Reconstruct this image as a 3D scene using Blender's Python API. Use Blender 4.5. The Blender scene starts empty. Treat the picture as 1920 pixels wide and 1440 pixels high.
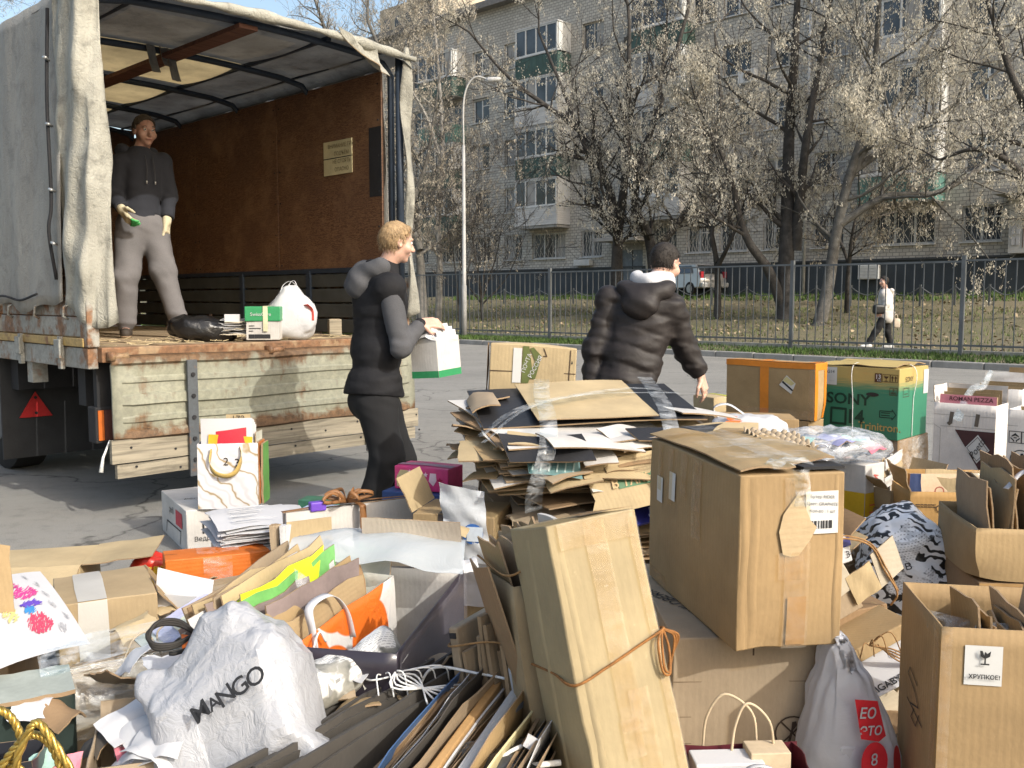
import bpy, bmesh, math, random
import numpy as np
from mathutils import Vector, Matrix, Euler, Quaternion

# ---------------------------------------------------------------- camera
F = 1750.0                      # focal length in pixels of a 1920 x 1440 frame
HC = 1.38                       # eye height
TILT = math.atan(160.0 / F)
CAM = np.array([0.0, 0.0, HC])
FWD = np.array([0.0, math.cos(TILT), -math.sin(TILT)])
UPV = np.array([0.0, math.sin(TILT), math.cos(TILT)])
scene = bpy.context.scene
col = scene.collection
cam_data = bpy.data.cameras.new('camera')
cam = bpy.data.objects.new('camera', cam_data)
col.objects.link(cam)
cam.location = CAM
cam.rotation_euler = (math.pi / 2 - TILT, 0, 0)
cam_data.sensor_width = 36.0
cam_data.sensor_fit = 'HORIZONTAL'
cam_data.lens = 36.0 * F / 1920.0
cam_data.clip_start = 0.05
cam_data.clip_end = 2000
scene.camera = cam

# ---------------------------------------------------------------- light
SUN_EL = math.radians(35)
SUN_H = np.array([0.73, -0.683])           # horizontal direction towards the sun
SUN_H = SUN_H / np.linalg.norm(SUN_H)
sun_dir = Vector((SUN_H[0] * math.cos(SUN_EL), SUN_H[1] * math.cos(SUN_EL), math.sin(SUN_EL)))
sun_data = bpy.data.lights.new('sun', 'SUN')
sun_data.energy = 2.05
sun_data.angle = math.radians(0.53)
sun_data.color = (1.0, 0.97, 0.90)
sun = bpy.data.objects.new('sun', sun_data)
col.objects.link(sun)
sun.location = (20, -20, 30)
sun.rotation_euler = sun_dir.to_track_quat('Z', 'Y').to_euler()
world = bpy.data.worlds.new('World')
scene.world = world
world.use_nodes = True
wn = world.node_tree
sky_node = wn.nodes.new('ShaderNodeTexSky')
sky_node.sky_type = 'NISHITA'
sky_node.sun_disc = False
sky_node.sun_elevation = SUN_EL
sky_node.sun_rotation = math.atan2(SUN_H[0], SUN_H[1])
sky_node.air_density = 1.3
sky_node.dust_density = 4.5
sky_node.ozone_density = 1.0
bg = wn.nodes['Background']
bg.inputs['Strength'].default_value = 0.15
wn.links.new(sky_node.outputs[0], bg.inputs['Color'])
vs = scene.view_settings
vs.view_transform = 'Standard'
vs.look = 'None'
vs.gamma = 1.0
vs.exposure = 0.78
scene.cycles.max_bounces = 8
scene.cycles.transparent_max_bounces = 24
scene.cycles.caustics_reflective = False
scene.cycles.caustics_refractive = False

# ---------------------------------------------------------------- geometry of the view (used to find real places)
def ray(px, py):
    return np.array([1.0, 0, 0]) * ((px - 960) / F) + FWD + UPV * ((720 - py) / F)
def PD(px, py, d):
    return CAM + ray(px, py) * d
def PZ(px, py, z):
    r = ray(px, py)
    return CAM + r * ((z - CAM[2]) / r[2])
# street frame: U runs along kerb, fence and block (left and away), N runs away from the kerb
VPX = (-850 - 960) / F
U = np.array([VPX, 1.0, 0]); U /= np.linalg.norm(U)
N = np.array([U[1], -U[0], 0])
SYAW = math.atan2(N[1], N[0])
def PN(px, py, n):
    r = ray(px, py)
    return CAM + r * (n / (r @ N))
def sn(s, n, z=0.0):
    p = U * s + N * n
    return np.array([p[0], p[1], z])
def s_at(px, n):
    r = ray(px, 560)
    return (r * (n / (r @ N))) @ U
KERB = 19.4
def lawn_z(n):
    return 0.12 + 0.072 * max(0.0, n - KERB - 0.2)
def PG(px, py):
    r = ray(px, py)
    t = (0.12 - 0.072 * (KERB + 0.2) - HC) / (r[2] - 0.072 * (r @ N))
    return CAM + r * t
def rot2(yaw):
    return np.array([math.cos(yaw), math.sin(yaw), 0]), np.array([-math.sin(yaw), math.cos(yaw), 0])
def solve_w(C, D, px):
    v = C - CAM
    return ((px - 960) * (v @ FWD) - F * v[0]) / (F * D[0] - (px - 960) * (D @ FWD))
def solve_h(C, py):
    v = C - CAM
    return ((720 - py) * (v @ FWD) - F * (v @ UPV)) / (F * UPV[2] - (720 - py) * FWD[2])

# ---------------------------------------------------------------- objects
def tag(o, label=None, cat=None, group=None, kind=None):
    if label: o['label'] = label
    if cat: o['category'] = cat
    if group: o['group'] = group
    if kind: o['kind'] = kind
    return o
def thing(name, label, cat, loc=(0, 0, 0), rot=(0, 0, 0), group=None):
    o = bpy.data.objects.new(name, None)
    o.empty_display_size = 0.1
    col.objects.link(o)
    o.location = loc
    o.rotation_euler = rot if hasattr(rot, '__len__') else (0, 0, rot)
    return tag(o, label, cat, group)
def link(name, me, mat=None, parent=None):
    o = bpy.data.objects.new(name, me)
    col.objects.link(o)
    if mat is not None:
        for m in (mat if isinstance(mat, (list, tuple)) else [mat]):
            me.materials.append(m)
    if parent is not None:
        o.parent = parent
    return o
def mesh(name, v, f, mat=None, parent=None, smooth=False, sharp=None, idx=None):
    me = bpy.data.meshes.new(name)
    me.from_pydata([tuple(map(float, p)) for p in v], [], [tuple(map(int, q)) for q in f])
    if smooth or sharp:
        me.polygons.foreach_set('use_smooth', [True] * len(me.polygons))
        if sharp:
            me.set_sharp_from_angle(angle=math.radians(sharp))
    if idx is not None:
        me.polygons.foreach_set('material_index', list(idx))
    me.update()
    return link(name, me, mat, parent)

class MB:
    """collects simple solids, builds one mesh"""
    def __init__(self): self.v = []; self.f = []; self.i = []
    def add(self, v, f, i=0):
        k = len(self.v)
        self.v += [tuple(p) for p in v]
        self.f += [tuple(a + k for a in q) for q in f]
        self.i += [i] * len(f)
    def box(self, x0, x1, y0, y1, z0, z1, i=0):
        v = [(x, y, z) for z in (z0, z1) for y in (y0, y1) for x in (x0, x1)]
        self.add(v, [(0, 2, 3, 1), (4, 5, 7, 6), (0, 1, 5, 4), (2, 6, 7, 3), (0, 4, 6, 2), (1, 3, 7, 5)], i)
        return self
    def bar(self, a, b, w, h=None, up=(0, 0, 1), i=0):
        a = np.array(a, float); b = np.array(b, float); h = w if h is None else h
        d = b - a; d /= np.linalg.norm(d)
        up = np.array(up, float)
        if abs(d @ up) > 0.99: up = np.array([1.0, 0, 0])
        x = np.cross(d, up); x /= np.linalg.norm(x); y = np.cross(x, d)
        v = [p + x * sx * w / 2 + y * sy * h / 2 for p in (a, b) for sx, sy in ((-1, -1), (1, -1), (1, 1), (-1, 1))]
        self.add(v, [(3, 2, 1, 0), (4, 5, 6, 7), (0, 1, 5, 4), (1, 2, 6, 5), (2, 3, 7, 6), (3, 0, 4, 7)], i)
        return self
    def tube(self, pts, r, n=8, i=0, cap=True):
        v, f = tube_vf(pts, r, n, cap)
        self.add(v, f, i)
        return self
    def cyl(self, a, b, r, n=16, i=0):
        return self.tube([a, b], r, n, i)
    def quad(self, a, b, c, d, i=0):
        self.add([a, b, c, d], [(0, 1, 2, 3)], i); return self
    def build(self, name, mat, parent=None, smooth=False, sharp=None, bevel=0):
        o = mesh(name, self.v, self.f, mat, parent, smooth, sharp, self.i if isinstance(mat, (list, tuple)) else None)
        if bevel:
            m = o.modifiers.new('bevel', 'BEVEL'); m.width = bevel; m.segments = 2; m.limit_method = 'ANGLE'
        return o
def tube_vf(pts, r, n=8, cap=True):
    P = [np.array(p, float) for p in pts]
    R = r if hasattr(r, '__len__') else [r] * len(P)
    v = []; f = []
    prev = None
    an = 2 * math.pi * np.arange(n) / n; cs = np.cos(an); sn_ = np.sin(an)
    for k, p in enumerate(P):
        d = P[min(k + 1, len(P) - 1)] - P[max(k - 1, 0)]
        d /= (np.linalg.norm(d) + 1e-9)
        if prev is None:
            x = np.array([d[1], -d[0], 0.0]) if abs(d[2]) < 0.9 else np.array([0.0, d[2], -d[1]])
        else:
            x = prev - d * (prev @ d)
        x = x / (math.sqrt(x @ x) + 1e-9); prev = x
        y = np.array([d[1] * x[2] - d[2] * x[1], d[2] * x[0] - d[0] * x[2], d[0] * x[1] - d[1] * x[0]])
        v.extend(p + (np.outer(cs, x) + np.outer(sn_, y)) * R[k])
    for k in range(len(P) - 1):
        for q in range(n):
            f.append((k * n + q, k * n + (q + 1) % n, (k + 1) * n + (q + 1) % n, (k + 1) * n + q))
    if cap:
        f.append(tuple(range(n - 1, -1, -1))); f.append(tuple((len(P) - 1) * n + q for q in range(n)))
    return v, f
def curve(pts, n=24):
    """smooth open curve through points (Catmull-Rom)"""
    P = [np.array(p, float) for p in pts]
    P = [2 * P[0] - P[1]] + P + [2 * P[-1] - P[-2]]
    out = []; segs = len(P) - 3; m = max(2, n // segs)
    for k in range(segs):
        a, b, c, d = P[k:k + 4]
        for t in np.linspace(0, 1, m, endpoint=(k == segs - 1)):
            out.append(0.5 * (2 * b + (c - a) * t + (2 * a - 5 * b + 4 * c - d) * t * t + (3 * b - a - 3 * c + d) * t ** 3))
    return out
def rope(name, pts, r, mat, parent=None, n=24, sides=7):
    v, f = tube_vf(curve(pts, n), r, sides)
    return mesh(name, v, f, mat, parent, True)

# ---------------------------------------------------------------- numeric noise
def tri(x): return np.abs((x % 1.0) * 2 - 1)
def crumple(P, seed, freq=4.0, octaves=4, n=4):
    """faceted creases, about 0..1"""
    rng = np.random.RandomState(seed)
    P = np.asarray(P, float); out = np.zeros(len(P)); a = 1.0; tot = 0
    for o in range(octaves):
        for k in range(n):
            d = rng.normal(size=3); d /= np.linalg.norm(d)
            e = rng.normal(size=3); e /= np.linalg.norm(e)
            w = P @ e * freq * 0.7 + rng.rand() * 9
            out += a * tri(P @ d * freq * rng.uniform(.6, 1.3) + 0.18 * np.sin(w * 6.28) + rng.rand())
            tot += a
        freq *= 1.9; a *= 0.55
    return out / tot
def wob(P, seed, freq=2.0, n=5):
    """smooth noise, about -1..1"""
    rng = np.random.RandomState(seed)
    P = np.asarray(P, float); out = np.zeros(len(P))
    for k in range(n):
        d = rng.normal(size=3) * freq
        out += np.sin(P @ d + rng.rand() * 6.28)
    return out / n * 1.4

# ---------------------------------------------------------------- materials
MATS = {}
def nodes(name):
    m = bpy.data.materials.new(name); m.use_nodes = True
    nt = m.node_tree
    return m, nt, nt.nodes['Principled BSDF']
def nn(nt, t, **kw):
    n = nt.nodes.new(t)
    for k, v in kw.items():
        if k in n.inputs: n.inputs[k].default_value = v
        else: setattr(n, k, v)
    return n
def mixc(nt, fac, a, b, mode='MIX'):
    n = nt.nodes.new('ShaderNodeMix'); n.data_type = 'RGBA'; n.blend_type = mode
    for s, x in ((0, fac), (6, a), (7, b)):
        if hasattr(x, 'is_linked') or isinstance(x, bpy.types.NodeSocket): nt.links.new(x, n.inputs[s])
        elif s == 0: n.inputs[0].default_value = x
        else: n.inputs[s].default_value = (*x[:3], 1)
    return n.outputs[2]
def ramp(nt, src, stops):
    n = nt.nodes.new('ShaderNodeValToRGB')
    e = n.color_ramp.elements
    while len(e) < len(stops): e.new(0.5)
    for k, (p, c) in enumerate(stops):
        e[k].position = p
        e[k].color = (*c[:3], 1) if hasattr(c, '__len__') else (c, c, c, 1)
    nt.links.new(src, n.inputs[0])
    return n.outputs[0]
def noise_tex(nt, vec, scale, detail=4, rough=.55, dist=0.0):
    n = nn(nt, 'ShaderNodeTexNoise')
    n.inputs['Scale'].default_value = scale; n.inputs['Detail'].default_value = detail
    n.inputs['Roughness'].default_value = rough; n.inputs['Distortion'].default_value = dist
    nt.links.new(vec, n.inputs['Vector'])
    return n.outputs[0]
def mapping(nt, vec, scale=(1, 1, 1), rot=(0, 0, 0), loc=(0, 0, 0)):
    n = nn(nt, 'ShaderNodeMapping')
    n.inputs['Scale'].default_value = scale; n.inputs['Rotation'].default_value = rot; n.inputs['Location'].default_value = loc
    nt.links.new(vec, n.inputs['Vector'])
    return n.outputs[0]
def bump(nt, bsdf, h, strength=.3, dist=.01, prev=None):
    b = nn(nt, 'ShaderNodeBump'); b.inputs['Strength'].default_value = strength; b.inputs['Distance'].default_value = dist
    nt.links.new(h, b.inputs['Height'])
    if prev is not None: nt.links.new(prev, b.inputs['Normal'])
    nt.links.new(b.outputs[0], bsdf.inputs['Normal'])
    return b.outputs[0]
def coords(nt, kind='Object'):
    t = nn(nt, 'ShaderNodeTexCoord'); return t.outputs[kind]
def rnd_loc(nt, vec):
    """offset pattern per object so that no two things carry the same mottling"""
    oi = nn(nt, 'ShaderNodeObjectInfo')
    s = nn(nt, 'ShaderNodeVectorMath', operation='SCALE'); s.inputs['Scale'].default_value = 37.0
    c = nn(nt, 'ShaderNodeCombineXYZ')
    for k in range(3): nt.links.new(oi.outputs['Random'], c.inputs[k])
    nt.links.new(c.outputs[0], s.inputs[0])
    a = nn(nt, 'ShaderNodeVectorMath', operation='ADD')
    nt.links.new(vec, a.inputs[0]); nt.links.new(s.outputs[0], a.inputs[1])
    return a.outputs[0], oi.outputs['Random']
def M(name, c, rough=.75, var=.25, scale=6, bscale=60, bstr=.15, metal=0.0, spec=.4, fine=.12, bdist=.004):
    """plain surface: base colour with mottling, fine grain and slight relief"""
    if name in MATS: return MATS[name]
    m, nt, b = nodes(name)
    v, r = rnd_loc(nt, coords(nt))
    a = noise_tex(nt, v, scale, 5)
    dark = tuple(x * (1 - var) for x in c); light = tuple(min(1, x * (1 + var * .6)) for x in c)
    cc = ramp(nt, a, [(.3, dark), (.7, light)])
    fn = noise_tex(nt, v, bscale, 3)
    cc = mixc(nt, fine, cc, ramp(nt, fn, [(.35, tuple(x * .6 for x in c)), (.65, tuple(min(1, x * 1.3) for x in c))]))
    nt.links.new(cc, b.inputs['Base Color'])
    b.inputs['Roughness'].default_value = rough; b.inputs['Metallic'].default_value = metal
    b.inputs['Specular IOR Level'].default_value = spec
    bump(nt, b, fn, bstr, bdist)
    MATS[name] = m
    return m
def board_mat(name, c, axis=2, flute=True, gloss=.75):
    """corrugated cardboard: fibres, mottling, faint flute lines, scuffs"""
    if name in MATS: return MATS[name]
    m, nt, b = nodes(name)
    v0 = coords(nt)
    v, r = rnd_loc(nt, v0)
    big = noise_tex(nt, v, 3.5, 5, .6)
    dark = tuple(x * .74 for x in c); light = tuple(min(1, x * 1.16) for x in c)
    cc = ramp(nt, big, [(.28, dark), (.72, light)])
    fib = noise_tex(nt, mapping(nt, v, (25, 25, 25) if axis is None else tuple(240 if k != axis else 50 for k in range(3))), 1.0, 3)
    cc = mixc(nt, .09, cc, ramp(nt, fib, [(.3, tuple(x * .55 for x in c)), (.7, tuple(min(1, x * 1.3) for x in c))]))
    # scuffed specks
    sp = noise_tex(nt, v, 34, 6, .75)
    cc = mixc(nt, ramp(nt, sp, [(.64, 0.0), (.72, .35)]), cc, tuple(min(1, x * 1.5 + .05) for x in c))
    nt.links.new(cc, b.inputs['Base Color'])
    b.inputs['Roughness'].default_value = gloss; b.inputs['Specular IOR Level'].default_value = .3
    nrm = bump(nt, b, noise_tex(nt, v, 9, 4, .6), .35, .012)
    if flute:
        w = nn(nt, 'ShaderNodeTexWave', wave_type='BANDS', bands_direction='DIAGONAL')
        w.inputs['Scale'].default_value = 1.0; w.inputs['Distortion'].default_value = .6; w.inputs['Detail'].default_value = 1
        nt.links.new(mapping(nt, v0, tuple((0.0001 if k == axis else 34.0) for k in range(3))), w.inputs['Vector'])
        nrm = bump(nt, b, w.outputs[1], .10, .003, nrm)
    bump(nt, b, fib, .10, .002, nrm)
    MATS[name] = m
    return m
def film_mat(name, tint=(.9, .93, .95), clear=.8, gloss=.18, rough=.12, bs=30, strength=.6, var=.18):
    """clear plastic film or tape: mostly transparent with wrinkled highlights"""
    if name in MATS: return MATS[name]
    m, nt, b = nodes(name)
    v, r = rnd_loc(nt, coords(nt))
    b.inputs['Base Color'].default_value = (*tint, 1)
    b.inputs['Roughness'].default_value = rough
    b.inputs['Specular IOR Level'].default_value = .8
    n1 = noise_tex(nt, v, bs, 4, .6, 1.2)
    bump(nt, b, n1, strength, .01)
    tr = nn(nt, 'ShaderNodeBsdfTransparent'); tr.inputs[0].default_value = (*[min(1, x + .04) for x in tint], 1)
    mx = nn(nt, 'ShaderNodeMixShader')
    lo, hi = 1 - clear - .08 * var / .18, 1 - clear + var
    fr = ramp(nt, noise_tex(nt, mapping(nt, v, (1, 1, 3)), bs * .5, 4, .7, 2.0), [(.38, max(0, lo)), (.68, min(1, hi))])
    nt.links.new(fr, mx.inputs[0]); nt.links.new(tr.outputs[0], mx.inputs[1]); nt.links.new(b.outputs[0], mx.inputs[2])
    nt.links.new(mx.outputs[0], nt.nodes['Material Output'].inputs[0])
    MATS[name] = m
    return m
def bag_mat(name, c=(.70, .71, .73), trans=.25, rough=.35, bs=14, strength=.5, see=0.0):
    """thin plastic bag: diffuse with light passing through"""
    if name in MATS: return MATS[name]
    m, nt, b = nodes(name)
    v, r = rnd_loc(nt, coords(nt))
    a = noise_tex(nt, v, 5, 4)
    cc = ramp(nt, a, [(.3, tuple(x * .9 for x in c)), (.7, c)])
    nt.links.new(cc, b.inputs['Base Color'])
    b.inputs['Roughness'].default_value = rough
    n1 = noise_tex(nt, v, bs, 5, .6, .8)
    bump(nt, b, n1, strength, .012)
    tl = nn(nt, 'ShaderNodeBsdfTranslucent'); nt.links.new(cc, tl.inputs[0])
    mx = nn(nt, 'ShaderNodeMixShader'); mx.inputs[0].default_value = trans
    nt.links.new(b.outputs[0], mx.inputs[1]); nt.links.new(tl.outputs[0], mx.inputs[2])
    out = mx.outputs[0]
    if see:
        tr = nn(nt, 'ShaderNodeBsdfTransparent')
        m2 = nn(nt, 'ShaderNodeMixShader'); m2.inputs[0].default_value = see
        nt.links.new(out, m2.inputs[1]); nt.links.new(tr.outputs[0], m2.inputs[2]); out = m2.outputs[0]
    nt.links.new(out, nt.nodes['Material Output'].inputs[0])
    MATS[name] = m
    return m
def glass_mat(name, c=(.03, .035, .04), rough=.08):
    if name in MATS: return MATS[name]
    m, nt, b = nodes(name)
    v, r = rnd_loc(nt, coords(nt))
    cc = ramp(nt, noise_tex(nt, v, .6, 3), [(.35, tuple(x * .4 for x in c)), (.65, tuple(x * 2.2 for x in c))])
    nt.links.new(cc, b.inputs['Base Color']); b.inputs['Roughness'].default_value = rough
    b.inputs['Specular IOR Level'].default_value = .6
    MATS[name] = m
    return m
KRAFT = board_mat('kraft', (.335, .238, .124))
KRAFTL = board_mat('kraft_light', (.43, .335, .195))
KRAFTY = board_mat('kraft_yellow', (.335, .268, .155))
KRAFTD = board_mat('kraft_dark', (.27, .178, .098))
KRAFTG = board_mat('kraft_grey', (.34, .265, .18))
KRAFTX = board_mat('kraft_flat', (.36, .268, .15), axis=0)
WBOARD = board_mat('white_board', (.54, .52, .49), gloss=.6)
KRAFTB = board_mat('kraft_red', (.325, .222, .112)); KRAFTC = board_mat('kraft_pale', (.365, .275, .16))
EDGE = board_mat('board_edge', (.30, .21, .125), axis=1)
PAPER = M('paper_white', (.52, .52, .53), .7, .05, 5, 120, .05, fine=.04)
PAPERG = M('paper_grey', (.55, .55, .55), .8, .2, 9, 120, .1)
DARKM = M("chassis_dark", (.02, .02, .022), .8, .3)
INK = M('ink_black', (.02, .02, .022), .6, .2)
INKBR = M('ink_brown', (.06, .035, .02), .7, .2)
TAPE = film_mat('clear_tape', (.90, .84, .72), .90, rough=.09, bs=10, strength=.6, var=.06)
TAPEB = M('tape_brown', (.36, .22, .09), .25, .2, 9, 40, .3, spec=.6)
FILM = film_mat('stretch_film', (.93, .95, .97), .93, rough=.10, bs=11, strength=.9)
WBAG = bag_mat('bag_white')
TWINE = M('twine_brown', (.30, .17, .07), .9, .3, 60, 200, .5)
TWINEW = M('twine_white', (.72, .72, .70), .9, .2, 60, 200, .4)

# ---------------------------------------------------------------- lettering
TMP = bpy.data.scenes.new('lettering_shop')      # holds one text at a time while it is turned into a mesh
def text_vf(body, size=1.0, shear=0.0, spacing=1.0, align='CENTER', bold=0.0):
    cu = bpy.data.curves.new('t', 'FONT')
    cu.body = body; cu.size = size; cu.align_x = align; cu.align_y = 'CENTER'; cu.shear = shear
    cu.space_character = spacing; cu.resolution_u = 3; cu.offset = bold
    o = bpy.data.objects.new('t', cu); TMP.collection.objects.link(o)
    TMP.view_layers[0].update(); dg = TMP.view_layers[0].depsgraph
    me = bpy.data.meshes.new_from_object(o.evaluated_get(dg))
    v = np.array([tuple(p.co) for p in me.vertices]).reshape(-1, 3); f = [tuple(p.vertices) for p in me.polygons]
    bpy.data.objects.remove(o); bpy.data.curves.remove(cu); bpy.data.meshes.remove(me)
    return v, f
def lettering(body, size, o, x, y, mat, parent=None, disp=None, name='lettering', off=.003, sx=1.0, **kw):
    """flat print: o centre, x and y directions in the parent's frame"""
    v, f = text_vf(body, size, **kw)
    if len(v) == 0: return None
    o = np.array(o, float); x = np.array(x, float); y = np.array(y, float)
    x /= np.linalg.norm(x); y /= np.linalg.norm(y); n = np.cross(x, y)
    P = o + np.outer(v[:, 0] * sx, x) + np.outer(v[:, 1], y)
    if disp: P = disp(P)
    return mesh(name, P + n * off, f, mat, parent)
# ================================================================ builders for packaging
def grid_vf(o, x, y, nx, ny):
    o = np.array(o, float); x = np.array(x, float); y = np.array(y, float)
    v = [o + x * i / nx + y * j / ny for j in range(ny + 1) for i in range(nx + 1)]
    f = [(j * (nx + 1) + i, j * (nx + 1) + i + 1, (j + 1) * (nx + 1) + i + 1, (j + 1) * (nx + 1) + i) for j in range(ny) for i in range(nx)]
    return v, f
def sheet_vf(P, nx, ny, t):
    """thick sheet from a grid of points P ((ny+1)*(nx+1),3)"""
    P = np.asarray(P, float).reshape(ny + 1, nx + 1, 3)
    du = np.gradient(P, axis=1); dv = np.gradient(P, axis=0)
    nrm = np.cross(du, dv); nrm /= (np.linalg.norm(nrm, axis=2, keepdims=True) + 1e-9)
    A = (P + nrm * t / 2).reshape(-1, 3); B = (P - nrm * t / 2).reshape(-1, 3); k = len(A)
    f = []
    I = lambda i, j: j * (nx + 1) + i
    for j in range(ny):
        for i in range(nx):
            f.append((I(i, j), I(i + 1, j), I(i + 1, j + 1), I(i, j + 1)))
            f.append((k + I(i, j + 1), k + I(i + 1, j + 1), k + I(i + 1, j), k + I(i, j)))
    ring = [I(i, 0) for i in range(nx)] + [I(nx, j) for j in range(ny)] + [I(i, ny) for i in range(nx, 0, -1)] + [I(0, j) for j in range(ny, 0, -1)]
    m = len(f)
    for a, b in zip(ring, ring[1:] + ring[:1]): f.append((b, a, k + a, k + b))
    return np.concatenate([A, B]), f, [0] * m + [1] * len(ring)
def sheet(name, o, x, y, mat, parent=None, t=.005, bend=0.0, bendy=0.0, amp=.004, freq=9, seed=0, nx=6, ny=6, edge=None, warp=None, cut=0.0):
    """a board or paper lying from o along x and y, gently bent"""
    o = np.array(o, float); x = np.array(x, float); y = np.array(y, float)
    n = np.cross(x, y); n /= np.linalg.norm(n)
    u, v = np.meshgrid(np.linspace(0, 1, nx + 1), np.linspace(0, 1, ny + 1))
    u = u.ravel(); v = v.ravel()
    if cut:   # ragged outline
        rg = np.random.RandomState(seed + 5)
        e = ((v > .999) | (v < .001))
        v = np.where(e, v + rg.uniform(-cut, cut, len(v)), v)
        e = ((u > .999) | (u < .001))
        u = np.where(e, u + rg.uniform(-cut, cut, len(u)), u)
    P = o + np.outer(u, x) + np.outer(v, y)
    h = bend * 4 * u * (1 - u) + bendy * 4 * v * (1 - v) + amp * wob(np.stack([u, v, 0 * u], 1), seed, freq)
    P = P + np.outer(h, n)
    if warp is not None: P = warp(P, u, v)
    V, f, idx = sheet_vf(P, nx, ny, t)
    return mesh(name, V, f, [mat, edge or EDGE] if t > .002 else mat, parent, sharp=40, idx=idx if t > .002 else None)

class Carton:
    FR = {'front': ((0, 0, 0), (1, 0, 0), (0, 0, 1)), 'right': ((1, 0, 0), (0, 1, 0), (0, 0, 1)), 'back': ((1, 1, 0), (-1, 0, 0), (0, 0, 1)),
          'left': ((0, 1, 0), (0, -1, 0), (0, 0, 1)), 'top': ((0, 0, 1), (1, 0, 0), (0, 1, 0)), 'bottom': ((0, 1, 0), (1, 0, 0), (0, -1, 0))}
    def __init__(s, name, label, cat, loc, rot, w, d, h, mat=None, open_top=False, bulge=.006, noise=.004, crush=0.0, seed=0, group=None, n=9, t=.005, parent=None, inner=None, face_mats=None):
        s.dim = np.array([w, d, h]); s.w, s.d, s.h = w, d, h
        s.mat = (KRAFT, KRAFTB, KRAFTC)[seed % 3] if mat is KRAFT or mat is None else mat; s.bulge, s.noise, s.crush, s.seed = bulge, noise, crush, seed
        s.root = parent or thing(name, label, cat, loc, rot, group)
        V = []; Fc = []; key = {}; idx = []
        names = ['front', 'right', 'back', 'left', 'bottom'] + ([] if open_top else ['top'])
        mats = [s.mat]
        for nm in names:
            o, x, y = [np.array(a) * s.dim for a in s.FR[nm]]
            v, f = grid_vf(o, x, y, n, n)
            mp = []
            for p in v:
                k = tuple(np.round(p, 5))
                if k not in key: key[k] = len(V); V.append(p)
                mp.append(key[k])
            Fc += [tuple(mp[a] for a in q) for q in f]
            mi = 0
            if face_mats and nm in face_mats:
                if face_mats[nm] not in mats: mats.append(face_mats[nm])
                mi = mats.index(face_mats[nm])
            idx += [mi] * len(f)
        s.body = mesh('body', s.disp(np.array(V)), Fc, mats, s.root, sharp=38, idx=idx)
        if open_top:
            m = s.body.modifiers.new('thick', 'SOLIDIFY'); m.thickness = t; m.offset = -1
        else:
            m = s.body.modifiers.new('bevel', 'BEVEL'); m.width = .004; m.segments = 2; m.limit_method = 'ANGLE'; m.angle_limit = math.radians(50)
    def disp(s, P):
        P = np.asarray(P, float).copy(); T = P / s.dim; B = 4 * T * (1 - T); B = np.clip(B, 0, 1)
        D = np.zeros_like(P)
        for a in range(3):
            o1, o2 = [k for k in range(3) if k != a]
            D[:, a] = s.bulge * np.sign(T[:, a] - .5) * np.abs(2 * T[:, a] - 1) ** 6 * B[:, o1] * B[:, o2]
        for a in range(3): D[:, a] += s.noise * wob(P, s.seed * 7 + a, 5.0)
        rc = np.random.RandomState(s.seed + 77)
        for q in range(3):      # knocked-in corners and edges
            c = s.dim * rc.randint(0, 2, 3); c[rc.randint(3)] *= rc.rand()
            a = rc.uniform(.004, .014) * (0 if s.noise < .0035 else 1); R = rc.uniform(.04, .09)
            D += (s.dim / 2 - c) / np.linalg.norm(s.dim / 2 - c) * (a * np.exp(-np.sum((P - c) ** 2, 1) / R ** 2))[:, None]
        if s.crush:
            for a in range(3): D[:, a] += s.crush * (crumple(P, s.seed * 3 + a, 3.0, 2) - .5)
        return P + D
    def fr(s, face):
        return [np.array(a) * s.dim for a in s.FR[face]]
    def decal(s, face, u0, v0, u1, v1, mat, name='label_sticker', off=.0022, n=5, skew=0.0, wr=0.0):
        o, x, y = s.fr(face); nr = np.cross(x, y); nr = nr / np.linalg.norm(nr)
        v, f = grid_vf(o + x * u0 + y * v0, x * (u1 - u0) + y * skew, y * (v1 - v0) - x * skew * 0, n, n)
        P = s.disp(np.array(v)) + nr * off
        if wr: P += np.outer(wr * crumple(P, s.seed + int(u0 * 100), 14, 2), nr)
        return mesh(name, P, f, mat, s.root, True)
    def text(s, face, u, v, size, body, mat=None, ang=0, off=.0034, name='lettering', **kw):
        o, x, y = s.fr(face); c = o + x * u + y * v
        x = x / np.linalg.norm(x); y = y / np.linalg.norm(y); a = math.radians(ang)
        x2 = x * math.cos(a) + y * math.sin(a); y2 = -x * math.sin(a) + y * math.cos(a)
        return lettering(body, size, c, x2, y2, mat or INK, s.root, s.disp, name, off, **kw)
    def poly(s, face, pts, mat, name='printed_mark', off=.003):
        """flat printed polygon, pts in face fractions"""
        o, x, y = s.fr(face); nr = np.cross(x, y); nr = nr / np.linalg.norm(nr)
        P = s.disp(np.array([o + x * a + y * b for a, b in pts])) + nr * off
        return mesh(name, P, [tuple(range(len(pts)))], mat, s.root)
    def strokes(s, face, lines, wd, mat, name='printed_mark', off=.003):
        o, x, y = s.fr(face); nr = np.cross(x, y); nr = nr / np.linalg.norm(nr)
        b = MB()
        for L in lines:
            P = [o + x * p[0] + y * p[1] for p in L]
            for a, c in zip(P, P[1:]):
                d = c - a; ln = np.linalg.norm(d)
                if ln < 1e-6: continue
                d = d / ln; sd = np.cross(nr, d) * wd / 2
                q = s.disp(np.array([a - sd - d * wd * .3, c - sd + d * wd * .3, c + sd + d * wd * .3, a + sd - d * wd * .3])) + nr * off
                b.quad(*q)
        return b.build(name, mat, s.root)
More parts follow.
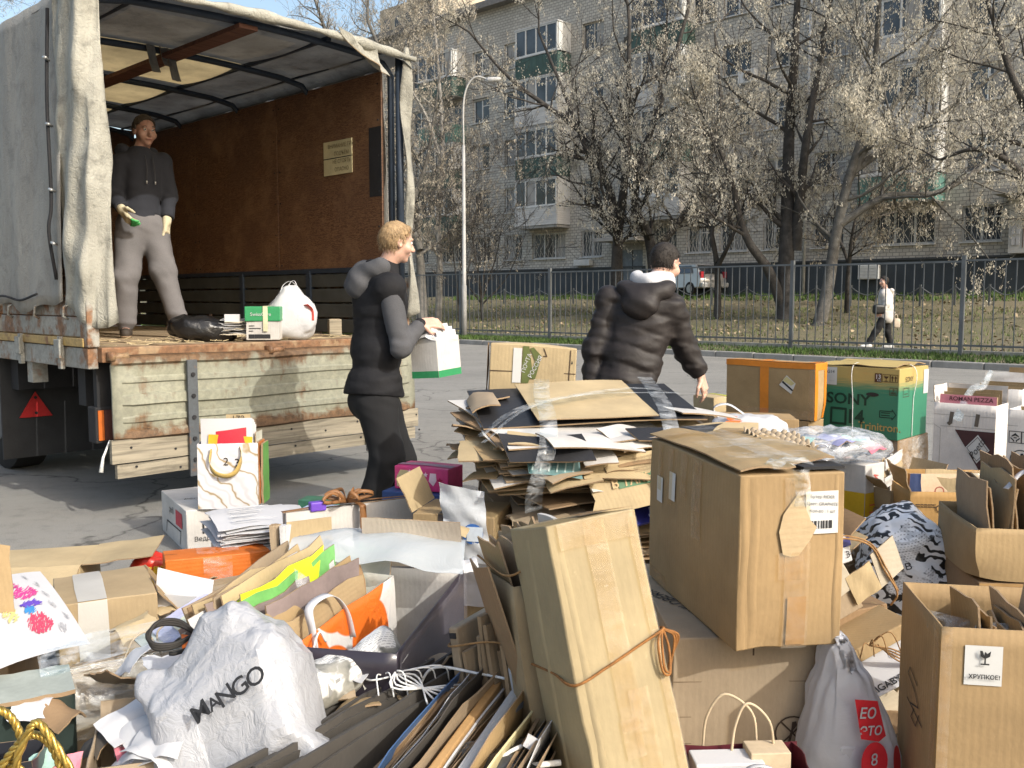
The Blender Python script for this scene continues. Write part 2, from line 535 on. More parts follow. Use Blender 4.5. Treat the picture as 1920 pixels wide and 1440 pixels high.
    def lines(s, face, u0, v0, u1, v1, k, mat, wd=.004, jag=True, seed=0):
        """rows of small print"""
        r = random.Random(seed); L = []
        for i in range(k):
            v = v1 + (v0 - v1) * (i + .5) / k; u = u0
            while u < u1 - .01:
                e = min(u1, u + r.uniform(.05, .22) * (u1 - u0)); L.append([(u, v), (e, v)]); u = e + .02 * (u1 - u0) + .006
                if r.random() < .12: break
        return s.strokes(face, L, wd, mat, 'small_print')
    def tape_over(s, axis='x', pos=.5, width=.05, drop=.12, mat=None, wr=.004):
        """strip over the lid and down two sides; axis = direction in which it runs"""
        mat = mat or TAPE
        if axis == 'x':
            a, b = pos - width / 2 / s.d, pos + width / 2 / s.d
            s.decal('top', 0, a, 1, b, mat, 'tape', .003, 10, wr=wr)
            s.decal('right', a, 1 - drop / s.h, b, 1, mat, 'tape', .003, wr=wr); s.decal('left', 1 - b, 1 - drop / s.h, 1 - a, 1, mat, 'tape', .003, wr=wr)
        else:
            a, b = pos - width / 2 / s.w, pos + width / 2 / s.w
            s.decal('top', a, 0, b, 1, mat, 'tape', .003, 10, wr=wr)
            s.decal('front', a, 1 - drop / s.h, b, 1, mat, 'tape', .003, wr=wr); s.decal('back', 1 - b, 1 - drop / s.h, 1 - a, 1, mat, 'tape', .003, wr=wr)
    def flap(s, side, length, angle, mat=None, seed=0, amp=.006, bend=.0, trim=.01, skew=0.0):
        o, x, y = s.fr(side); nr = np.cross(x, y); nr = nr / np.linalg.norm(nr)
        a = math.radians(angle); d = nr * math.cos(a) + np.array([0, 0, 1.0]) * math.sin(a)
        xx = x * (1 - 2 * trim); o2 = o + y + x * trim + np.array([0, 0, .002])
        return sheet('flap', o2, xx, d * length + x * skew, mat or s.mat, s.root, .005, bend, 0, amp, 7, s.seed + seed + 3)
    def seam(s, face='top', mat=None):
        if face == 'top': s.strokes('top', [[(.0, .5), (1, .5)]], .006, mat or INKBR, 'seam', .002)
def place(px, py, z0, yaw, top=None, left=None, right=None, w=None, d=None, h=None):
    """corner (nearest upright edge) of a box standing on height z0, and its sizes"""
    C = PZ(px, py, z0)
    R_, L_ = rot2(yaw)
    if w is None: w = solve_w(C, R_, right)
    if d is None: d = solve_w(C, L_, left)
    if h is None: h = solve_h(C, top)
    return C, w, d, h
def corner(px, py, dep):
    return PD(px, py, dep)
def blob(name, half, mat, parent=None, loc=(0, 0, 0), rot=(0, 0, 0), ex=.55, ez=.7, amp=.02, freq=5, seed=0, nu=48, nv=28, shape=None, smooth=True, oct_=3):
    """crumpled closed pillow (superellipsoid)"""
    V = []
    sg = lambda c, e: np.sign(c) * np.abs(c) ** e
    for j in range(nv + 1):
        ph = -math.pi / 2 + math.pi * j / nv
        for i in range(nu):
            th = 2 * math.pi * i / nu
            V.append((sg(math.cos(ph), ez) * sg(math.cos(th), ex), sg(math.cos(ph), ez) * sg(math.sin(th), ex), sg(math.sin(ph), ez)))
    V = np.array(V); D = V / (np.linalg.norm(V, axis=1, keepdims=True) + 1e-9)
    P = V * np.array(half)
    if shape is not None: P = shape(P, V)
    P = P + D * (amp * 2 * (crumple(P, seed, freq, oct_) - .5))[:, None]
    f = [(j * nu + i, j * nu + (i + 1) % nu, (j + 1) * nu + (i + 1) % nu, (j + 1) * nu + i) for j in range(nv) for i in range(nu)]
    Mx = Matrix.Translation(loc) @ Euler(rot).to_matrix().to_4x4()
    P = np.array([tuple(Mx @ Vector(p)) for p in P])
    return mesh(name, P, f, mat, parent, smooth)
def sphere(name, c, r, mat, parent=None, nu=14, nv=10):
    V = []; 
    r = np.array(r if hasattr(r, '__len__') else (r, r, r), float)
    for j in range(nv + 1):
        ph = -math.pi / 2 + math.pi * j / nv
        for i in range(nu): V.append(np.array(c) + r * np.array([math.cos(ph) * math.cos(2 * math.pi * i / nu), math.cos(ph) * math.sin(2 * math.pi * i / nu), math.sin(ph)]))
    f = [(j * nu + i, j * nu + (i + 1) % nu, (j + 1) * nu + (i + 1) % nu, (j + 1) * nu + i) for j in range(nv) for i in range(nu)]
    return mesh(name, V, f, mat, parent, True)
def ribbon(name, pts, width, mat, parent=None, side=(0, 0, 1), n=20, t=.0015, taper=None):
    C = curve(pts, n); P = []; side = np.array(side, float)
    for k, c in enumerate(C):
        d = C[min(k + 1, len(C) - 1)] - C[max(k - 1, 0)]; d = d / (np.linalg.norm(d) + 1e-9)
        s_ = side - d * (side @ d); s_ = s_ / (np.linalg.norm(s_) + 1e-9)
        w = width * (taper(k / (len(C) - 1)) if taper else 1)
        P += [c - s_ * w / 2, c, c + s_ * w / 2]
    V, f, idx = sheet_vf(P, 2, len(C) - 1, t)
    return mesh(name, V, f, mat, parent, True)
# ================================================================ setting
def ground_material():
    m, nt, b = nodes('asphalt')
    v = coords(nt)
    a = noise_tex(nt, v, .5, 6, .6); g = noise_tex(nt, v, 160, 3, .7); md = noise_tex(nt, v, 9, 5, .65)
    c = ramp(nt, a, [(.3, (.17, .163, .148)), (.7, (.26, .25, .226))])
    c = mixc(nt, .5, c, ramp(nt, g, [(.3, (.085, .082, .076)), (.5, (.24, .232, .212)), (.75, (.44, .43, .40))]))
    c = mixc(nt, ramp(nt, md, [(.5, 0.0), (.72, .35)]), c, (.085, .08, .074))
    # fine cracks and worn streaks along the street
    st = noise_tex(nt, mapping(nt, v, (.25, 2.4, 1), (0, 0, -SYAW - math.pi / 2)), 1.1, 5, .6)
    c = mixc(nt, ramp(nt, st, [(.45, 0.0), (.7, .4)]), c, (.29, .28, .25))
    vo = nn(nt, 'ShaderNodeTexVoronoi', feature='DISTANCE_TO_EDGE'); vo.inputs['Scale'].default_value = .33
    wv = nn(nt, 'ShaderNodeVectorMath', operation='MULTIPLY_ADD'); nz = nn(nt, 'ShaderNodeTexNoise'); nz.inputs['Scale'].default_value = 1.6; nz.inputs['Detail'].default_value = 5; nt.links.new(v, nz.inputs['Vector'])
    nt.links.new(nz.outputs[1], wv.inputs[0]); wv.inputs[1].default_value = (1.1, 1.1, 0); nt.links.new(v, wv.inputs[2]); nt.links.new(wv.outputs[0], vo.inputs['Vector'])
    c = mixc(nt, ramp(nt, vo.outputs[0], [(.0, .75), (.006, 0.0)]), c, (.05, .048, .045))      # cracks
    c = mixc(nt, ramp(nt, noise_tex(nt, v, .22, 4, .5), [(.55, 0.0), (.62, .4)]), c, (.15, .145, .135))      # darker repair patches and stains
    nt.links.new(c, b.inputs['Base Color']); b.inputs['Roughness'].default_value = .85
    b.inputs['Specular IOR Level'].default_value = .25
    n1 = bump(nt, b, g, .5, .006)
    bump(nt, b, md, .15, .01, n1)
    return m
ASPHALT = ground_material()
def soil_material():
    m, nt, b = nodes('lawn_soil')
    v = coords(nt)
    a = noise_tex(nt, v, .35, 5, .6); d = noise_tex(nt, v, 2.2, 6, .7); g = noise_tex(nt, v, 30, 4, .7)
    c = ramp(nt, a, [(.36, (.085, .100, .035)), (.5, (.15, .135, .07)), (.62, (.24, .195, .125))])
    c = mixc(nt, .55, c, ramp(nt, d, [(.3, (.07, .09, .03)), (.5, (.16, .145, .075)), (.7, (.28, .225, .15))]))
    c = mixc(nt, .45, c, ramp(nt, g, [(.35, (.03, .03, .015)), (.7, (.26, .21, .14))]))
    nt.links.new(c, b.inputs['Base Color']); b.inputs['Roughness'].default_value = .95
    bump(nt, b, g, .8, .04)
    return m
SOIL = soil_material()
def quad_sheet(name, pts, mat):
    return tag(mesh(name, pts, [(0, 1, 2, 3)], mat), kind='structure')
quad_sheet('ground', [(-900, -900, -.03), (900, -900, -.03), (900, 900, -.03), (-900, 900, -.03)], SOIL)
quad_sheet('road', [sn(-60, -40), sn(-60, KERB), sn(160, KERB), sn(160, -40)], ASPHALT)
# lawn: sloping sheet with gentle bumps
lv = []; lf = []; ns, nk = 120, 40
for i in range(ns + 1):
    for j in range(nk + 1):
        s = -25 + 130 * i / ns; n = KERB + .15 + (40 - KERB) * (j / nk) ** 1.4
        z = lawn_z(n) + .05 * math.sin(s * .9 + n * .7) * min(1, (n - KERB) * .3) + .03 * math.sin(s * 2.3 - n * 1.9) * min(1, (n - KERB) * .3)
        lv.append(sn(s, n, z))
for i in range(ns):
    for j in range(nk):
        a = i * (nk + 1) + j
        lf.append((a, a + 1, a + nk + 2, a + nk + 1))
tag(mesh('lawn', lv, lf, SOIL, None, True), kind='structure')
# kerb of single stones
KERBM = M('kerb_concrete', (.27, .265, .25), .9, .3, 3, 60, .3)
kerb_root = thing('kerb', None, None, sn(0, KERB)); tag(kerb_root, kind='structure')
kerb_root.rotation_euler = (0, 0, SYAW)
km = MB().box(0, .16, 0, .985, -.05, .13)
kme = None
for k in range(-14, 62):
    if kme is None:
        o = km.build('kerbstone', KERBM, kerb_root, bevel=.02); kme = o
    else:
        o = kme.copy(); col.objects.link(o)
    o.location = (random.Random(k).uniform(-.01, .01), k * 1.0, random.Random(k + 99).uniform(-.008, .006))
# path inside the fence where the woman walks, low white edging
tag(MB().box(-.04, .04, -14, 60, -.1, .10).build('path_edging', M('edging', (.42, .41, .38), .9, .3)), kind='structure')
pe = bpy.data.objects['path_edging']; pe.location = sn(0, KERB + 1.28, lawn_z(KERB + 1.28)); pe.rotation_euler = (0, 0, SYAW)
# grass blades and leaf litter
def blades(name, count, n0, n1, s0, s1, h0, h1, mat, label, cat, seed, w=.012, lean=.6):
    rng = np.random.RandomState(seed)
    s = rng.uniform(s0, s1, count); n = n0 + (n1 - n0) * rng.rand(count) ** 1.0
    keep = (np.sin(s * 1.7 + n * 2) + np.sin(s * .6 - n * 1.1) + rng.normal(size=count) * .9) > -.9
    s, n = s[keep], n[keep]; count = len(s)
    base = np.outer(s, U) + np.outer(n, N); base[:, 2] = [lawn_z(q) for q in n]
    a = rng.rand(count) * 6.28; dx = np.stack([np.cos(a), np.sin(a), 0 * a], 1)
    h = rng.uniform(h0, h1, count)
    tip = base + dx * (rng.rand(count) * lean * h)[:, None] + np.stack([0 * h, 0 * h, h], 1)
    side = np.stack([-np.sin(a), np.cos(a), 0 * a], 1) * w
    v = np.concatenate([base - side, base + side, tip], 1).reshape(-1, 3)
    f = np.arange(3 * count).reshape(-1, 3)
    me = bpy.data.meshes.new(name)
    me.from_pydata(v.tolist(), [], f.tolist()); me.update()
    return tag(link(name, me, mat), label, cat, kind='stuff')
GRASS = M('grass_green', (.065, .115, .022), .8, .5, 1.5, 20, .0)
GRASSD = M('grass_dry', (.12, .15, .05), .9, .4, 2, 20, .0)
blades('grass', 42000, KERB + .2, KERB + 1.4, -16, 45, .04, .11, GRASS, 'strip of short green grass between the kerb and the fence', 'grass', 1, .014)
blades('sparse_grass', 34000, KERB + 1.4, 33, -18, 60, .04, .13, GRASSD, 'sparse dry grass on the bare lawn behind the fence', 'grass', 2, .016)
blades('fresh_grass', 9000, 35.5, 38.7, -18, 40, .1, .28, GRASS, 'fresh green growth along the foot of the brick block', 'grass', 3, .03)
def litter():
    rng = np.random.RandomState(5); c = 9000
    s = rng.uniform(-16, 60, c); n = KERB + 1.2 + 17 * rng.rand(c) ** 1.2
    p = np.outer(s, U) + np.outer(n, N); p[:, 2] = [lawn_z(q) + .03 for q in n]
    a = rng.rand(c) * 6.28; q = rng.uniform(.02, .05, c)
    x = np.stack([np.cos(a), np.sin(a), rng.normal(size=c) * .5], 1) * q[:, None]
    y = np.stack([-np.sin(a), np.cos(a), rng.normal(size=c) * .5], 1) * q[:, None] * .7
    v = np.concatenate([p - x - y, p + x - y, p + x + y, p - x + y], 1).reshape(-1, 3)
    me = bpy.data.meshes.new('leaf_litter')
    me.from_pydata(v.tolist(), [], np.arange(4 * c).reshape(-1, 4).tolist()); me.update()
    tag(link('leaf_litter', me, M('dead_leaf', (.30, .235, .15), .9, .5, 1.2, 9, 0)), 'fallen dry leaves scattered over the lawn under the trees', 'leaves', kind='stuff')
litter()

# ---------------------------------------------------------------- fence
FENCEM = M('fence_grey', (.13, .14, .145), .55, .3, 3, 30, .2, metal=.3)
FN = KERB + 1.05
sa, sb = s_at(1485, FN), s_at(1805, FN)
PL = sa - sb
fence = thing('metal_fence', 'grey steel bar fence running along the lawn behind the kerb', 'fence', sn(0, FN, lawn_z(FN)), SYAW)
barm = MB().box(-.0095, .0095, -.0095, .0095, .12, 1.97).build('bar', FENCEM, fence)
postm = MB().box(-.04, .04, -.04, .04, -.1, 2.09).build('post', FENCEM, fence)
railm = MB().box(-.02, .02, .05, PL - .05, 1.955, 1.995).build('rail', FENCEM, fence)
raill = MB().box(-.02, .02, .05, PL - .05, .20, .24).build('rail', FENCEM, fence)
first = {}
nbars = 19
def cp(o, loc):
    if o.name not in first:
        first[o.name] = 1; c = o
    else:
        c = o.copy(); col.objects.link(c)
    c.location = loc
for k in range(-2, 12):
    s0 = sb + (k - 1) * PL
    if s0 < s_at(1990, FN) - 3 or s0 > s_at(740, FN): continue
    wob_ = random.Random(k).uniform(-.015, .015)
    cp(postm, (0, s0, 0)); cp(railm, (0, s0, wob_)); cp(raill, (0, s0, wob_))
    for j in range(1, nbars):
        cp(barm, (0, s0 + PL * j / nbars, wob_))

# ---------------------------------------------------------------- apartment block
BN = 39.4
def brick_material():
    m, nt, b = nodes('silicate_brick')
    v = coords(nt)
    t = nn(nt, 'ShaderNodeTexBrick')
    t.inputs['Scale'].default_value = 1.0
    t.inputs['Brick Width'].default_value = .27; t.inputs['Row Height'].default_value = .15
    t.inputs['Mortar Size'].default_value = .018; t.inputs['Mortar Smooth'].default_value = .2
    t.inputs['Color1'].default_value = (.62, .585, .515, 1); t.inputs['Color2'].default_value = (.47, .435, .38, 1); t.inputs['Mortar'].default_value = (.28, .27, .25, 1)
    # wall runs in local Y, height in local Z
    sp = nn(nt, 'ShaderNodeSeparateXYZ'); nt.links.new(v, sp.inputs[0])
    cb = nn(nt, 'ShaderNodeCombineXYZ'); nt.links.new(sp.outputs[1], cb.inputs[0]); nt.links.new(sp.outputs[2], cb.inputs[1])
    nt.links.new(cb.outputs[0], t.inputs['Vector'])
    big = noise_tex(nt, v, .4, 5, .6)
    c = mixc(nt, .8, t.outputs[0], ramp(nt, big, [(.3, (.66, .66, .66)), (.7, (1, 1, 1))]), 'MULTIPLY')
    nt.links.new(c, b.inputs['Base Color']); b.inputs['Roughness'].default_value = .9
    bump(nt, b, t.outputs[1], -.6, .02)
    return m
BRICK = brick_material()
PLINTH = M('plinth_paint', (.045, .055, .065), .6, .3, .8, 20, .3)
WFRAME = M('window_frame_white', (.62, .62, .60), .5, .1)
OLDFRAME = M('window_frame_old', (.42, .39, .34), .7, .25)
PANE = glass_mat('pane_dark', (.035, .042, .05))
SILLM = M('sill_metal', (.55, .55, .54), .5, .2)
CURT = M('curtain', (.34, .33, .31), .9, .3, 1.5)
block = thing('apartment_building', 'five storey brick apartment block with white windows and glazed balconies', 'building', sn(0, BN, 0), SYAW)
# local frame: x away from the street, y along U, z up
S0, S1 = s_at(2300, BN), s_at(560, BN)
SILL = [3.62 + 2.72 * k for k in range(5)]
ROOFZ = 3.62 + 2.72 * 5 + .9
WH = 1.42
def S(px): return s_at(px, BN)
cols_ = [  # px centre, width, kind
    (2080, 1.4, 'w'), (1960, 1.4, 'w'), (1834, 1.5, 'w'), (1690, 2.5, 'b'), (1548, 1.45, 'w'), (1447, 1.05, 'w'), (1372, 1.5, 'w'),
    (1308, 1.4, 'w'), (1245, 1.4, 'b'), (1182, 1.3, 'd'), (1108, 1.45, 'w'), (1028, 2.5, 'b'), (962, 1.4, 'w'), (903, 1.4, 'w'), (842, 2.4, 'b'), (790, 1.4, 'w'), (740, 1.4, 'w'), (690, 1.4, 'w')]
open_ = []
for px, w, kd in cols_:
    c = S(px)
    for fl in range(5):
        z0 = SILL[fl]; h = WH
        ww = w
        if kd == 'd':
            if fl == 0: z0, h, ww = 1.75, 2.5, 1.5
            else: z0 = SILL[fl] - 1.2; ww = 1.2
        if kd == 'b' and fl > 0: z0 -= .7; h += .7
        open_.append((c - ww / 2, c + ww / 2, z0, z0 + h, kd, fl, px))
# wall with real openings
ys = sorted(set([S0, S1] + [o[0] for o in open_] + [o[1] for o in open_])); 
ys = [y for y in ys if S0 <= y <= S1]
zs = sorted(set([1.0, 3.02, ROOFZ] + [o[2] for o in open_] + [o[3] for o in open_]))
wb = MB(); pb = MB()
for i in range(len(ys) - 1):
    for j in range(len(zs) - 1):
        cy, cz = (ys[i] + ys[i + 1]) / 2, (zs[j] + zs[j + 1]) / 2
        if any(o[0] < cy < o[1] and o[2] < cz < o[3] for o in open_): continue
        q = [(0, ys[i], zs[j]), (0, ys[i + 1], zs[j]), (0, ys[i + 1], zs[j + 1]), (0, ys[i], zs[j + 1])]
        (pb if cz < 3.02 else wb).quad(*[(p[0] - (.06 if cz < 3.02 else 0), p[1], p[2]) for p in q][::-1])
for o in open_:
    y0, y1, z0, z1 = o[:4]
    wb.quad((0, y0, z0), (0, y0, z1), (.22, y0, z1), (.22, y0, z0)); wb.quad((0, y1, z1), (0, y1, z0), (.22, y1, z0), (.22, y1, z1))
    wb.quad((0, y0, z1), (0, y1, z1), (.22, y1, z1), (.22, y0, z1)); wb.quad((0, y1, z0), (0, y0, z0), (.22, y0, z0), (.22, y1, z0))
wb.quad((0, S0, 1), (12, S0, 1), (12, S0, ROOFZ), (0, S0, ROOFZ)); wb.quad((0, S1, ROOFZ), (12, S1, ROOFZ), (12, S1, 1), (0, S1, 1))
wb.build('wall', BRICK, block)
pb.build('plinth', PLINTH, block)
MB().box(-.12, -.05, S0, S1, 2.98, 3.06).build('plinth_cap', M('plinth_cap', (.06, .065, .07), .7), block)
MB().box(-.6, 12.4, S0 - .4, S1 + .4, ROOFZ, ROOFZ + .35).build('roof', M('roof_slab', (.2, .19, .18), .9), block)
wi = random.Random(8)
wcache = {}
def cached(key, fn, loc, parent):
    if key not in wcache:
        o = fn(parent); wcache[key] = o
    else:
        o = wcache[key].copy(); col.objects.link(o); o.parent = parent
    o.location = loc
    return o
def window(y0, y1, z0, z1, x=.16, sill=True, n=None, fm=WFRAME, grille=False):
    w, h = round(y1 - y0, 2), round(z1 - z0, 2)
    n = n or (3 if w > 2 else 2)
    def frame(p):
        b_ = MB(); t = .075
        b_.box(-.03, .03, 0, w, 0, t); b_.box(-.03, .03, 0, w, h - t, h)
        b_.box(-.03, .03, 0, t, t, h - t); b_.box(-.03, .03, w - t, w, t, h - t)
        for k in range(1, n): b_.box(-.03, .03, w * k / n - .04, w * k / n + .04, t, h - t)
        if n == 2: b_.box(-.025, .025, t, w / 2 - .04, h * .66, h * .66 + .05)
        return b_.build('window', fm, p)
    fr = cached(('f', w, h, n, fm.name), frame, (x, y0, z0), block)
    def pane(p): return MB().box(.0, .012, .06, w / n - .03, .06, h - .06).build('pane', PANE, p)
    for k in range(n):
        cached(('p', w, h, n), pane, (0, w * k / n, 0), fr)
    if wi.random() < .65:
        k = wi.choice(range(n))
        cached(('c', w, h, n), lambda p: MB().box(.05, .06, .05, w / n * .8, .08, h - .08).build('curtain', CURT, p), (-.055, w * k / n, 0), fr)
    if sill:
        cached(('s', w), lambda p: MB().box(-.14, .12, -.05, w + .05, -.05, 0).build('sill', SILLM, p), (-.12, 0, 0), fr)
    if grille:
        def gr(p):
            b_ = MB()
            for k in range(0, 9):
                a = w * k / 8
                b_.bar((0, a, 0), (0, a + .12 * math.sin(k * 2.1), h), .018)
                if k < 8:
                    b_.bar((0, a, 0), (0, a + w / 8, h / 3), .015); b_.bar((0, a + w / 8, h / 3), (0, a, 2 * h / 3), .015); b_.bar((0, a, 2 * h / 3), (0, a + w / 8, h), .015)
            return b_.build('grille', M('grille_paint', (.5, .48, .44), .6), p)
        cached(('g', w, h), gr, (-.13, 0, 0), fr)
    return fr
GREENP = M('balcony_green', (.055, .10, .085), .6, .25, 2)
GREENL = M('balcony_turquoise', (.10, .21, .18), .6, .25, 2)
SIDING = M('balcony_siding', (.56, .55, .53), .6, .15, 1)
CONC = M('balcony_concrete', (.33, .32, .30), .9, .25, 2)
def balcony(y0, y1, z, style, fl):
    b_ = MB().box(-1.05, 0, y0, y1, z - .14, z)
    bl = b_.build('balcony', CONC, block)
    pm = {'green': GREENP, 'turq': GREENL, 'white': SIDING}[style]
    n = 8 if style == 'white' else 12
    if style == 'white':
        for k in range(n):
            zz = z + .02 + k * .12
            MB().box(-1.1, -1.06, y0 - .02, y1 + .02, zz, zz + .113).build('panel', pm, bl)
            MB().box(-1.06, 0, y0 - .05, y0 - .02, zz, zz + .113).build('panel', pm, bl)
    else:
        for k in range(n):
            a = y0 + (y1 - y0) * k / n
            MB().box(-1.09 + .015 * (k % 2), -1.06, a, a + (y1 - y0) / n, z - .1, z + .95).build('panel', pm, bl)
        MB().box(-1.06, 0, y0 - .03, y0, z - .1, z + .95).build('panel', pm, bl)
    MB().box(-1.12, -1.03, y0 - .05, y1 + .05, z + .98, z + 1.04).build('rail', SILLM, bl)
    if wi.random() < .8 or style == 'white':
        f = window(y0 + .02, y1 - .02, z + 1.04, z + 2.5, -1.06, False, 4)
        MB().box(-1.0, 0, y0 - .01, y0 + .03, z + 1.04, z + 2.5).build('side_panel', WFRAME, bl)
        MB().box(-1.12, 0, y0 - .05, y1 + .05, z + 2.5, z + 2.56).build('cover', SILLM, bl)
for y0, y1, z0, z1, kd, fl, px in open_:
    if kd == 'd':
        if fl == 0:
            d = MB().box(.15, .2, y0, y1, z0, z0 + 2.15).build('door', M('door_grey', (.16, .19, .22), .5, .2), block)
            MB().box(.13, .15, y0 + .12, y0 + .16, z0 + .95, z0 + 1.15).build('handle', SILLM, d)
            MB().box(.13, .15, y0 + .72, y0 + .76, z0, z0 + 2.15).build('seam', INK, d)
            MB().box(.1, .2, y0, y1, z0 + 2.15, z1).build('transom', M('transom', (.3, .3, .29), .6), block)
            MB().box(-1.5, 0, y0 - .6, y1 + .6, z1 + .05, z1 + .22).build('canopy', CONC, block)
        else: window(y0, y1, z0, z1, fm=OLDFRAME)
    else:
        window(y0, y1, z0, z1, fm=WFRAME if wi.random() < .7 else OLDFRAME, grille=(fl == 0))
        if kd == 'b' and fl > 0:
            st = {1690: ['', 'turq', 'white', 'white', 'green'], 1028: ['', 'white', 'green', 'white', 'green'], 842: ['', 'green', 'green', 'turq', 'green'], 1245: ['', 'white', 'turq', 'white', 'green']}[px][fl]
            balcony((y0 + y1) / 2 - 1.55, (y0 + y1) / 2 + 1.55, SILL[fl] - .95, st, fl)
# downpipes and the rendered wall pier at the next entrance
for px in (1508, 1215, 770):
    MB().tube([(-.12, S(px), 1.6), (-.12, S(px), ROOFZ)], .07, 8).build('downpipe', SILLM, block, True)
MB().box(-.5, -.02, S(1935), S(1893), 3.1, 5.2).build('entrance_pier', M('render_white', (.55, .54, .52), .8, .1), block)
nb = MB().box(-.53, -.5, S(1925) + .1, S(1910) - .2, 3.3, 4.3).build('notice_board', M('board_brown', (.08, .05, .035), .7), block)
for k in range(4): MB().box(-.545, -.53, S(1925) + .2 + (k % 2) * .16, S(1925) + .33 + (k % 2) * .16, 3.4 + .4 * (k // 2), 3.7 + .4 * (k // 2)).build('notice', PAPER, nb)
MB().box(-1.6, 0, S(2010), S(1876), 5.25, 5.45).build('canopy', CONC, block)
# air conditioners on the facade
acm = M('ac_white', (.66, .66, .64), .5, .1)
for k, (px, z, lab) in enumerate(((1405, 10.3, 'white air conditioner unit on the brick facade right of the centre tree'), (1412, 11.25, 'upper white air conditioner unit hung above another one'), (1112, 3.15, 'long white box unit under a ground floor window'), (1650, 2.2, 'small white vent box on the dark plinth behind the walking woman'))):
    t = thing('air_conditioner', lab, 'air conditioner', sn(S(px), BN - .02, z), SYAW, 'units on the facade')
    w = 1.1 if k == 2 else .85; h = .32 if k == 2 else .6
    MB().box(-.34, 0, 0, w, 0, h).build('casing', acm, t, bevel=.02)
    if k < 2:
        MB().tube([(-.35, w * .4, h / 2), (-.36, w * .4, h / 2)], .23, 20).build('fan', M('fan_dark', (.08, .08, .08), .6), t)
        for q in range(3): MB().tube([(-.37, w * .4 + .2 * math.cos(a), h / 2 + .2 * math.sin(a)) for a in np.linspace(q * 2.09, q * 2.09 + 2.0, 8)], .008, 5).build('guard_wire', acm, t)
    else:
        for q in range(4): MB().box(-.352, -.34, .05, w - .05, .05 + q * h * .22, .05 + q * h * .22 + .02).build('slat', SILLM, t)
# distant tower above the roofs
tw = thing('tower_block', 'pale beige tower block rising behind the brick building', 'building', PD(838, 60, 150), SYAW)
twz = -PD(838, 60, 150)[2]
MB().box(-8, 8, -7, 7, twz, 3.0).build('wall', M('tower_beige', (.5, .43, .33), .9, .15, .1), tw)
MB().box(-5, 5, -4, 4, 3.0, 5.2).build('roof_house', M('tower_beige', (.5, .43, .33)), tw)
tp = glass_mat('tower_glass')
for r in range(4):
    for c in range(5): MB().box(-8.05, -8.0, -6 + c * 2.6, -4.6 + c * 2.6, -.2 - r * 3, 1.4 - r * 3).build('window', tp, tw)

# ---------------------------------------------------------------- street lamp
lp = PG(871, 631); lh = solve_h(lp, 150)
lamp = thing('street_lamp', 'tall pale street lamp with a curved arm behind the fence', 'street lamp', lp)
LAMPM = M('lamp_paint', (.40, .395, .38), .6, .3, 2)
MB().tube([(0, 0, 0), (0, 0, 1.6), (0, 0, 1.65), (0, 0, lh * .75)], [.085, .08, .06, .045], 12).build('pole', LAMPM, lamp, True)
kk = -solve_w(lp, np.array([1., 0, 0]), 871) * 0
arm = curve([(0, 0, lh * .74), (0, 0, lh * .9), (.12, 0, lh * .975), (.4, -.06, lh * 1.01), (.75, -.12, lh * 1.0)], 30)
MB().tube(arm, .028, 8).build('arm', LAMPM, lamp, True)
MB().tube([(.7, -.11, lh), (.8, -.13, lh - .03), (1.1, -.17, lh - .01), (1.18, -.18, lh + .01)], [.03, .085, .07, .015], 10).build('lantern', M('lantern', (.45, .45, .44), .4), lamp, True)
ld = PG(1900, 560)

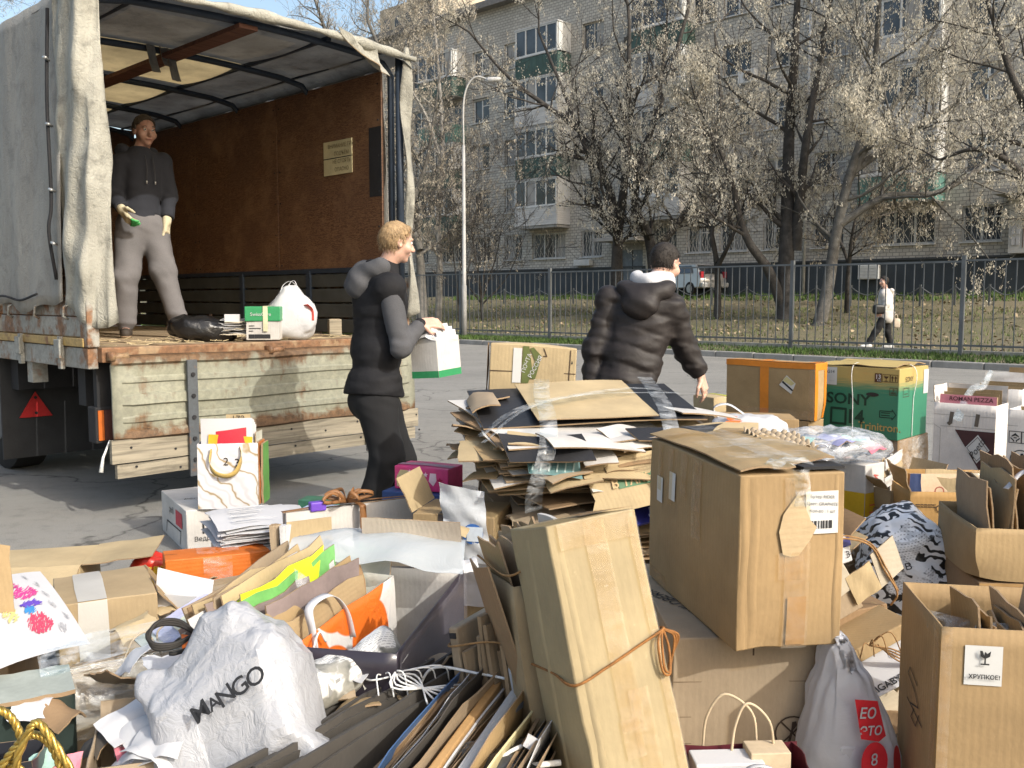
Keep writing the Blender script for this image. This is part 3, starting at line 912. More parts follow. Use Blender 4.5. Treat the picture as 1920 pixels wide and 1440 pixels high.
# ---------------------------------------------------------------- trees
BARK = M('bark_dark', (.062, .056, .050), .95, .45, 5, 30, .9, bdist=.03)
BARKL = M('bark_grey', (.125, .118, .105), .95, .45, 5, 30, .9, bdist=.03)
BARKB = M('bark_pale', (.30, .285, .26), .9, .5, 4, 20, .7, bdist=.02)
SEED = bag_mat('dry_seeds', (.60, .56, .465), .35, .8, 2, 0)
SEED2 = bag_mat('dry_seeds_brown', (.46, .41, .325), .35, .8, 2, 0)
_n = SEED.node_tree
def tree(name, label, base, limbs, d, r0, seed, dens=1.0, bark=BARK, seedm=SEED, top=13.0, spread=.55, levels=3, clusters=2600, depthj=1.0, zmin=3.0, leafsize=.058):
    """limbs: pixel polylines (stem first) lying near distance d, continued by grown branches"""
    rng = np.random.RandomState(seed)
    t = thing(name, label, 'tree', base)
    b0 = np.array(base, float)
    wood = MB(); tips = []
    def to3(px, py, off): return PD(px, py, d + off) - b0
    def grow(p, dr, length, r, lev):
        pts = [p]; k = max(3, int(length / .45)); cur = p.copy(); dd = dr.copy()
        for q in range(k):
            dd = dd + rng.normal(size=3) * .13 + np.array([0, 0, .05]); dd /= np.linalg.norm(dd)
            cur = cur + dd * length / k; pts.append(cur.copy())
        rr = np.linspace(r, max(.006, r * .35), len(pts))
        v, f = tube_vf(pts, rr, 6 if lev < 2 else 3, False)
        wood.add(v, f)
        if lev >= 1: tips.extend(pts[max(1, len(pts) // 3):])
        if lev < levels:
            nb_ = {0: 7, 1: 6, 2: 4, 3: 3}[lev] if lev else int(7 * spread / .55)
            for q in range(nb_):
                i = rng.randint(max(1, len(pts) // 4), len(pts))
                side = rng.normal(size=3); side -= dd * (side @ dd); side /= np.linalg.norm(side)
                nd = dd * .65 + side * .75 + np.array([0, 0, .15]); nd /= np.linalg.norm(nd)
                grow(pts[i], nd, length * rng.uniform(.4, .68), max(.006, rr[i] * .55), lev + 1)
    first_ = True
    for L in limbs:
        offs = np.cumsum(rng.normal(size=len(L)) * .35) * depthj; offs -= offs[0]
        if first_: P = [to3(x, y, o) for (x, y), o in zip(L, offs)]; P[0] = np.array([0, 0, -.15])
        else: P = [to3(x, y, o) for (x, y), o in zip(L, offs)]
        C = curve(P, 10 * len(P))
        ra = r0 if first_ else r0 * .62
        rr = [ra * (1.25 if (first_ and k == 0) else 1) * (1 - .72 * (k / (len(C) - 1))) for k in range(len(C))]
        v, f = tube_vf(C, rr, 9, False); wood.add(v, f)
        ln = np.linalg.norm(C[-1] - C[0])
        m_ = max(5, int(ln * 1.7))
        for q in range(m_):
            i = int(len(C) * rng.uniform(.25, 1.0)) - 1
            if C[i][2] + b0[2] < zmin: continue
            dd = C[min(i + 1, len(C) - 1)] - C[max(0, i - 1)]; dd /= np.linalg.norm(dd)
            side = rng.normal(size=3); side -= dd * (side @ dd); side /= np.linalg.norm(side)
            nd = dd * .5 + side * .85; nd /= np.linalg.norm(nd)
            grow(C[i], nd, rng.uniform(1.3, 3.0) * spread / .55, max(.012, rr[i] * .45), 1)
        if C[-1][2] > 2: grow(C[-1], dd, rng.uniform(1.5, 3.2), rr[-1], 0 if levels > 2 else 1)
        first_ = False
    wood.build('trunk', bark, t, True)
    n_ = int(clusters * dens * .9)
    if n_ and tips:
        T = np.array(tips); pick = T[rng.randint(0, len(T), n_)]
        n_ //= 2; pick = pick[:n_]; c = pick + rng.normal(size=(n_, 3)) * .05; c[:, 2] -= .05
        V = []
        for rep in range(9):
            p = c + rng.normal(size=(n_, 3)) * np.array([.045, .045, .07])
            a = rng.rand(n_) * 6.28; q = rng.uniform(.5, 1.25, n_) * leafsize
            x = np.stack([np.cos(a), np.sin(a), rng.normal(size=n_) * .4], 1) * (q * .38)[:, None]
            y = np.stack([rng.normal(size=n_) * .35, rng.normal(size=n_) * .35, -np.ones(n_)], 1) * q[:, None]
            V.append(np.concatenate([p - x * .3, p + x * .3, p + x + y, p - x * .6 + y * .9], 1).reshape(-1, 3))
        V = np.concatenate(V)
        me = bpy.data.meshes.new('crown'); me.from_pydata(V.tolist(), [], np.arange(len(V)).reshape(-1, 4).tolist()); me.update()
        link('crown', me, seedm, t)
    return t
def depth(p): return float((np.array(p) - CAM) @ FWD)
def T(name, label, px, py, limbs, r0, seed, **kw):
    b_ = PG(px, py)
    return tree(name, label, b_, [[(px, py)] + limbs[0]] + limbs[1:], depth(b_), r0, seed, **kw)
T('maple_tree', 'large forked maple full of dry seed bunches left of the man in the puffer jacket', 1158, 592,
  [[(1157, 500), (1160, 430), (1172, 330), (1178, 200), (1180, 60)], [(1158, 440), (1125, 390), (1105, 300), (1060, 180), (1010, 60)], [(1165, 420), (1120, 300), (1080, 240), (960, 150), (880, 60)], [(1172, 330), (1215, 260), (1240, 150), (1250, 40)]], .26, 11, clusters=9000)
T('maple_tree', 'stout maple with a leaning trunk directly behind the man in the puffer jacket', 1232, 588,
  [[(1225, 500), (1215, 440), (1190, 380), (1210, 280), (1250, 160), (1290, 20)], [(1228, 470), (1270, 420), (1320, 330), (1350, 200), (1340, 60)]], .24, 12, clusters=8500)
T('young_tree', 'small dark multi-stemmed tree right of the man in the puffer jacket', 1345, 596,
  [[(1346, 540), (1342, 480), (1330, 420), (1310, 350)], [(1346, 500), (1375, 440), (1395, 380)], [(1345, 490), (1335, 440), (1350, 370), (1345, 300)]], .14, 13, clusters=3200, spread=.4, zmin=2.2, seedm=SEED2)
T('maple_tree', 'tall straight dark trunk standing behind the centre fence post', 1472, 600,
  [[(1474, 500), (1477, 380), (1480, 250), (1490, 100), (1497, -40)], [(1468, 575), (1440, 505), (1405, 455), (1385, 400), (1370, 330), (1330, 240)], [(1492, 470), (1500, 370), (1515, 240), (1540, 100), (1560, -20)]], .30, 14, clusters=11000)
T('maple_tree', 'leaning maple sweeping up to the right above the walking woman', 1535, 606,
  [[(1552, 540), (1568, 440), (1590, 340), (1620, 240), (1640, 120), (1650, -20)], [(1590, 340), (1640, 250), (1700, 160), (1750, 60)], [(1575, 420), (1660, 370), (1760, 360), (1860, 300), (1925, 240)], [(1600, 320), (1700, 250), (1800, 190), (1900, 110)]], .21, 15, clusters=11000, bark=BARKL)
T('young_tree', 'slim bushy tree with dark stems just left of the walking woman', 1588, 588,
  [[(1590, 520), (1598, 440), (1612, 380)], [(1590, 490), (1570, 430), (1560, 330)], [(1594, 460), (1640, 410), (1720, 390)]], .10, 16, clusters=2200, spread=.4, zmin=2.4, seedm=SEED2)
T('maple_tree', 'spreading maple whose dry crown fills the upper right corner', 1990, 600,
  [[(1985, 480), (1960, 300), (1900, 150), (1850, 0)], [(1975, 400), (1900, 310), (1830, 280), (1760, 300)]], .2, 21, clusters=7000)
T('pale_tree', 'slender pale-barked tree rising between the truck and the street lamp', 822, 600,
  [[(824, 500), (822, 400), (830, 270), (822, 130), (808, -20)], [(826, 300), (800, 220), (760, 150)]], .15, 17, clusters=3600, bark=BARKB, seedm=SEED2, spread=.5)
T('maple_tree', 'thick grey trunk rising right beside the rear edge of the truck tarpaulin', 792, 612,
  [[(790, 540), (786, 470), (770, 330), (745, 180), (690, 40)], [(788, 470), (770, 400), (800, 300), (820, 180)]], .22, 18, clusters=4200, bark=BARKL, seedm=SEED2)
T('shrub', 'bare dark many-stemmed shrub behind the fence below the street lamp', 905, 600,
  [[(900, 540), (890, 470), (880, 400)], [(905, 560), (930, 480), (945, 400)], [(903, 560), (910, 470), (905, 390)], [(905, 570), (950, 520), (985, 440)], [(903, 570), (870, 520), (850, 440)]], .06, 19, clusters=700, spread=.4, zmin=1.6, seedm=SEED2)
T('shrub', 'thin bare shrub by the fence close to the truck side', 862, 604,
  [[(858, 550), (850, 480), (838, 420)], [(864, 560), (880, 500), (890, 440)], [(862, 570), (866, 480), (860, 380)]], .05, 20, clusters=400, spread=.4, zmin=1.6, seedm=SEED2)
T('maple_tree', 'bare tree beyond the truck roof filling the gap of sky at top centre', 640, 560,
  [[(640, 300), (630, 150), (610, 60), (570, -60)], [(640, 200), (690, 100), (740, 20)]], .25, 22, clusters=5200, seedm=SEED2, bark=BARKL)
T('maple_tree', 'tall tree seen only over the far left edge of the tarpaulin', -260, 585,
  [[(-250, 300), (-200, 120), (-120, -40)], [(-240, 250), (-120, 140), (20, 60)], [(-220, 200), (-80, 40), (30, -20)]], .25, 23, clusters=5200, seedm=SEED2)

# ---------------------------------------------------------------- bench and parked car beyond the lawn
bp = PG(1032, 553)
bench = thing('bench', 'turquoise painted bench with slats beside the brick block', 'bench', bp, SYAW + math.pi)
BT = M('bench_turquoise', (.10, .30, .36), .6, .25)
for k in range(4): MB().box(-.05 + .0, .0, -.9, .9, .5 + k * .13, .61 + k * .13).build('slat', BT, bench)
for k in range(4): MB().box(.02 + k * .11, .115 + k * .11, -.9, .9, .44, .47).build('slat', BT, bench)
for s in (-.7, .7):
    MB().box(.0, .42, s - .04, s + .04, 0, .44).build('leg', M('bench_metal', (.05, .07, .09), .6), bench)
    MB().box(-.1, -.055, s - .03, s + .03, .3, 1.0).build('back_post', M('bench_metal', (.05, .07, .09), .6), bench)
def car(p, yaw):
    t = thing('parked_car', 'silver hatchback parked by the block, seen past the reaching man', 'car', p, yaw)
    PAINT = M('car_silver', (.46, .46, .45), .3, .08, 2, 60, .02, metal=.4)
    prof = [(-2.0, .35), (-2.08, .7), (-1.95, 1.0), (-1.45, 1.5), (.45, 1.52), (1.15, 1.02), (1.9, .9), (2.05, .6), (2.0, .3)]
    hw = lambda z: .84 if z < 1.0 else .84 - (z - 1.0) * .42
    v = []; f = []
    for s in (-1, 1):
        for x, z in prof: v.append((x, s * hw(z), z))
    k = len(prof)
    f.append(tuple(range(k))); f.append(tuple(range(2 * k - 1, k - 1, -1)))
    for i in range(k): f.append((i, i + k, (i + 1) % k + k, (i + 1) % k))
    mesh('body', v, f, PAINT, t, sharp=40).modifiers.new('b', 'BEVEL').width = .05
    G = glass_mat('car_glass')
    MB().quad((-1.99, -.68, 1.03), (-1.99, .68, 1.03), (-1.52, .6, 1.44), (-1.52, -.6, 1.44)).build('rear_window', G, t)
    for s in (-1, 1):
        MB().quad((-1.4, s * .80, 1.06), (.9, s * .80, 1.06), (.4, s * .68, 1.42), (-1.2, s * .68, 1.42)).build('side_window', G, t)
        MB().box(-2.07, -1.93, s * .58, s * .8, .82, 1.12).build('tail_light', M('tail_red', (.4, .03, .04), .3), t)
        for x in (-1.3, 1.35):
            w = MB().tube([(x, s * .7, .32), (x, s * .87, .32)], .32, 20).build('wheel', M('tyre', (.02, .02, .02), .8), t)
            MB().tube([(x, s * .86, .32), (x, s * .885, .32)], .2, 14).build('rim', M('rim', (.4, .4, .4), .4, metal=.6), w)
    MB().box(-2.2, -1.95, -.8, .8, .36, .6).build('bumper', PAINT, t, bevel=.05)
    MB().box(-2.13, -2.06, -.25, .25, .72, .84).build('number_plate', PAPER, t)
car(PG(1287, 554), math.radians(118))
# low rail fence by the block
rb = thing('low_rail', 'low painted chain rail along the path by the block', 'rail', sn(0, 33.5, lawn_z(33.5)), SYAW)
for k, px in enumerate(range(880, 1920, 65)):
    MB().box(-.03, .03, s_at(px, 33.5) - .03, s_at(px, 33.5) + .03, -.05, .75).build('post', FENCEM, rb)
    a, c_ = s_at(px, 33.5), s_at(px + 65, 33.5)
    MB().tube([(0, a + (c_ - a) * q / 8, .68 - .3 * math.sin(math.pi * q / 8)) for q in range(9)], .022, 6).build('chain', FENCEM, rb, True)
# ================================================================ truck
RUST = None
def rust_mat(name, paint, rust=(.15, .075, .035), amt=.5, scale=5, edge=None):
    m, nt, b = nodes(name)
    v, r = rnd_loc(nt, coords(nt))
    a = noise_tex(nt, v, scale, 7, .68); g = noise_tex(nt, v, scale * 5, 5, .7); big = noise_tex(nt, v, 1.3, 4)
    base = ramp(nt, big, [(.3, tuple(x * .8 for x in paint)), (.7, tuple(min(1, x * 1.12) for x in paint))])
    dirt = mixc(nt, ramp(nt, g, [(.36, 0.0), (.66, .75)]), base, tuple(x * .45 + .02 for x in paint))
    rc = ramp(nt, g, [(.3, tuple(x * .5 for x in rust)), (.7, tuple(x * 1.9 for x in rust))])
    if edge:      # wear gathers along the top and bottom edges and runs down in streaks
        st = noise_tex(nt, mapping(nt, v, (9, 9, .9)), 1.0, 5, .6); sp = nn(nt, 'ShaderNodeSeparateXYZ'); nt.links.new(coords(nt), sp.inputs[0])
        dz = nn(nt, 'ShaderNodeMath', operation='SUBTRACT'); nt.links.new(sp.outputs[2], dz.inputs[0]); dz.inputs[1].default_value = edge[0]
        ab = nn(nt, 'ShaderNodeMath', operation='ABSOLUTE'); nt.links.new(dz.outputs[0], ab.inputs[0])
        mr = nn(nt, 'ShaderNodeMapRange'); nt.links.new(ab.outputs[0], mr.inputs['Value'])
        for q_, x_ in (('From Min', edge[1] * .55), ('From Max', edge[1]), ('To Min', -.05), ('To Max', .16)): mr.inputs[q_].default_value = x_
        s1 = nn(nt, 'ShaderNodeMath', operation='MULTIPLY_ADD'); nt.links.new(st, s1.inputs[0]); s1.inputs[1].default_value = .5; nt.links.new(mr.outputs[0], s1.inputs[2])
        s2 = nn(nt, 'ShaderNodeMath', operation='MULTIPLY_ADD'); nt.links.new(a, s2.inputs[0]); s2.inputs[1].default_value = .5; nt.links.new(s1.outputs[0], s2.inputs[2]); a = s2.outputs[0]
    k = ramp(nt, a, [(amt, 0.0), (amt + .1, 1.0)])
    c = mixc(nt, k, dirt, rc)
    nt.links.new(c, b.inputs['Base Color'])
    b.inputs['Roughness'].default_value = .62
    bump(nt, b, a, .25, .01)
    return m
STEELG = rust_mat('tailgate_paint', (.30, .30, .225), (.11, .062, .03), .50, edge=(.76, .26))
STEELR = rust_mat('sideboard_paint', (.34, .33, .29), amt=.46)
RAILM = rust_mat('rail_paint', (.32, .32, .29), amt=.52)
YELLOWR = rust_mat('rail_yellow', (.50, .34, .12), amt=.52)
RUSTY = rust_mat('rusty_beam', (.33, .22, .12), amt=.42)
DARKM = M('chassis_dark', (.02, .02, .022), .8, .3)
def wood_mat(name, c, scale=(1, 18, 18), dark=.45):
    m, nt, b = nodes(name)
    v, r = rnd_loc(nt, coords(nt))
    g = noise_tex(nt, mapping(nt, v, scale), 1.6, 6, .62, 1.2); sp = noise_tex(nt, v, 12, 5, .7)
    cc = ramp(nt, g, [(.3, tuple(x * dark for x in c)), (.55, c), (.75, tuple(min(1, x * 1.25) for x in c))])
    cc = mixc(nt, ramp(nt, sp, [(.55, 0.0), (.75, .5)]), cc, tuple(x * .35 for x in c))
    nt.links.new(cc, b.inputs['Base Color']); b.inputs['Roughness'].default_value = .85
    bump(nt, b, g, .35, .006)
    return m
PLANK = wood_mat('old_plank', (.29, .255, .19), dark=.4)
FLOORW = wood_mat('floor_plank', (.36, .27, .17), (18, 1, 18))
def ply_mat():
    m, nt, b = nodes('plywood_wall')
    v = coords(nt)
    w = nn(nt, 'ShaderNodeTexWave', wave_type='RINGS')
    w.inputs['Scale'].default_value = 4.5; w.inputs['Distortion'].default_value = 34; w.inputs['Detail'].default_value = 6; w.inputs['Detail Scale'].default_value = .7; w.inputs['Detail Roughness'].default_value = .72
    nt.links.new(mapping(nt, v, (1, .8, 3.2)), w.inputs['Vector'])
    d = noise_tex(nt, v, 2.0, 6, .65)
    c = ramp(nt, w.outputs[1], [(.1, (.085, .038, .019)), (.5, (.14, .068, .033)), (.9, (.20, .105, .052))])
    c = mixc(nt, ramp(nt, d, [(.4, 0.0), (.66, .6)]), c, (.10, .05, .03))
    c = mixc(nt, ramp(nt, noise_tex(nt, v, 1.3, 8, .72), [(.50, 0.0), (.68, .7)]), c, (.27, .155, .08))
    nt.links.new(c, b.inputs['Base Color']); b.inputs['Roughness'].default_value = .6
    bump(nt, b, w.outputs[1], .2, .004)
    return m
PLYM = ply_mat()
def canvas_mat(name, c, trans=.2, dirt=.5, spec=.25):
    m, nt, b = nodes(name)
    v = coords(nt)
    a = noise_tex(nt, mapping(nt, v, (1.4, 1.4, .5)), 1.6, 6, .65); g = noise_tex(nt, v, 7, 6, .72, .6); cr = noise_tex(nt, v, 24, 4, .6, 2.5)
    cc = ramp(nt, a, [(.3, tuple(x * .72 for x in c)), (.7, tuple(min(1, x * 1.12) for x in c))])
    cc = mixc(nt, ramp(nt, g, [(.5, 0.0), (.72, dirt)]), cc, tuple(x * .38 for x in c))
    nt.links.new(cc, b.inputs['Base Color']); b.inputs['Roughness'].default_value = .6; b.inputs['Specular IOR Level'].default_value = spec
    n1 = bump(nt, b, cr, .6, .015); bump(nt, b, noise_tex(nt, mapping(nt, v, (3, 3, .4)), 2.2, 3), .5, .04, n1)
    if trans:
        tl = nn(nt, 'ShaderNodeBsdfTranslucent'); nt.links.new(cc, tl.inputs[0])
        mx = nn(nt, 'ShaderNodeMixShader'); mx.inputs[0].default_value = trans
        nt.links.new(b.outputs[0], mx.inputs[1]); nt.links.new(tl.outputs[0], mx.inputs[2])
        nt.links.new(mx.outputs[0], nt.nodes['Material Output'].inputs[0])
    return m
CANVAS = canvas_mat('tarp_grey', (.35, .335, .30), .10)
CANVASL = canvas_mat('tarp_flap', (.40, .39, .335), .06, .9)
ROOFC = canvas_mat('tarp_roof', (.36, .37, .37), .42)
ROOFT = canvas_mat('tarp_roof_patch', (.70, .62, .45), .65, .2)
FRAMEM = M('tilt_frame', (.035, .05, .075), .5, .3, metal=.2)
BEAMW = wood_mat('tilt_beam', (.14, .062, .042))

TC = PD(185, 668, 5.8); FLZ = 1.075
truck = thing('truck', 'open flatbed truck with dirty grey tarpaulin, rusty sides and tailgate let down', 'truck', (TC[0], TC[1], 0), SYAW)
TW, TL, TH = 2.40, 4.7, 3.27
# bed floor planks
for k in range(11):
    x0 = .03 + k * (TW - .06) / 11
    MB().box(x0, x0 + (TW - .06) / 11 - .006, .0, TL, FLZ - .05, FLZ + random.Random(k).uniform(-.006, 0)).build('floor_plank', FLOORW, truck)
MB().box(-.01, TW + .01, -.075, -.002, .985, FLZ + .004).build('rear_sill', RUSTY, truck, bevel=.008)
# frame rails and sideboards on the left (camera) side and right side
for nm, x0, x1 in (('left', -.07, -.005), ('right', TW + .005, TW + .07)):
    MB().box(x0, x1, -.01, TL, .945, 1.075).build('side_rail', RAILM, truck, bevel=.006)
    MB().box(x0 - .012 * (1 if nm == 'left' else -1), x1, .03, TL, 1.08, 1.135).build('upper_rail', YELLOWR, truck, bevel=.006)
    for j in range(3):
        y0 = .10 + j * 1.52
        sbm = MB()
        for q in range(4): sbm.box(x0 + .01 + .012 * (q % 2), x1 - .01, y0, y0 + 1.46, 1.14 + q * .13, 1.265 + q * .13)
        sbm.build('sideboard', STEELR, truck, bevel=.006)
    for q in range(6):
        y0 = .35 + q * .72
        MB().box(x0 - .03, x0 - .002, y0, y0 + .05, .93, 1.14).box(x0 - .045, x0 - .03, y0 - .02, y0 + .07, 1.0, 1.12).build('hinge', RAILM, truck, bevel=.004)
    for q in range(8):
        y0 = .22 + q * .5
        MB().tube([(x0 - .01, y0, 1.34), (x0 - .04, y0 + .01, 1.33), (x0 - .045, y0 + .02, 1.27), (x0 - .01, y0 + .025, 1.25)], .008, 6).build('hook', RAILM, truck, True)
MB().box(-.075, .0, -.03, .085, 1.08, 1.55).build('corner_post', STEELR, truck, bevel=.008)
MB().box(TW, TW + .075, -.03, .085, 1.08, 1.55).build('corner_post', STEELR, truck, bevel=.008)
# tailgate hanging down: pressed steel with ribs, two timber boards below
tg = bpy.data.objects.new('tailgate', None)
gx0, gx1 = .02, TW + .03; gy = -.10
prof = [(0, 1.01), (-.02, 1.0), (-.022, .985), (-.004, .97), (-.004, .885), (-.014, .875), (-.014, .862), (-.002, .852), (-.002, .775), (-.02, .765), (-.022, .725), (-.004, .715), (-.004, .64), (-.016, .63), (-.016, .615), (-.004, .605), (-.004, .55), (-.026, .54), (-.028, .515), (-.02, .51)]
nx = 40; gv = []; gf = []
for i in range(nx + 1):
    x = gx0 + (gx1 - gx0) * i / nx
    for (a, z) in prof:
        flat = 1.0 if .10 < (x - gx0) < (gx1 - gx0 - .10) else 0.0
        dent = .006 * math.sin(x * 9 + z * 13) + .008 * math.sin(x * 3.1 - z * 21) * flat
        gv.append((x, gy + a * (flat if -.03 < a and z < .98 else 1) - .006 * (1 - flat) + dent * .6 + (1.01 - z) * -.03, z + .004 * math.sin(x * 5)))
m_ = len(prof)
for i in range(nx):
    for j in range(m_ - 1): gf.append((i * m_ + j, (i + 1) * m_ + j, (i + 1) * m_ + j + 1, i * m_ + j + 1))
tgo = mesh('tailgate', gv, gf, STEELG, truck, sharp=28)
sm = tgo.modifiers.new('t', 'SOLIDIFY'); sm.thickness = .02; sm.offset = -1
for z0, z1, xa, xb in ((.36, .505, .0, TW + .06), (.265, .352, .03, TW + .03)):
    v, f = grid_vf((xa, 0, z0), (xb - xa, 0, 0), (0, 0, z1 - z0), 30, 2)
    P = np.array(v); P[:, 1] = gy - .025 + .003 * wob(P, int(z0 * 99), 4); P[:, 2] += .004 * wob(P, 5, 6) * (1 if z0 < .3 else .4)
    V, ff, ii = sheet_vf(P, 30, 2, .035)
    o = mesh('plank', V, ff, PLANK, tgo, sharp=35)
    for q in range(9): MB().tube([(xa + .12 + q * .29, gy - .047, (z0 + z1) / 2 + .02 * (-1) ** q), (xa + .12 + q * .29, gy - .041, (z0 + z1) / 2 + .02 * (-1) ** q)], .008, 6).build('bolt', DARKM, tgo)
STRAP = rust_mat('strap_blue_grey', (.075, .085, .095), amt=.6)
TCw = np.array([TC[0], TC[1], 0])
def tg_x(px):
    C = TCw + U * gy + np.array([0, 0, .8]); return solve_w(C, N, px)
for px in (352, 683):
    x = tg_x(px)
    st = MB().box(x - .035, x + .035, gy - .075, gy - .055, .22, .985).build('strap', STRAP, tgo, bevel=.004)
    for q in range(5): MB().tube([(x, gy - .084, .33 + q * .14), (x, gy - .074, .33 + q * .14)], .014, 10).build('bolt', DARKM, st)
for px in (222, 515):
    x = tg_x(px)
    MB().tube([(x - .05, gy - .02, 1.02), (x + .06, gy - .02, 1.025)], .022, 10).box(x - .06, x - .03, gy - .05, gy + .03, 1.0, 1.05).build('hinge', RUSTY, tgo, True)
# chassis, mud flap, wheels, lamps
MB().box(.72, .84, .1, TL, .62, .95).box(TW - .84, TW - .72, .1, TL, .62, .95).box(.05, TW - .05, .35, .47, .68, .95).box(.05, TW - .05, 1.6, 1.75, .7, .95).build('chassis', DARKM, truck)
fl_ = MB().box(-.02, .78, 1.78, 1.80, .16, .93).build('mud_flap', M('mud_rubber', (.028, .029, .031), .8, .3), truck)
MB().add([(.10, 1.772, .47), (.32, 1.772, .47), (.21, 1.772, .655)], [(0, 1, 2)]) 
rt = MB(); rt.add([(.10, 1.775, .47), (.34, 1.775, .47), (.22, 1.775, .665), (.10, 1.765, .47), (.34, 1.765, .47), (.22, 1.765, .665)], [(3, 4, 5), (2, 1, 0), (0, 1, 4, 3), (1, 2, 5, 4), (2, 0, 3, 5)])
rt.build('reflector', M('reflector_red', (.50, .03, .03), .3), fl_)
for a, b_ in ((.22, .5), (.22, .62)): MB().tube([(a, 1.76, b_), (a, 1.766, b_)], .012, 8).build('bolt', DARKM, fl_)
for x in (.12, TW - .42):
    for y in (2.35, 3.5):
        w = MB().tube([(x, y, .48), (x + .04, y, .48), (x + .26, y, .48), (x + .3, y, .48)], [.40, .48, .48, .40], 24).build('wheel', M('tyre_truck', (.018, .018, .018), .85), truck, sharp=40)
        MB().tube([(x - .01, y, .48), (x + .02, y, .48)], .24, 16).build('rim', M('rim_truck', (.12, .12, .12), .6), w)
MB().box(-.06, TW + .05, 3.9, 4.0, .3, .95).build('crossmember', DARKM, truck)
lt = MB().box(-.02, .16, .04, .16, .47, .70).build('tail_lamp', DARKM, truck, bevel=.008)
MB().box(-.005, .03, .03, .042, .49, .68).build('lens', M('lens_orange', (.55, .14, .03), .3), lt)
MB().box(.032, .15, .03, .042, .49, .68).build('lens', M('lens_dark', (.09, .04, .035), .2), lt)
for q in range(2): MB().tube([(.09, .02, .56 + .06 * q), (.14, .02, .565 + .06 * q)], .012, 8).build('bulb', M('bulb', (.75, .72, .7), .2), lt, True)
MB().box(.0, .1, .05, .1, .69, .99).build('lamp_bracket', DARKM, truck)
MB().box(-.05, .05, 1.0, 1.1, .80, .945).build('bracket', RAILM, truck)
MB().tube([(.02, -.07, .5), (-.03, -.08, .4), (-.05, -.09, .31)], [.006, .008, .014], 6).build('loose_cable', TWINEW, truck, True)
# tarpaulin: side, roof, flaps
def tarp_side(x, sgn, mat, nm):
    ny, nz = 60, 26; P = []
    for j in range(nz + 1):
        z = 1.33 + (TH - 1.33) * j / nz
        for i in range(ny + 1):
            y = .25 + (TL - .25) * i / ny
            fold = .011 * math.sin(y * 7.5 + .8 * math.sin(z * 1.6)) * (.35 + .65 * (1 - j / nz)) + .005 * math.sin(y * 17 + z * 2)
            hem = .05 * math.sin(y * 5.2) + .03 * math.sin(y * 11.7)
            P.append((x + sgn * (.05 + fold + .05 * (1 - j / nz)), y, z + hem * (1 - j / nz) ** 3 * .6))
    V, f, ii = sheet_vf(P, ny, nz, .006)
    return mesh(nm, V, f, mat, truck, True)
tarp_side(0, -1, CANVAS, 'side_tarp'); tarp_side(TW, 1, CANVAS, 'side_tarp')
# roof cloth with translucent patches
nxr, nyr = 32, 47; P = []
for j in range(nyr + 1):
    y = -.12 + (TL + .12) * j / nyr
    for i in range(nxr + 1):
        x = -.05 + (TW + .1) * i / nxr; t = i / nxr
        sag = -.045 * abs(math.sin(math.pi * (y - .0) / 1.17)) * math.sin(math.pi * t)
        P.append((x, y, TH + .05 * math.sin(math.pi * t) + sag - (.05 if i in (0, nxr) else 0) - (.03 * math.sin(x * 6) + .03 if j == 0 else 0)))
V, f, ii = sheet_vf(P, nxr, nyr, .004)
mi = []
bows = [.06, 1.18, 2.35, 3.5, 4.62]
for q in f:
    c = V[list(q)].mean(0); inx = .42 < c[0] < 1.72
    iny = any(b + .07 < c[1] < b + 1.08 for b in bows[1:4]) 
    fst = bows[0] + .2 < c[1] < bows[1] - .1 and .45 < c[0] < 1.7
    mi.append(1 if inx and iny else (2 if fst else 0))
ROOFP = canvas_mat('tarp_roof_pale', (.42, .41, .38), .42, .3)
mesh('roof_tarp', V, f, [ROOFC, ROOFT, ROOFP], truck, True, idx=mi)
for y in bows:
    pts = [(.02, y, 1.5), (.02, y, TH - .14), (.10, y, TH - .06)] + [(TW * q / 8, y, TH - .045 + .05 * math.sin(math.pi * q / 8)) for q in range(1, 8)] + [(TW - .10, y, TH - .06), (TW - .02, y, TH - .14), (TW - .02, y, 1.5)]
    MB().tube(pts, .026, 8).build('bow', FRAMEM, truck, True)
MB().box(1.02, 1.16, -.02, TL, TH - .06, TH - .03).build('roof_beam', BEAMW, truck)
for x in (.35, 1.75, 2.25): MB().box(x, x + .03, .0, TL, TH - .0, TH + .03).build('roof_batten', FRAMEM, truck)
MB().tube([(.0, -.02, 1.5), (.0, -.02, TH - .02)], .03, 8).build('frame_post', FRAMEM, truck, True)
MB().tube([(TW, -.02, 1.5), (TW, -.02, TH - .02)], .03, 8).build('frame_post', FRAMEM, truck, True)
# rear curtain bunched round the left corner
path = curve([(-.075, .30), (-.085, .2), (-.085, .08), (-.065, -.03), (-.02, -.07), (.05, -.075)], 40); P = []
nz = 44; nc = len(path) - 1
for j in range(nz + 1):
    z = 1.30 + (TH + .06 - 1.30) * j / nz; tz = j / nz
    for i, p in enumerate(path):
        a = i / nc
        wv = .010 * math.sin(a * 9 + z * 3) + .008 * math.sin(z * 11 + a * 5) + .016 * math.sin(a * 16 - z * 5)
        pinch = .025 * math.exp(-((z - 1.62) / .12) ** 2) * math.sin(a * 3.1) - .02 * math.exp(-((z - 2.3) / .2) ** 2)
        zz = z + (.06 * math.sin(a * 5 + 1) - .02) * (1 - tz) ** 4 - (.03 * a if j == 0 else 0)
        P.append((p[0] - (wv + pinch) * .9 + (.05 * (1 - tz) if a > .8 else 0), p[1] - (wv + pinch) * .8, zz))
P = np.array(P); cr = crumple(P, 31, 3.2, 4) - .5
P[:, 0] -= cr * .045; P[:, 1] -= cr * .045
V, f, ii = sheet_vf(P, nc, nz, .008)
mesh('rear_flap', V, f, CANVASL, truck, True)
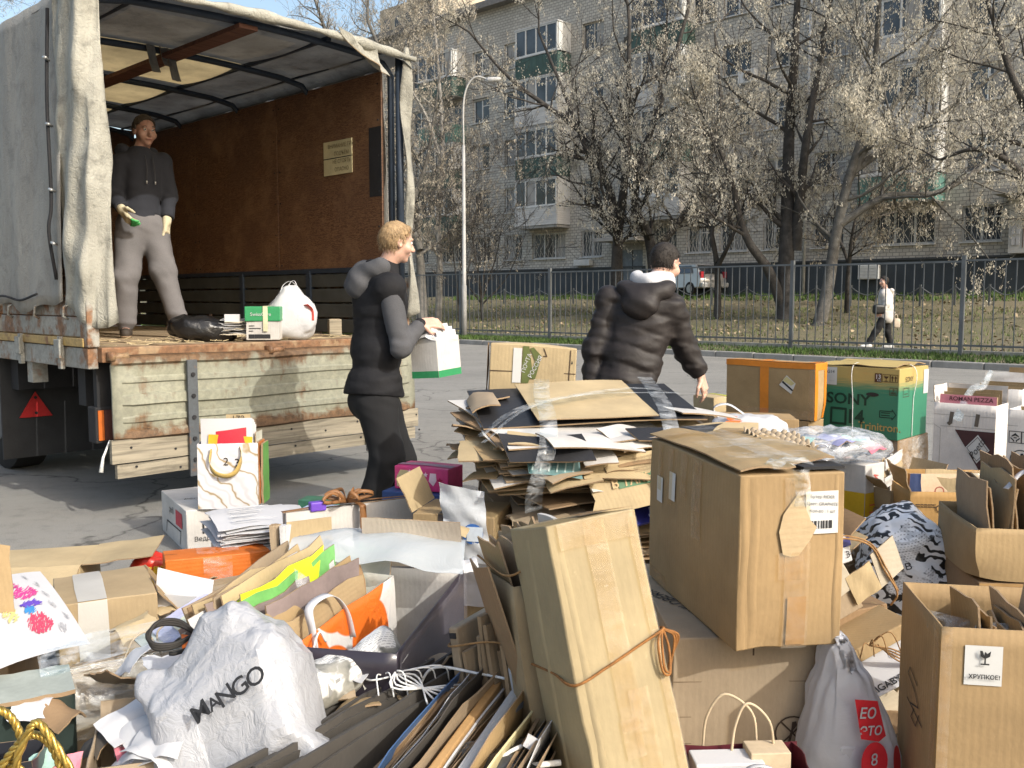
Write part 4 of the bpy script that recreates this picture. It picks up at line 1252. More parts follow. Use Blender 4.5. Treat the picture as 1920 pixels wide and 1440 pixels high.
rope('flap_cable', [(-.09, .34, TH - .1), (-.12, .33, 2.6), (-.12, .33, 2.0), (-.14, .34, 1.8), (-.11, .33, 1.5)], .011, DARKM, truck)
for z in (1.72, 2.05, 2.45, 2.85): MB().tube([(-.10, .32, z), (-.14, .30, z + .01), (-.14, .26, z)], .009, 8).build('buckle', M('buckle', (.5, .5, .48), .4, metal=.6), truck, True)
rope('tie_rope', [(-.11, 2.6, 1.40), (-.15, 1.7, 1.37), (-.16, 1.2, 1.40), (-.13, .95, 1.37), (-.14, .6, 1.41)], .008, DARKM, truck)
# right rear flap and torn roof edge
P = []
for j in range(31):
    z = 1.22 + (TH + .05 - 1.22) * j / 30
    for i in range(5):
        a = i / 4
        P.append((TW - .02 + .075 * a + .012 * math.sin(z * 4 + a * 3) + .05 * (3.3 - z) / 2, -.08 + .03 * math.sin(z * 7 + a * 2), z + (.05 * a if j == 0 else 0)))
V, f, ii = sheet_vf(P, 4, 30, .008)
mesh('rear_flap', V, f, CANVASL, truck, True)
P = []
for i in range(41):
    x = -.06 + (TW + .14) * i / 40; zt = TH + .05 * math.sin(math.pi * i / 40)
    for j in range(7):
        a = j / 6 * math.pi * 1.5
        r = .028 + .010 * math.sin(x * 7) + .006 * math.sin(x * 23)
        P.append((x, -.12 - r * math.sin(a), zt + .0 + r * math.cos(a) - .03))
V, f, ii = sheet_vf(P, 6, 40, .006)
mesh('roof_roll', V, f, CANVASL, truck, True)
sheet('torn_flap', (1.72, -.17, TH + .06), (.36, .03, -.06), (.20, -.06, -.22), CANVASL, truck, .005, .02, .03, .02, 6, 3, warp=lambda P, u, v: P - np.outer(u * v * (1 - u) * 0 + (u - .5) * v * .6, np.array([.36, 0, 0])))
for x0, dz in ((.9, .2), (1.0, .14), (1.06, .24)): sheet('tarp_rag', (x0, 1.12, TH + .02), (.07, .01, 0), (.03, -.02, -dz), ROOFC, truck, .004, .01, .01, .01, 6, int(x0 * 9), nx=3)
# inner walls
for q in range(3):
    y0 = .14 + q * 1.525; pw = MB().box(TW - .055 - .002 * (q % 2), TW - .035, y0, y0 + 1.52, 1.62, TH - .10).build('plywood_sheet', PLYM, truck, bevel=.003)
    for j in range(12): MB().tube([(TW - .061, y0 + .04 + 1.44 * (j // 6), 1.68 + .28 * (j % 6)), (TW - .056, y0 + .04 + 1.44 * (j // 6), 1.68 + .28 * (j % 6))], .008, 6).build('screw', DARKM, pw)
MB().box(TW - .058, TW - .056, .14, .30, 2.2, 2.75).build('torn_hole', DARKM, truck)
for q in range(4): MB().box(TW - .05, TW - .02, .1, TL, 1.09 + .13 * q, 1.205 + .13 * q).build('inner_board', M('inner_board_grey', (.06, .065, .062), .7, .3), truck, bevel=.006)
MB().box(TW - .06, TW - .03, .1, TL, 1.60, 1.64).build('inner_rail', FRAMEM, truck)
for y in (1.16, 2.3): MB().box(TW - .07, TW - .02, y, y + .06, 1.08, 1.62).build('inner_post', FRAMEM, truck)
MB().box(.0, .02, .1, TL, 1.62, TH - .1).build('plywood_wall', PLYM, truck)
MB().box(.0, TW, TL, TL + .04, FLZ, TH).build('front_wall', PLYM, truck)
ns_ = MB().box(TW - .066, TW - .058, .52, .92, 2.42, 2.70).build('notice_sign', M('sign_yellow', (.50, .44, .26), .7, .2), truck)
for r_, tx in enumerate(('ВНИМАНИЕ ГРУЗ', 'ПОДЪЁМ', 'НЕ СТОЯТЬ', 'ОПАСНО')):
    lettering(tx, .045, (TW - .068, .66, 2.655 - .065 * r_), (0, -1, 0), (0, 0, 1), M('sign_ink', (.16, .13, .06), .8), ns_, off=.002)
for zc in (2.62, 2.49): MB().add([(TW - .069, .86, zc - .05), (TW - .069, .90, zc - .05), (TW - .069, .88, zc + .04)], [(0, 2, 1)])
MB().box(TW - .067, TW - .057, .52, .92, 2.555, 2.562).build('sign_gap', DARKM, truck)
# straw and scraps on the bed
rs = random.Random(3); sb_ = MB()
for k in range(150):
    x, y = rs.uniform(.1, 2.2), rs.uniform(.02, 1.0); a = rs.uniform(0, 3.1); l_ = rs.uniform(.03, .14)
    sb_.bar((x, y, FLZ + .006 + rs.uniform(0, .01)), (x + l_ * math.cos(a), y + l_ * math.sin(a), FLZ + .008 + rs.uniform(0, .015)), .005, .003)
tag(sb_.build('straw', M('straw', (.55, .45, .27), .8)), 'loose straw and scraps scattered on the truck bed', 'straw', kind='stuff')
st_ = bpy.data.objects['straw']; st_.location = (TC[0], TC[1], 0); st_.rotation_euler = (0, 0, SYAW)

# ---------------------------------------------------------------- goods on the truck bed
def on_bed(px, py): return PZ(px, py, FLZ + .003)
GREENB = M('box_green', (.035, .26, .10), .45, .12, 6, 60, .08)
C, w, d, h = place(462, 639, FLZ + .004, math.radians(8), top=580, left=415, right=519, d=.26)
b = Carton('lidded_box', 'white carton with a green taped lid standing on the truck bed', 'box', C, (0, 0, math.radians(8)), .02 + w, d, h, WBOARD, seed=2, bulge=.004)
b.root.location = C
lid = MB().box(-.008, b.w + .008, -.008, b.d + .008, h * .62, h + .02).build('lid', GREENB, b.root, bevel=.006)
for face, L_ in (('front', b.w),):
    lettering('SwissCare', .035, (b.w * .45, -.010, h * .84), (1, 0, 0), (0, 0, 1), PAPER, lid, off=.003)
lettering('SwissCare', .03, (-.010, b.d * .5, h * .84), (0, -1, 0), (0, 0, 1), PAPER, lid, off=.003)
MB().box(b.w * .52, b.w * .66, -.014, -.011, h * .3, h + .02).box(b.w * .52, b.w * .66, -.014, b.d + .01, h + .021, h + .0235).build('tape', M('tape_cream', (.62, .60, .40), .3), b.root)
b.lines('front', .1, .25, .45, .5, 3, INK, .006, seed=3); b.strokes('front', [[(.12, .12), (.22, .12)], [(.3, .12), (.7, .12)]], .03, INK)
# white carrier bag with handles
cb = on_bed(548, 637)
def bagshape(P, V):
    z = V[:, 2]; k = np.clip((z - .1) / .9, 0, 1)
    P = P.copy(); P[:, 0] *= 1 - .62 * k; P[:, 1] *= 1 - .5 * k
    return P
bt = thing('carrier_bag', 'full white plastic carrier bag with red print knotted on the truck bed', 'bag', cb, math.radians(12))
blob('bag', (.185, .14, .205), WBAG, bt, (0, .14, .2), ex=.7, ez=.62, amp=.035, freq=4.5, seed=12, shape=bagshape)
for k, (a, b_) in enumerate((((-.10, .10, .30), (.0, .12, .44)), ((.03, .12, .34), (.05, .15, .42)))):
    ribbon('handle', [(-.09 + .05 * k, .12, .30), (-.06 + .04 * k, .12, .40), (-.0 + .02 * k, .14, .43 + .005 * k), (.05, .15, .37), (.07 + .02 * k, .13, .29)], .035, WBAG, bt, side=(.3, 1, 0), n=20, taper=lambda t: 1 - .5 * math.sin(math.pi * t))
ribbon('printed_mark', [(.10, -.005, .26), (.135, .02, .22), (.14, .025, .14)], .06, M('print_red', (.62, .10, .08), .4), bt, side=(.7, -.7, 0))
# black bag with papers
bb = on_bed(385, 640)
kt = thing('rubbish_bag', 'open black plastic bag spilling papers on the edge of the truck bed', 'bag', bb, math.radians(14))
BLACKP = bag_mat('bag_black', (.012, .012, .013), .02, .28, 10, .8)
blob('bag', (.24, .15, .09), BLACKP, kt, (-.03, .16, .085), (0, .12, 0), ex=.8, ez=.75, amp=.035, freq=6, seed=4)
rp = random.Random(4)
for k in range(11):
    o = sheet('paper', (.10 + rp.uniform(-.02, .03), .03 + rp.uniform(0, .04), .045 + .010 * k), (.20 + rp.uniform(-.03, .04), rp.uniform(-.05, .03), .0), (rp.uniform(-.03, .03), .22, 0.01), PAPER if k % 3 else M('paper_manila', (.62, .55, .42), .7), kt, .0015, rp.uniform(-.01, .01), .01, .006, 8, k)
MB().box(.13, .24, .05, .1, .12, .19).build('small_box', PAPER, kt, bevel=.003)
# timber offcut
wb_ = on_bed(618, 630)
t = thing('timber_block', 'short square timber offcut standing on the truck bed beside the boy', 'timber', wb_, math.radians(20))
MB().box(0, .1, 0, .1, 0, .135).build('block', PLANK, t, bevel=.004)
MB().box(.012, .088, .012, .088, .1355, .137).build('end_grain', M('end_grain', (.5, .38, .24), .9, .3, 60), t)
# ================================================================ people
class Field:
    """signed distance field on a grid, filled with blended primitives and turned into one continuous surface"""
    def __init__(s, lo, hi, res):
        s.lo = np.array(lo, float); s.res = res
        s.n = np.ceil((np.array(hi) - s.lo) / res).astype(int) + 1
        s.V = np.full(tuple(s.n), .5)
    def sub(s, lo, hi):
        a = np.clip(np.floor((np.array(lo) - s.lo) / s.res).astype(int), 0, s.n - 1); b = np.clip(np.ceil((np.array(hi) - s.lo) / s.res).astype(int) + 1, 1, s.n)
        sl = tuple(slice(x, y) for x, y in zip(a, b))
        ax = [s.lo[k] + s.res * np.arange(a[k], b[k]) for k in range(3)]
        G = np.stack(np.meshgrid(*ax, indexing='ij'), -1)
        return sl, G
    def put(s, sl, d, k, cut=False):
        A = s.V[sl]
        if cut: s.V[sl] = np.maximum(A, -d); return
        h = np.clip(.5 + .5 * (A - d) / k, 0, 1)
        s.V[sl] = A + (d - A) * h - k * h * (1 - h)
    def seg(s, a, b, ra, rb=None, k=.02, m=.07, flat=None, cut=False):
        """tapered capsule; flat=(axis, factor) squeezes the section along an axis"""
        rb = ra if rb is None else rb
        a = np.array(a, float); b = np.array(b, float); R = max(ra, rb) + m
        sl, G = s.sub(np.minimum(a, b) - R, np.maximum(a, b) + R)
        ab = b - a; t = np.clip(((G - a) @ ab) / (ab @ ab + 1e-12), 0, 1)
        D = G - a - t[..., None] * ab
        if flat is not None:
            ax = np.array(flat[0], float); ax /= np.linalg.norm(ax); c = D @ ax
            D = D + (c * (1 / flat[1] - 1))[..., None] * ax
        s.put(sl, np.linalg.norm(D, axis=-1) - (ra + (rb - ra) * t), k, cut); return s
    def ell(s, c, r, ax=None, k=.02, m=.07, cut=False):
        c = np.array(c, float); r = np.array(r, float); R = r.max() + m
        sl, G = s.sub(c - R, c + R); P = G - c
        if ax is not None: P = P @ np.array(ax, float).T
        k0 = np.linalg.norm(P / r, axis=-1); k1 = np.linalg.norm(P / r ** 2, axis=-1) + 1e-9
        s.put(sl, k0 * (k0 - 1) / k1, k, cut); return s
    def grid(s):
        ax = [s.lo[k] + s.res * np.arange(s.n[k]) for k in range(3)]
        return np.stack(np.meshgrid(*ax, indexing='ij'), -1)
    def clip(s, p, n):
        """keep the side towards -n of the plane through p"""
        n = np.array(n, float); n /= np.linalg.norm(n)
        s.V = np.maximum(s.V, (s.grid() - np.array(p, float)) @ n); return s
    def warp(s, fn):
        nr = np.abs(s.V) < .06; P = s.lo + s.res * np.argwhere(nr)
        s.V[nr] += fn(P[:, None, None, :]).reshape(-1); return s
    def surface(s):
        V = s.V; I = V < 0; n = np.array(V.shape) - 1
        C = lambda A, o: A[o[0]:o[0] + n[0], o[1]:o[1] + n[1], o[2]:o[2] + n[2]]
        offs = [(i, j, k) for i in (0, 1) for j in (0, 1) for k in (0, 1)]
        tot = sum(C(I, o).astype(np.int8) for o in offs); act = (tot > 0) & (tot < 8)
        idx = np.argwhere(act); ids = -np.ones(tuple(n), int); ids[act] = np.arange(len(idx))
        pos = np.zeros((len(idx), 3)); cnt = np.zeros(len(idx))
        for a in offs:
            for d in range(3):
                if a[d]: continue
                b = list(a); b[d] = 1
                va = V[idx[:, 0] + a[0], idx[:, 1] + a[1], idx[:, 2] + a[2]]; vb = V[idx[:, 0] + b[0], idx[:, 1] + b[1], idx[:, 2] + b[2]]
                x = (va < 0) != (vb < 0); t = np.where(x, va / (va - vb + 1e-12), 0)
                p = np.tile(np.array(a, float), (len(idx), 1)); p[:, d] += t
                pos[x] += p[x]; cnt[x] += 1
        P = s.lo + (idx + pos / cnt[:, None]) * s.res
        Fs = []
        for d in range(3):
            e1, e2 = [(1, 2), (2, 0), (0, 1)][d]
            sh = np.array(V.shape); sh[d] -= 1
            A = I[tuple(slice(0, sh[q]) if q == d else slice(None) for q in range(3))]; B = I[tuple(slice(1, sh[q] + 1) if q == d else slice(None) for q in range(3))]
            E = np.argwhere(A != B); ok = (E[:, e1] > 0) & (E[:, e2] > 0) & (E[:, e1] < n[e1]) & (E[:, e2] < n[e2]); E = E[ok]
            q = []
            for u, v in ((1, 1), (0, 1), (0, 0), (1, 0)):
                W = E.copy(); W[:, e1] -= u; W[:, e2] -= v; q.append(ids[W[:, 0], W[:, 1], W[:, 2]])
            Q = np.stack(q, 1); fl = ~A[E[:, 0], E[:, 1], E[:, 2]]
            Q[fl] = Q[fl][:, ::-1]; Fs.append(Q)
        return P, np.concatenate(Fs)
    def build(s, name, mat, parent):
        P, Q = s.surface()
        me = bpy.data.meshes.new(name); me.from_pydata(P.tolist(), [], Q.tolist()); me.polygons.foreach_set('use_smooth', [True] * len(me.polygons)); me.update()
        return link(name, me, mat, parent)
def unit(v): v = np.array(v, float); return v / (np.linalg.norm(v) + 1e-9)
def bounds(J, m):
    P = np.array([J[k] for k in J]); return P.min(0) - m, P.max(0) + m
def torso(f, J, g=0.0, k=.05):
    """trunk from pelvis to shoulders, g = garment ease"""
    up = unit(J['neck'] - J['pelvis']); ac = unit(J['shR'] - J['shL']); dp = unit(np.cross(ac, up)); ac = np.cross(up, dp)
    ax = np.stack([ac, dp, up]); L = np.linalg.norm(J['neck'] - J['pelvis']); sw = np.linalg.norm(J['shR'] - J['shL']) / 2
    f.ell(J['pelvis'] + up * .70 * L, (sw * .88 + g, .118 + g, .20 + g), ax, k); f.ell(J['pelvis'] + up * .36 * L, (sw * .80 + g, .112 + g, .2 + g), ax, k); f.ell(J['pelvis'] + up * .04 * L, (sw * .86 + g, .122 + g, .15 + g), ax, k)
    f.seg(J['shL'], J['shR'], .058 + g, .058 + g, k)
    f.seg(J['neck'] - up * .04, J['neck'] + up * .02, .075 + g, .06 + g, k)
    return ax
def hand(f, w, d, n, curl=.6, sc=1.0, side=1, spread=.0):
    """palm and five fingers; w wrist, d pointing direction, n palm normal, side +1 thumb towards cross(d,n)"""
    d = unit(d); n = unit(n - d * (np.array(n) @ d)); t = np.cross(d, n) * side
    for q in (-1, 0, 1): f.seg(w + t * .022 * q * sc, w + d * .085 * sc + t * .027 * q * sc, .017 * sc, .015 * sc, .012, .04)
    for i, (o, ln) in enumerate(((.032, .072), (.011, .08), (-.011, .075), (-.031, .06))):
        b = w + d * .088 * sc + t * o * sc; c1 = curl * (.8 + .1 * i)
        d1 = unit(d * math.cos(c1 * .6) + n * math.sin(c1 * .6) + t * spread * (1.5 - i) * .1); d2 = unit(d * math.cos(c1 * 1.6) + n * math.sin(c1 * 1.6)); d3 = unit(d * math.cos(c1 * 2.3) + n * math.sin(c1 * 2.3))
        p1 = b + d1 * ln * .48 * sc; p2 = p1 + d2 * ln * .32 * sc; p3 = p2 + d3 * ln * .24 * sc
        f.seg(b - d * .02 * sc, p1, .0105 * sc, .0095 * sc, .004, .03).seg(p1, p2, .0095 * sc, .0085 * sc, .003, .03).seg(p2, p3, .0085 * sc, .007 * sc, .003, .03)
    b = w + d * .025 * sc + t * .03 * sc; m1 = b + unit(d * .6 + t * .8 + n * .25) * .045 * sc; m2 = m1 + unit(d * .9 + t * .2 + n * .4) * .035 * sc; m3 = m2 + unit(d * .9 - t * .1 + n * .5) * .022 * sc
    f.seg(b, m1, .015 * sc, .012 * sc, .01, .03).seg(m1, m2, .0115 * sc, .010 * sc, .004, .03).seg(m2, m3, .0095 * sc, .008 * sc, .003, .03)
def head_frame(J):
    fw = unit(J['face']); up = unit(J['headup'] - fw * (J['headup'] @ fw)) if 'headup' in J else unit(np.array([0, 0, 1.]) - fw * fw[2])
    rt = np.cross(fw, up); return rt, fw, up
def human(name, label, base, J, spec, group=None):
    root = thing(name, label, 'person', base, 0, group)
    sc = spec.get('sc', 1.0); skin = spec['skin']
    rt, fw, up = head_frame(J); hc = J['head']
    # ---- continuous body
    K = {k: v for k, v in J.items() if k not in ('face', 'headup') and not k.startswith('dir')}
    lo, hi = bounds(K, .26); f = Field(lo, hi, spec.get('res', .0075))
    torso(f, J, -.012)
    for s_ in 'LR':
        f.seg(J['sh' + s_], J['el' + s_], .05 * sc, .04 * sc, .03).seg(J['el' + s_], J['wr' + s_], .04 * sc, .027 * sc, .02)
        f.seg(J['hip' + s_], J['kn' + s_], .085 * sc, .055 * sc, .04).seg(J['kn' + s_], J['an' + s_], .055 * sc, .036 * sc, .02)
        td = unit(J['dirfoot' + s_]); f.seg(J['an' + s_] - np.array([0, 0, .03]), J['an' + s_] + td * .14 - np.array([0, 0, .055]), .038, .028, .02)
        if 'dirhand' + s_ in J: hand(f, J['wr' + s_], J['dirhand' + s_], J['dirpalm' + s_], spec.get('curl' + s_, .6), spec.get('handsc', 1.0), spec.get('thumb' + s_, 1))
    f.seg(J['neck'] - up * .03, hc - up * .06 - fw * .015, .058 * sc, .054 * sc, .03)
    ax = np.stack([rt, fw, up])
    f.ell(hc + up * .022 * sc - fw * .008, (.074 * sc, .096 * sc, .092 * sc), ax, .02); f.ell(hc - up * .045 * sc + fw * .028, (.056 * sc, .062 * sc, .068 * sc), ax, .03)
    f.ell(hc - up * .095 * sc + fw * .066, (.022 * sc, .018 * sc, .017 * sc), ax, .02)                      # chin
    f.seg(hc + fw * .088 * sc + up * .012, hc + fw * .112 * sc - up * .028, .009, .0145, .012, .03); f.ell(hc + fw * .098 * sc - up * .032, (.018, .012, .010), ax, .008)   # nose
    f.ell(hc + fw * .086 - up * .062, (.024, .010, .009), ax, .008)                                             # lips
    for q in (-1, 1):
        f.ell(hc + fw * .089 * sc + rt * .031 * q + up * .010, (.017, .010, .011), ax, .008, cut=True)       # eye sockets
        f.ell(hc + fw * .078 * sc + rt * .031 * q + up * .030, (.024, .014, .009), ax, .012)                   # brow
        f.ell(hc + rt * .080 * q * sc - fw * .008 - up * .008, (.012, .020, .032), ax, .006); f.ell(hc + rt * .09 * q * sc - fw * .006 - up * .006, (.008, .011, .018), ax, .004, cut=True)   # ears
        f.ell(hc + fw * .055 * sc + rt * .048 * q - up * .03, (.026, .026, .028), ax, .02)                      # cheek
    body = f.build('body', skin, root)
    ep = hc + fw * .0815 * sc + up * .010
    EYE = M('eye_white', (.6, .58, .55), .3); IRIS = M('eye_dark', (.03, .022, .018), .2); LIP = M('lip', (.34, .13, .11), .5)
    for q in (-1, 1):
        e = sphere('eye', ep + rt * .031 * q - fw * .003, .0115, EYE, body); sphere('iris', ep + rt * .031 * q + fw * .0062, .0056, IRIS, e)
        b_ = [hc + fw * (.092 - .010 * abs(a)) * sc + rt * (.031 + .018 * a) * q + up * (.036 - .004 * a * a) for a in (-1, -.3, .3, 1)]
        rope('eyebrow', b_, .0035, spec['hair'], body, 10, 5)
    mouth = [hc + fw * (.0965 - .012 * a * a) + rt * .024 * a - up * .062 for a in (-1, -.5, 0, .5, 1)]
    rope('lip', mouth, .0042, LIP, body, 14, 5)
    # ---- hair
    hf = Field(hc - .2, hc + .2, .006); hl = spec.get('hairlen', .014)
    hf.ell(hc + up * .026 * sc - fw * .012, (.074 * sc + hl, .096 * sc + hl, .092 * sc + hl), ax, .01)
    if spec.get('fringe'): hf.ell(hc + up * .075 + fw * .055, (.06, .045, .035), ax, .02)
    hf.clip(hc - up * spec.get('nape', .055) , -up)
    hf.clip(hc + fw * .040 + up * .055, unit(fw * .92 - up * .55))
    G0 = hf.grid(); P = G0 - hc; fx = P @ fw; ux = P @ up; rx = np.abs(P @ rt)
    hf.V = np.maximum(hf.V, np.minimum(fx - .012 + (ux < -.0) * .03, .045 - ux))      # face and temples free
    hf.V += (crumple(G0.reshape(-1, 3), spec.get('seed', 1), 16, 2) - .5).reshape(hf.V.shape) * spec.get('hairamp', .012)
    ho = hf.build('hair', spec['hair'], root)
    HP = np.array([v_.co for v_ in ho.data.vertices]); hr = np.random.RandomState(spec.get('seed', 1)); sl_ = spec.get('strand', .012); hs_ = MB()
    for p in HP[hr.randint(0, len(HP), 1100)]:          # single locks breaking up the outline
        o_ = unit(p - hc); d_ = unit(-up * .8 + fw * hr.uniform(.0, .5) + rt * hr.normal() * .15 + o_ * .25 * hr.rand()); l_ = sl_ * hr.uniform(.6, 1.6); w_ = unit(np.cross(d_, o_)) * .0016
        q_ = p + o_ * .002; m_ = q_ + d_ * l_ * .5 + o_ * l_ * .18; e_ = q_ + d_ * l_
        hs_.add([q_ - w_, q_ + w_, m_ + w_, m_ - w_, e_], [(0, 1, 2, 3), (3, 2, 4)])
    hs_.build('hair_locks', spec['hair'], ho)
    # ---- trousers
    lo, hi = bounds({k: J[k] for k in ('pelvis', 'hipL', 'hipR', 'knL', 'knR', 'anL', 'anR')}, .24); f = Field(lo, hi, .011); w = spec.get('leg', .03)
    upv = unit(J['neck'] - J['pelvis']); acv = unit(J['shR'] - J['shL']); dpv = unit(np.cross(acv, upv))
    hipac = unit(J['hipR'] - J['hipL'])
    f.ell(J['pelvis'] - upv * .02, (.175 * sc + w * .5, .13 * sc + w * .5, .15), np.stack([acv, dpv, upv]), .05)
    for s_ in 'LR':
        f.seg(J['hip' + s_], J['kn' + s_], .090 * sc + w, .062 * sc + w, .04).seg(J['kn' + s_], J['an' + s_] + np.array([0, 0, .02]), .062 * sc + w, .046 * sc + w * .9, .03)
        f.ell(J['an' + s_] + np.array([0, 0, .03]), (.052 * sc + w, .052 * sc + w, .04), None, .02)
    zmin = min(J['anL'][2], J['anR'][2])
    def folds(G):
        p = G.reshape(-1, 3); d = np.zeros(len(p))
        for s_ in 'LR':
            for jn, rr, fq in (('kn', .16, 70), ('an', .14, 85), ('hip', .14, 55)):
                c = J[jn + s_]; q = p - c; dd = np.linalg.norm(q, axis=1); d += .05 * np.exp(-(dd / rr) ** 2) * (crumple(q * np.array([.45, .45, 1.0]) + .25 * q[:, :1], 3 + fq, 5.5, 2, 3) - .5)
        return (d + .004 * wob(p, 5, 14)).reshape(G.shape[:3])
    f.warp(folds)
    f.build('trousers', spec['trousers'], root)
    # ---- upper garment
    lo, hi = bounds({k: J[k] for k in ('pelvis', 'neck', 'shL', 'shR', 'elL', 'elR', 'wrL', 'wrR')}, .30); f = Field(lo, hi, .010); e = spec.get('ease', .02)
    torso(f, J, e, .05)
    if spec.get('hem'): f.ell(J['pelvis'] - upv * spec['hem'], (.165 * sc + e, .13 * sc + e, .16), np.stack([acv, dpv, upv]), .06)
    if not spec.get('vest'):
        for s_ in 'LR':
            se = spec.get('sleeve', e); f.seg(J['sh' + s_], J['el' + s_], .055 * sc + se, .046 * sc + se, .035).seg(J['el' + s_], J['wr' + s_], .046 * sc + se, .032 * sc + se * .8, .02)
    L_ = np.linalg.norm(J['neck'] - J['pelvis'])
    def puff(G):
        p = G.reshape(-1, 3); d = np.zeros(len(p)); h = (p - J['pelvis']) @ upv
        if spec.get('quilt'):
            hh = h + .012 * np.sin(p[:, 0] * 9 + p[:, 1] * 5)
            pt = spec.get('pitch', .13); sm = np.abs((hh / pt) % 1 - .5) * pt; gr = np.minimum(sm, 9)
            d += spec['quilt'] * np.exp(-(gr / .013) ** 2) - .3 * spec['quilt']
            d += spec.get('wr', .055) * (crumple(p * np.array([.6, .6, 1.3]), 8, 6, 3) - .5)
        for s_ in 'LR':
            c = J['el' + s_]; q = p - c; d += .03 * np.exp(-(np.linalg.norm(q, axis=1) / .15) ** 2) * (crumple(q, 12, 7, 2, 3) - .5)
            c = J['sh' + s_]; q = p - c; d += .022 * np.exp(-(np.linalg.norm(q, axis=1) / .14) ** 2) * (crumple(q, 14, 6, 2, 3) - .5)
        d += .007 * wob(p, 3, 11) + .03 * (crumple(p * np.array([.5, .5, 1.3]), 21, 5, 2, 3) - .5) * np.exp(-((h - .12) / .14) ** 2)
        return d.reshape(G.shape[:3])
    f.warp(puff)
    f.clip(J['pelvis'] - upv * spec.get('hemcut', .12), -upv)
    for s_ in 'LR':
        if not spec.get('vest'):
            dr = unit(J['wr' + s_] - J['el' + s_]); 
            sl, G = f.sub(J['wr' + s_] - .13, J['wr' + s_] + .13); cl = (G - J['wr' + s_]) @ dr + .012
            near = np.linalg.norm(G - J['wr' + s_], axis=-1) < .10
            f.V[sl] = np.where(near, np.maximum(f.V[sl], cl), f.V[sl])
    f.clip(J['neck'] + upv * spec.get('collar', .045), upv)
    f.build(spec.get('topname', 'jacket'), spec['top'], root)
    if spec.get('vest'):
        for s_ in 'LR':
            f = Field(*bounds({'a': J['sh' + s_], 'b': J['el' + s_], 'c': J['wr' + s_]}, .16), .009); se = .020
            f.seg(J['sh' + s_], J['el' + s_], .050 + se, .042 + se, .03).seg(J['el' + s_], J['wr' + s_], .043 + se, .030 + se * .6, .02)
            def fo(G):
                p = G.reshape(-1, 3); q = p - J['el' + s_]; return (.03 * np.exp(-(np.linalg.norm(q, axis=1) / .16) ** 2) * (crumple(q, 6, 7, 2, 3) - .5) + .004 * wob(p, 4, 16)).reshape(G.shape[:3])
            f.warp(fo); dr = unit(J['wr' + s_] - J['el' + s_]); f.clip(J['wr' + s_] - dr * .012, dr); f.build('sleeve', spec['sleevemat'], root)
            cf = Field(J['wr' + s_] - .1, J['wr' + s_] + .1, .007); cf.seg(J['wr' + s_] - dr * .045, J['wr' + s_] - dr * .005, .042, .038, .01); cf.build('cuff', spec['top'], root)
    # ---- hood or collar
    if spec.get('hood') is not None:
        hs = spec.get('hoodsize', 1.0); bk = -unit(fw * np.array([1, 1, 0])) if 'dirback' not in J else unit(J['dirback'])
        f = Field(J['neck'] - .34, J['neck'] + .34, .009); n0 = J['neck']; lat = unit(np.cross(bk, [0, 0, 1.]))
        for a in np.linspace(-1.25, 1.25, 11):
            p = n0 + bk * (.085 * math.cos(a) + .03) * hs + lat * .125 * math.sin(a) * hs + np.array([0, 0, .035 - .055 * math.cos(a)]); f.ell(p, (.055 * hs, .055 * hs, .05 * hs), None, .03)
        f.ell(n0 + bk * .15 * hs - np.array([0, 0, .075 * hs]), (.105 * hs, .075 * hs, .085 * hs), np.stack([lat, bk, [0, 0, 1.]]), .04)
        f.warp(lambda G: (.010 * wob(G.reshape(-1, 3), 6, 22) + .012 * (crumple(G.reshape(-1, 3), 4, 7, 2) - .5)).reshape(G.shape[:3]))
        f.build('hood', spec['hood'], root)
    # ---- shoes
    for s_ in 'LR':
        td = unit(J['dirfoot' + s_] * np.array([1, 1, 0])); a = J['an' + s_]; z0 = a[2] - .085
        f = Field(a - .3, a + .3, .008); f.seg(a + td * -.045 - [0, 0, .045], a + td * .15 - [0, 0, .052], .043, .036, .02); f.seg(a - [0, 0, .05], a + [0, 0, .0], .045, .048, .02)
        f.clip([0, 0, z0], [0, 0, -1]); sh_ = f.build('shoe', spec['shoes'], root)
        f = Field(a - .3, a + .3, .008); f.seg(a + td * -.05 - [0, 0, .078], a + td * .155 - [0, 0, .078], .045, .040, .02, flat=((0, 0, 1), .3)); f.build('sole', spec.get('sole', spec['shoes']), sh_)
    return root
def joints(base, d, **px):
    """joint positions from where they stand: (px, py, depth offset)"""
    return {k: PD(v[0], v[1], d + v[2]) - base for k, v in px.items()}
def skin_mat(name, c):
    m, nt, b = nodes(name)
    v = coords(nt)
    cc = ramp(nt, noise_tex(nt, v, 14, 4), [(.3, tuple(x * .85 for x in c)), (.7, c)])
    nt.links.new(cc, b.inputs['Base Color']); b.inputs['Roughness'].default_value = .5
    b.inputs['Subsurface Weight'].default_value = .12; b.inputs['Subsurface Radius'].default_value = (.01, .004, .002)
    return m
SKIN = skin_mat('skin_fair', (.60, .37, .28)); SKIN2 = skin_mat('skin_ruddy', (.42, .24, .18))
def fabric(name, c, rough=.9, sc=220, v=.25): return M(name, c, rough, v, 5, sc, .35, fine=.25, bdist=.002)
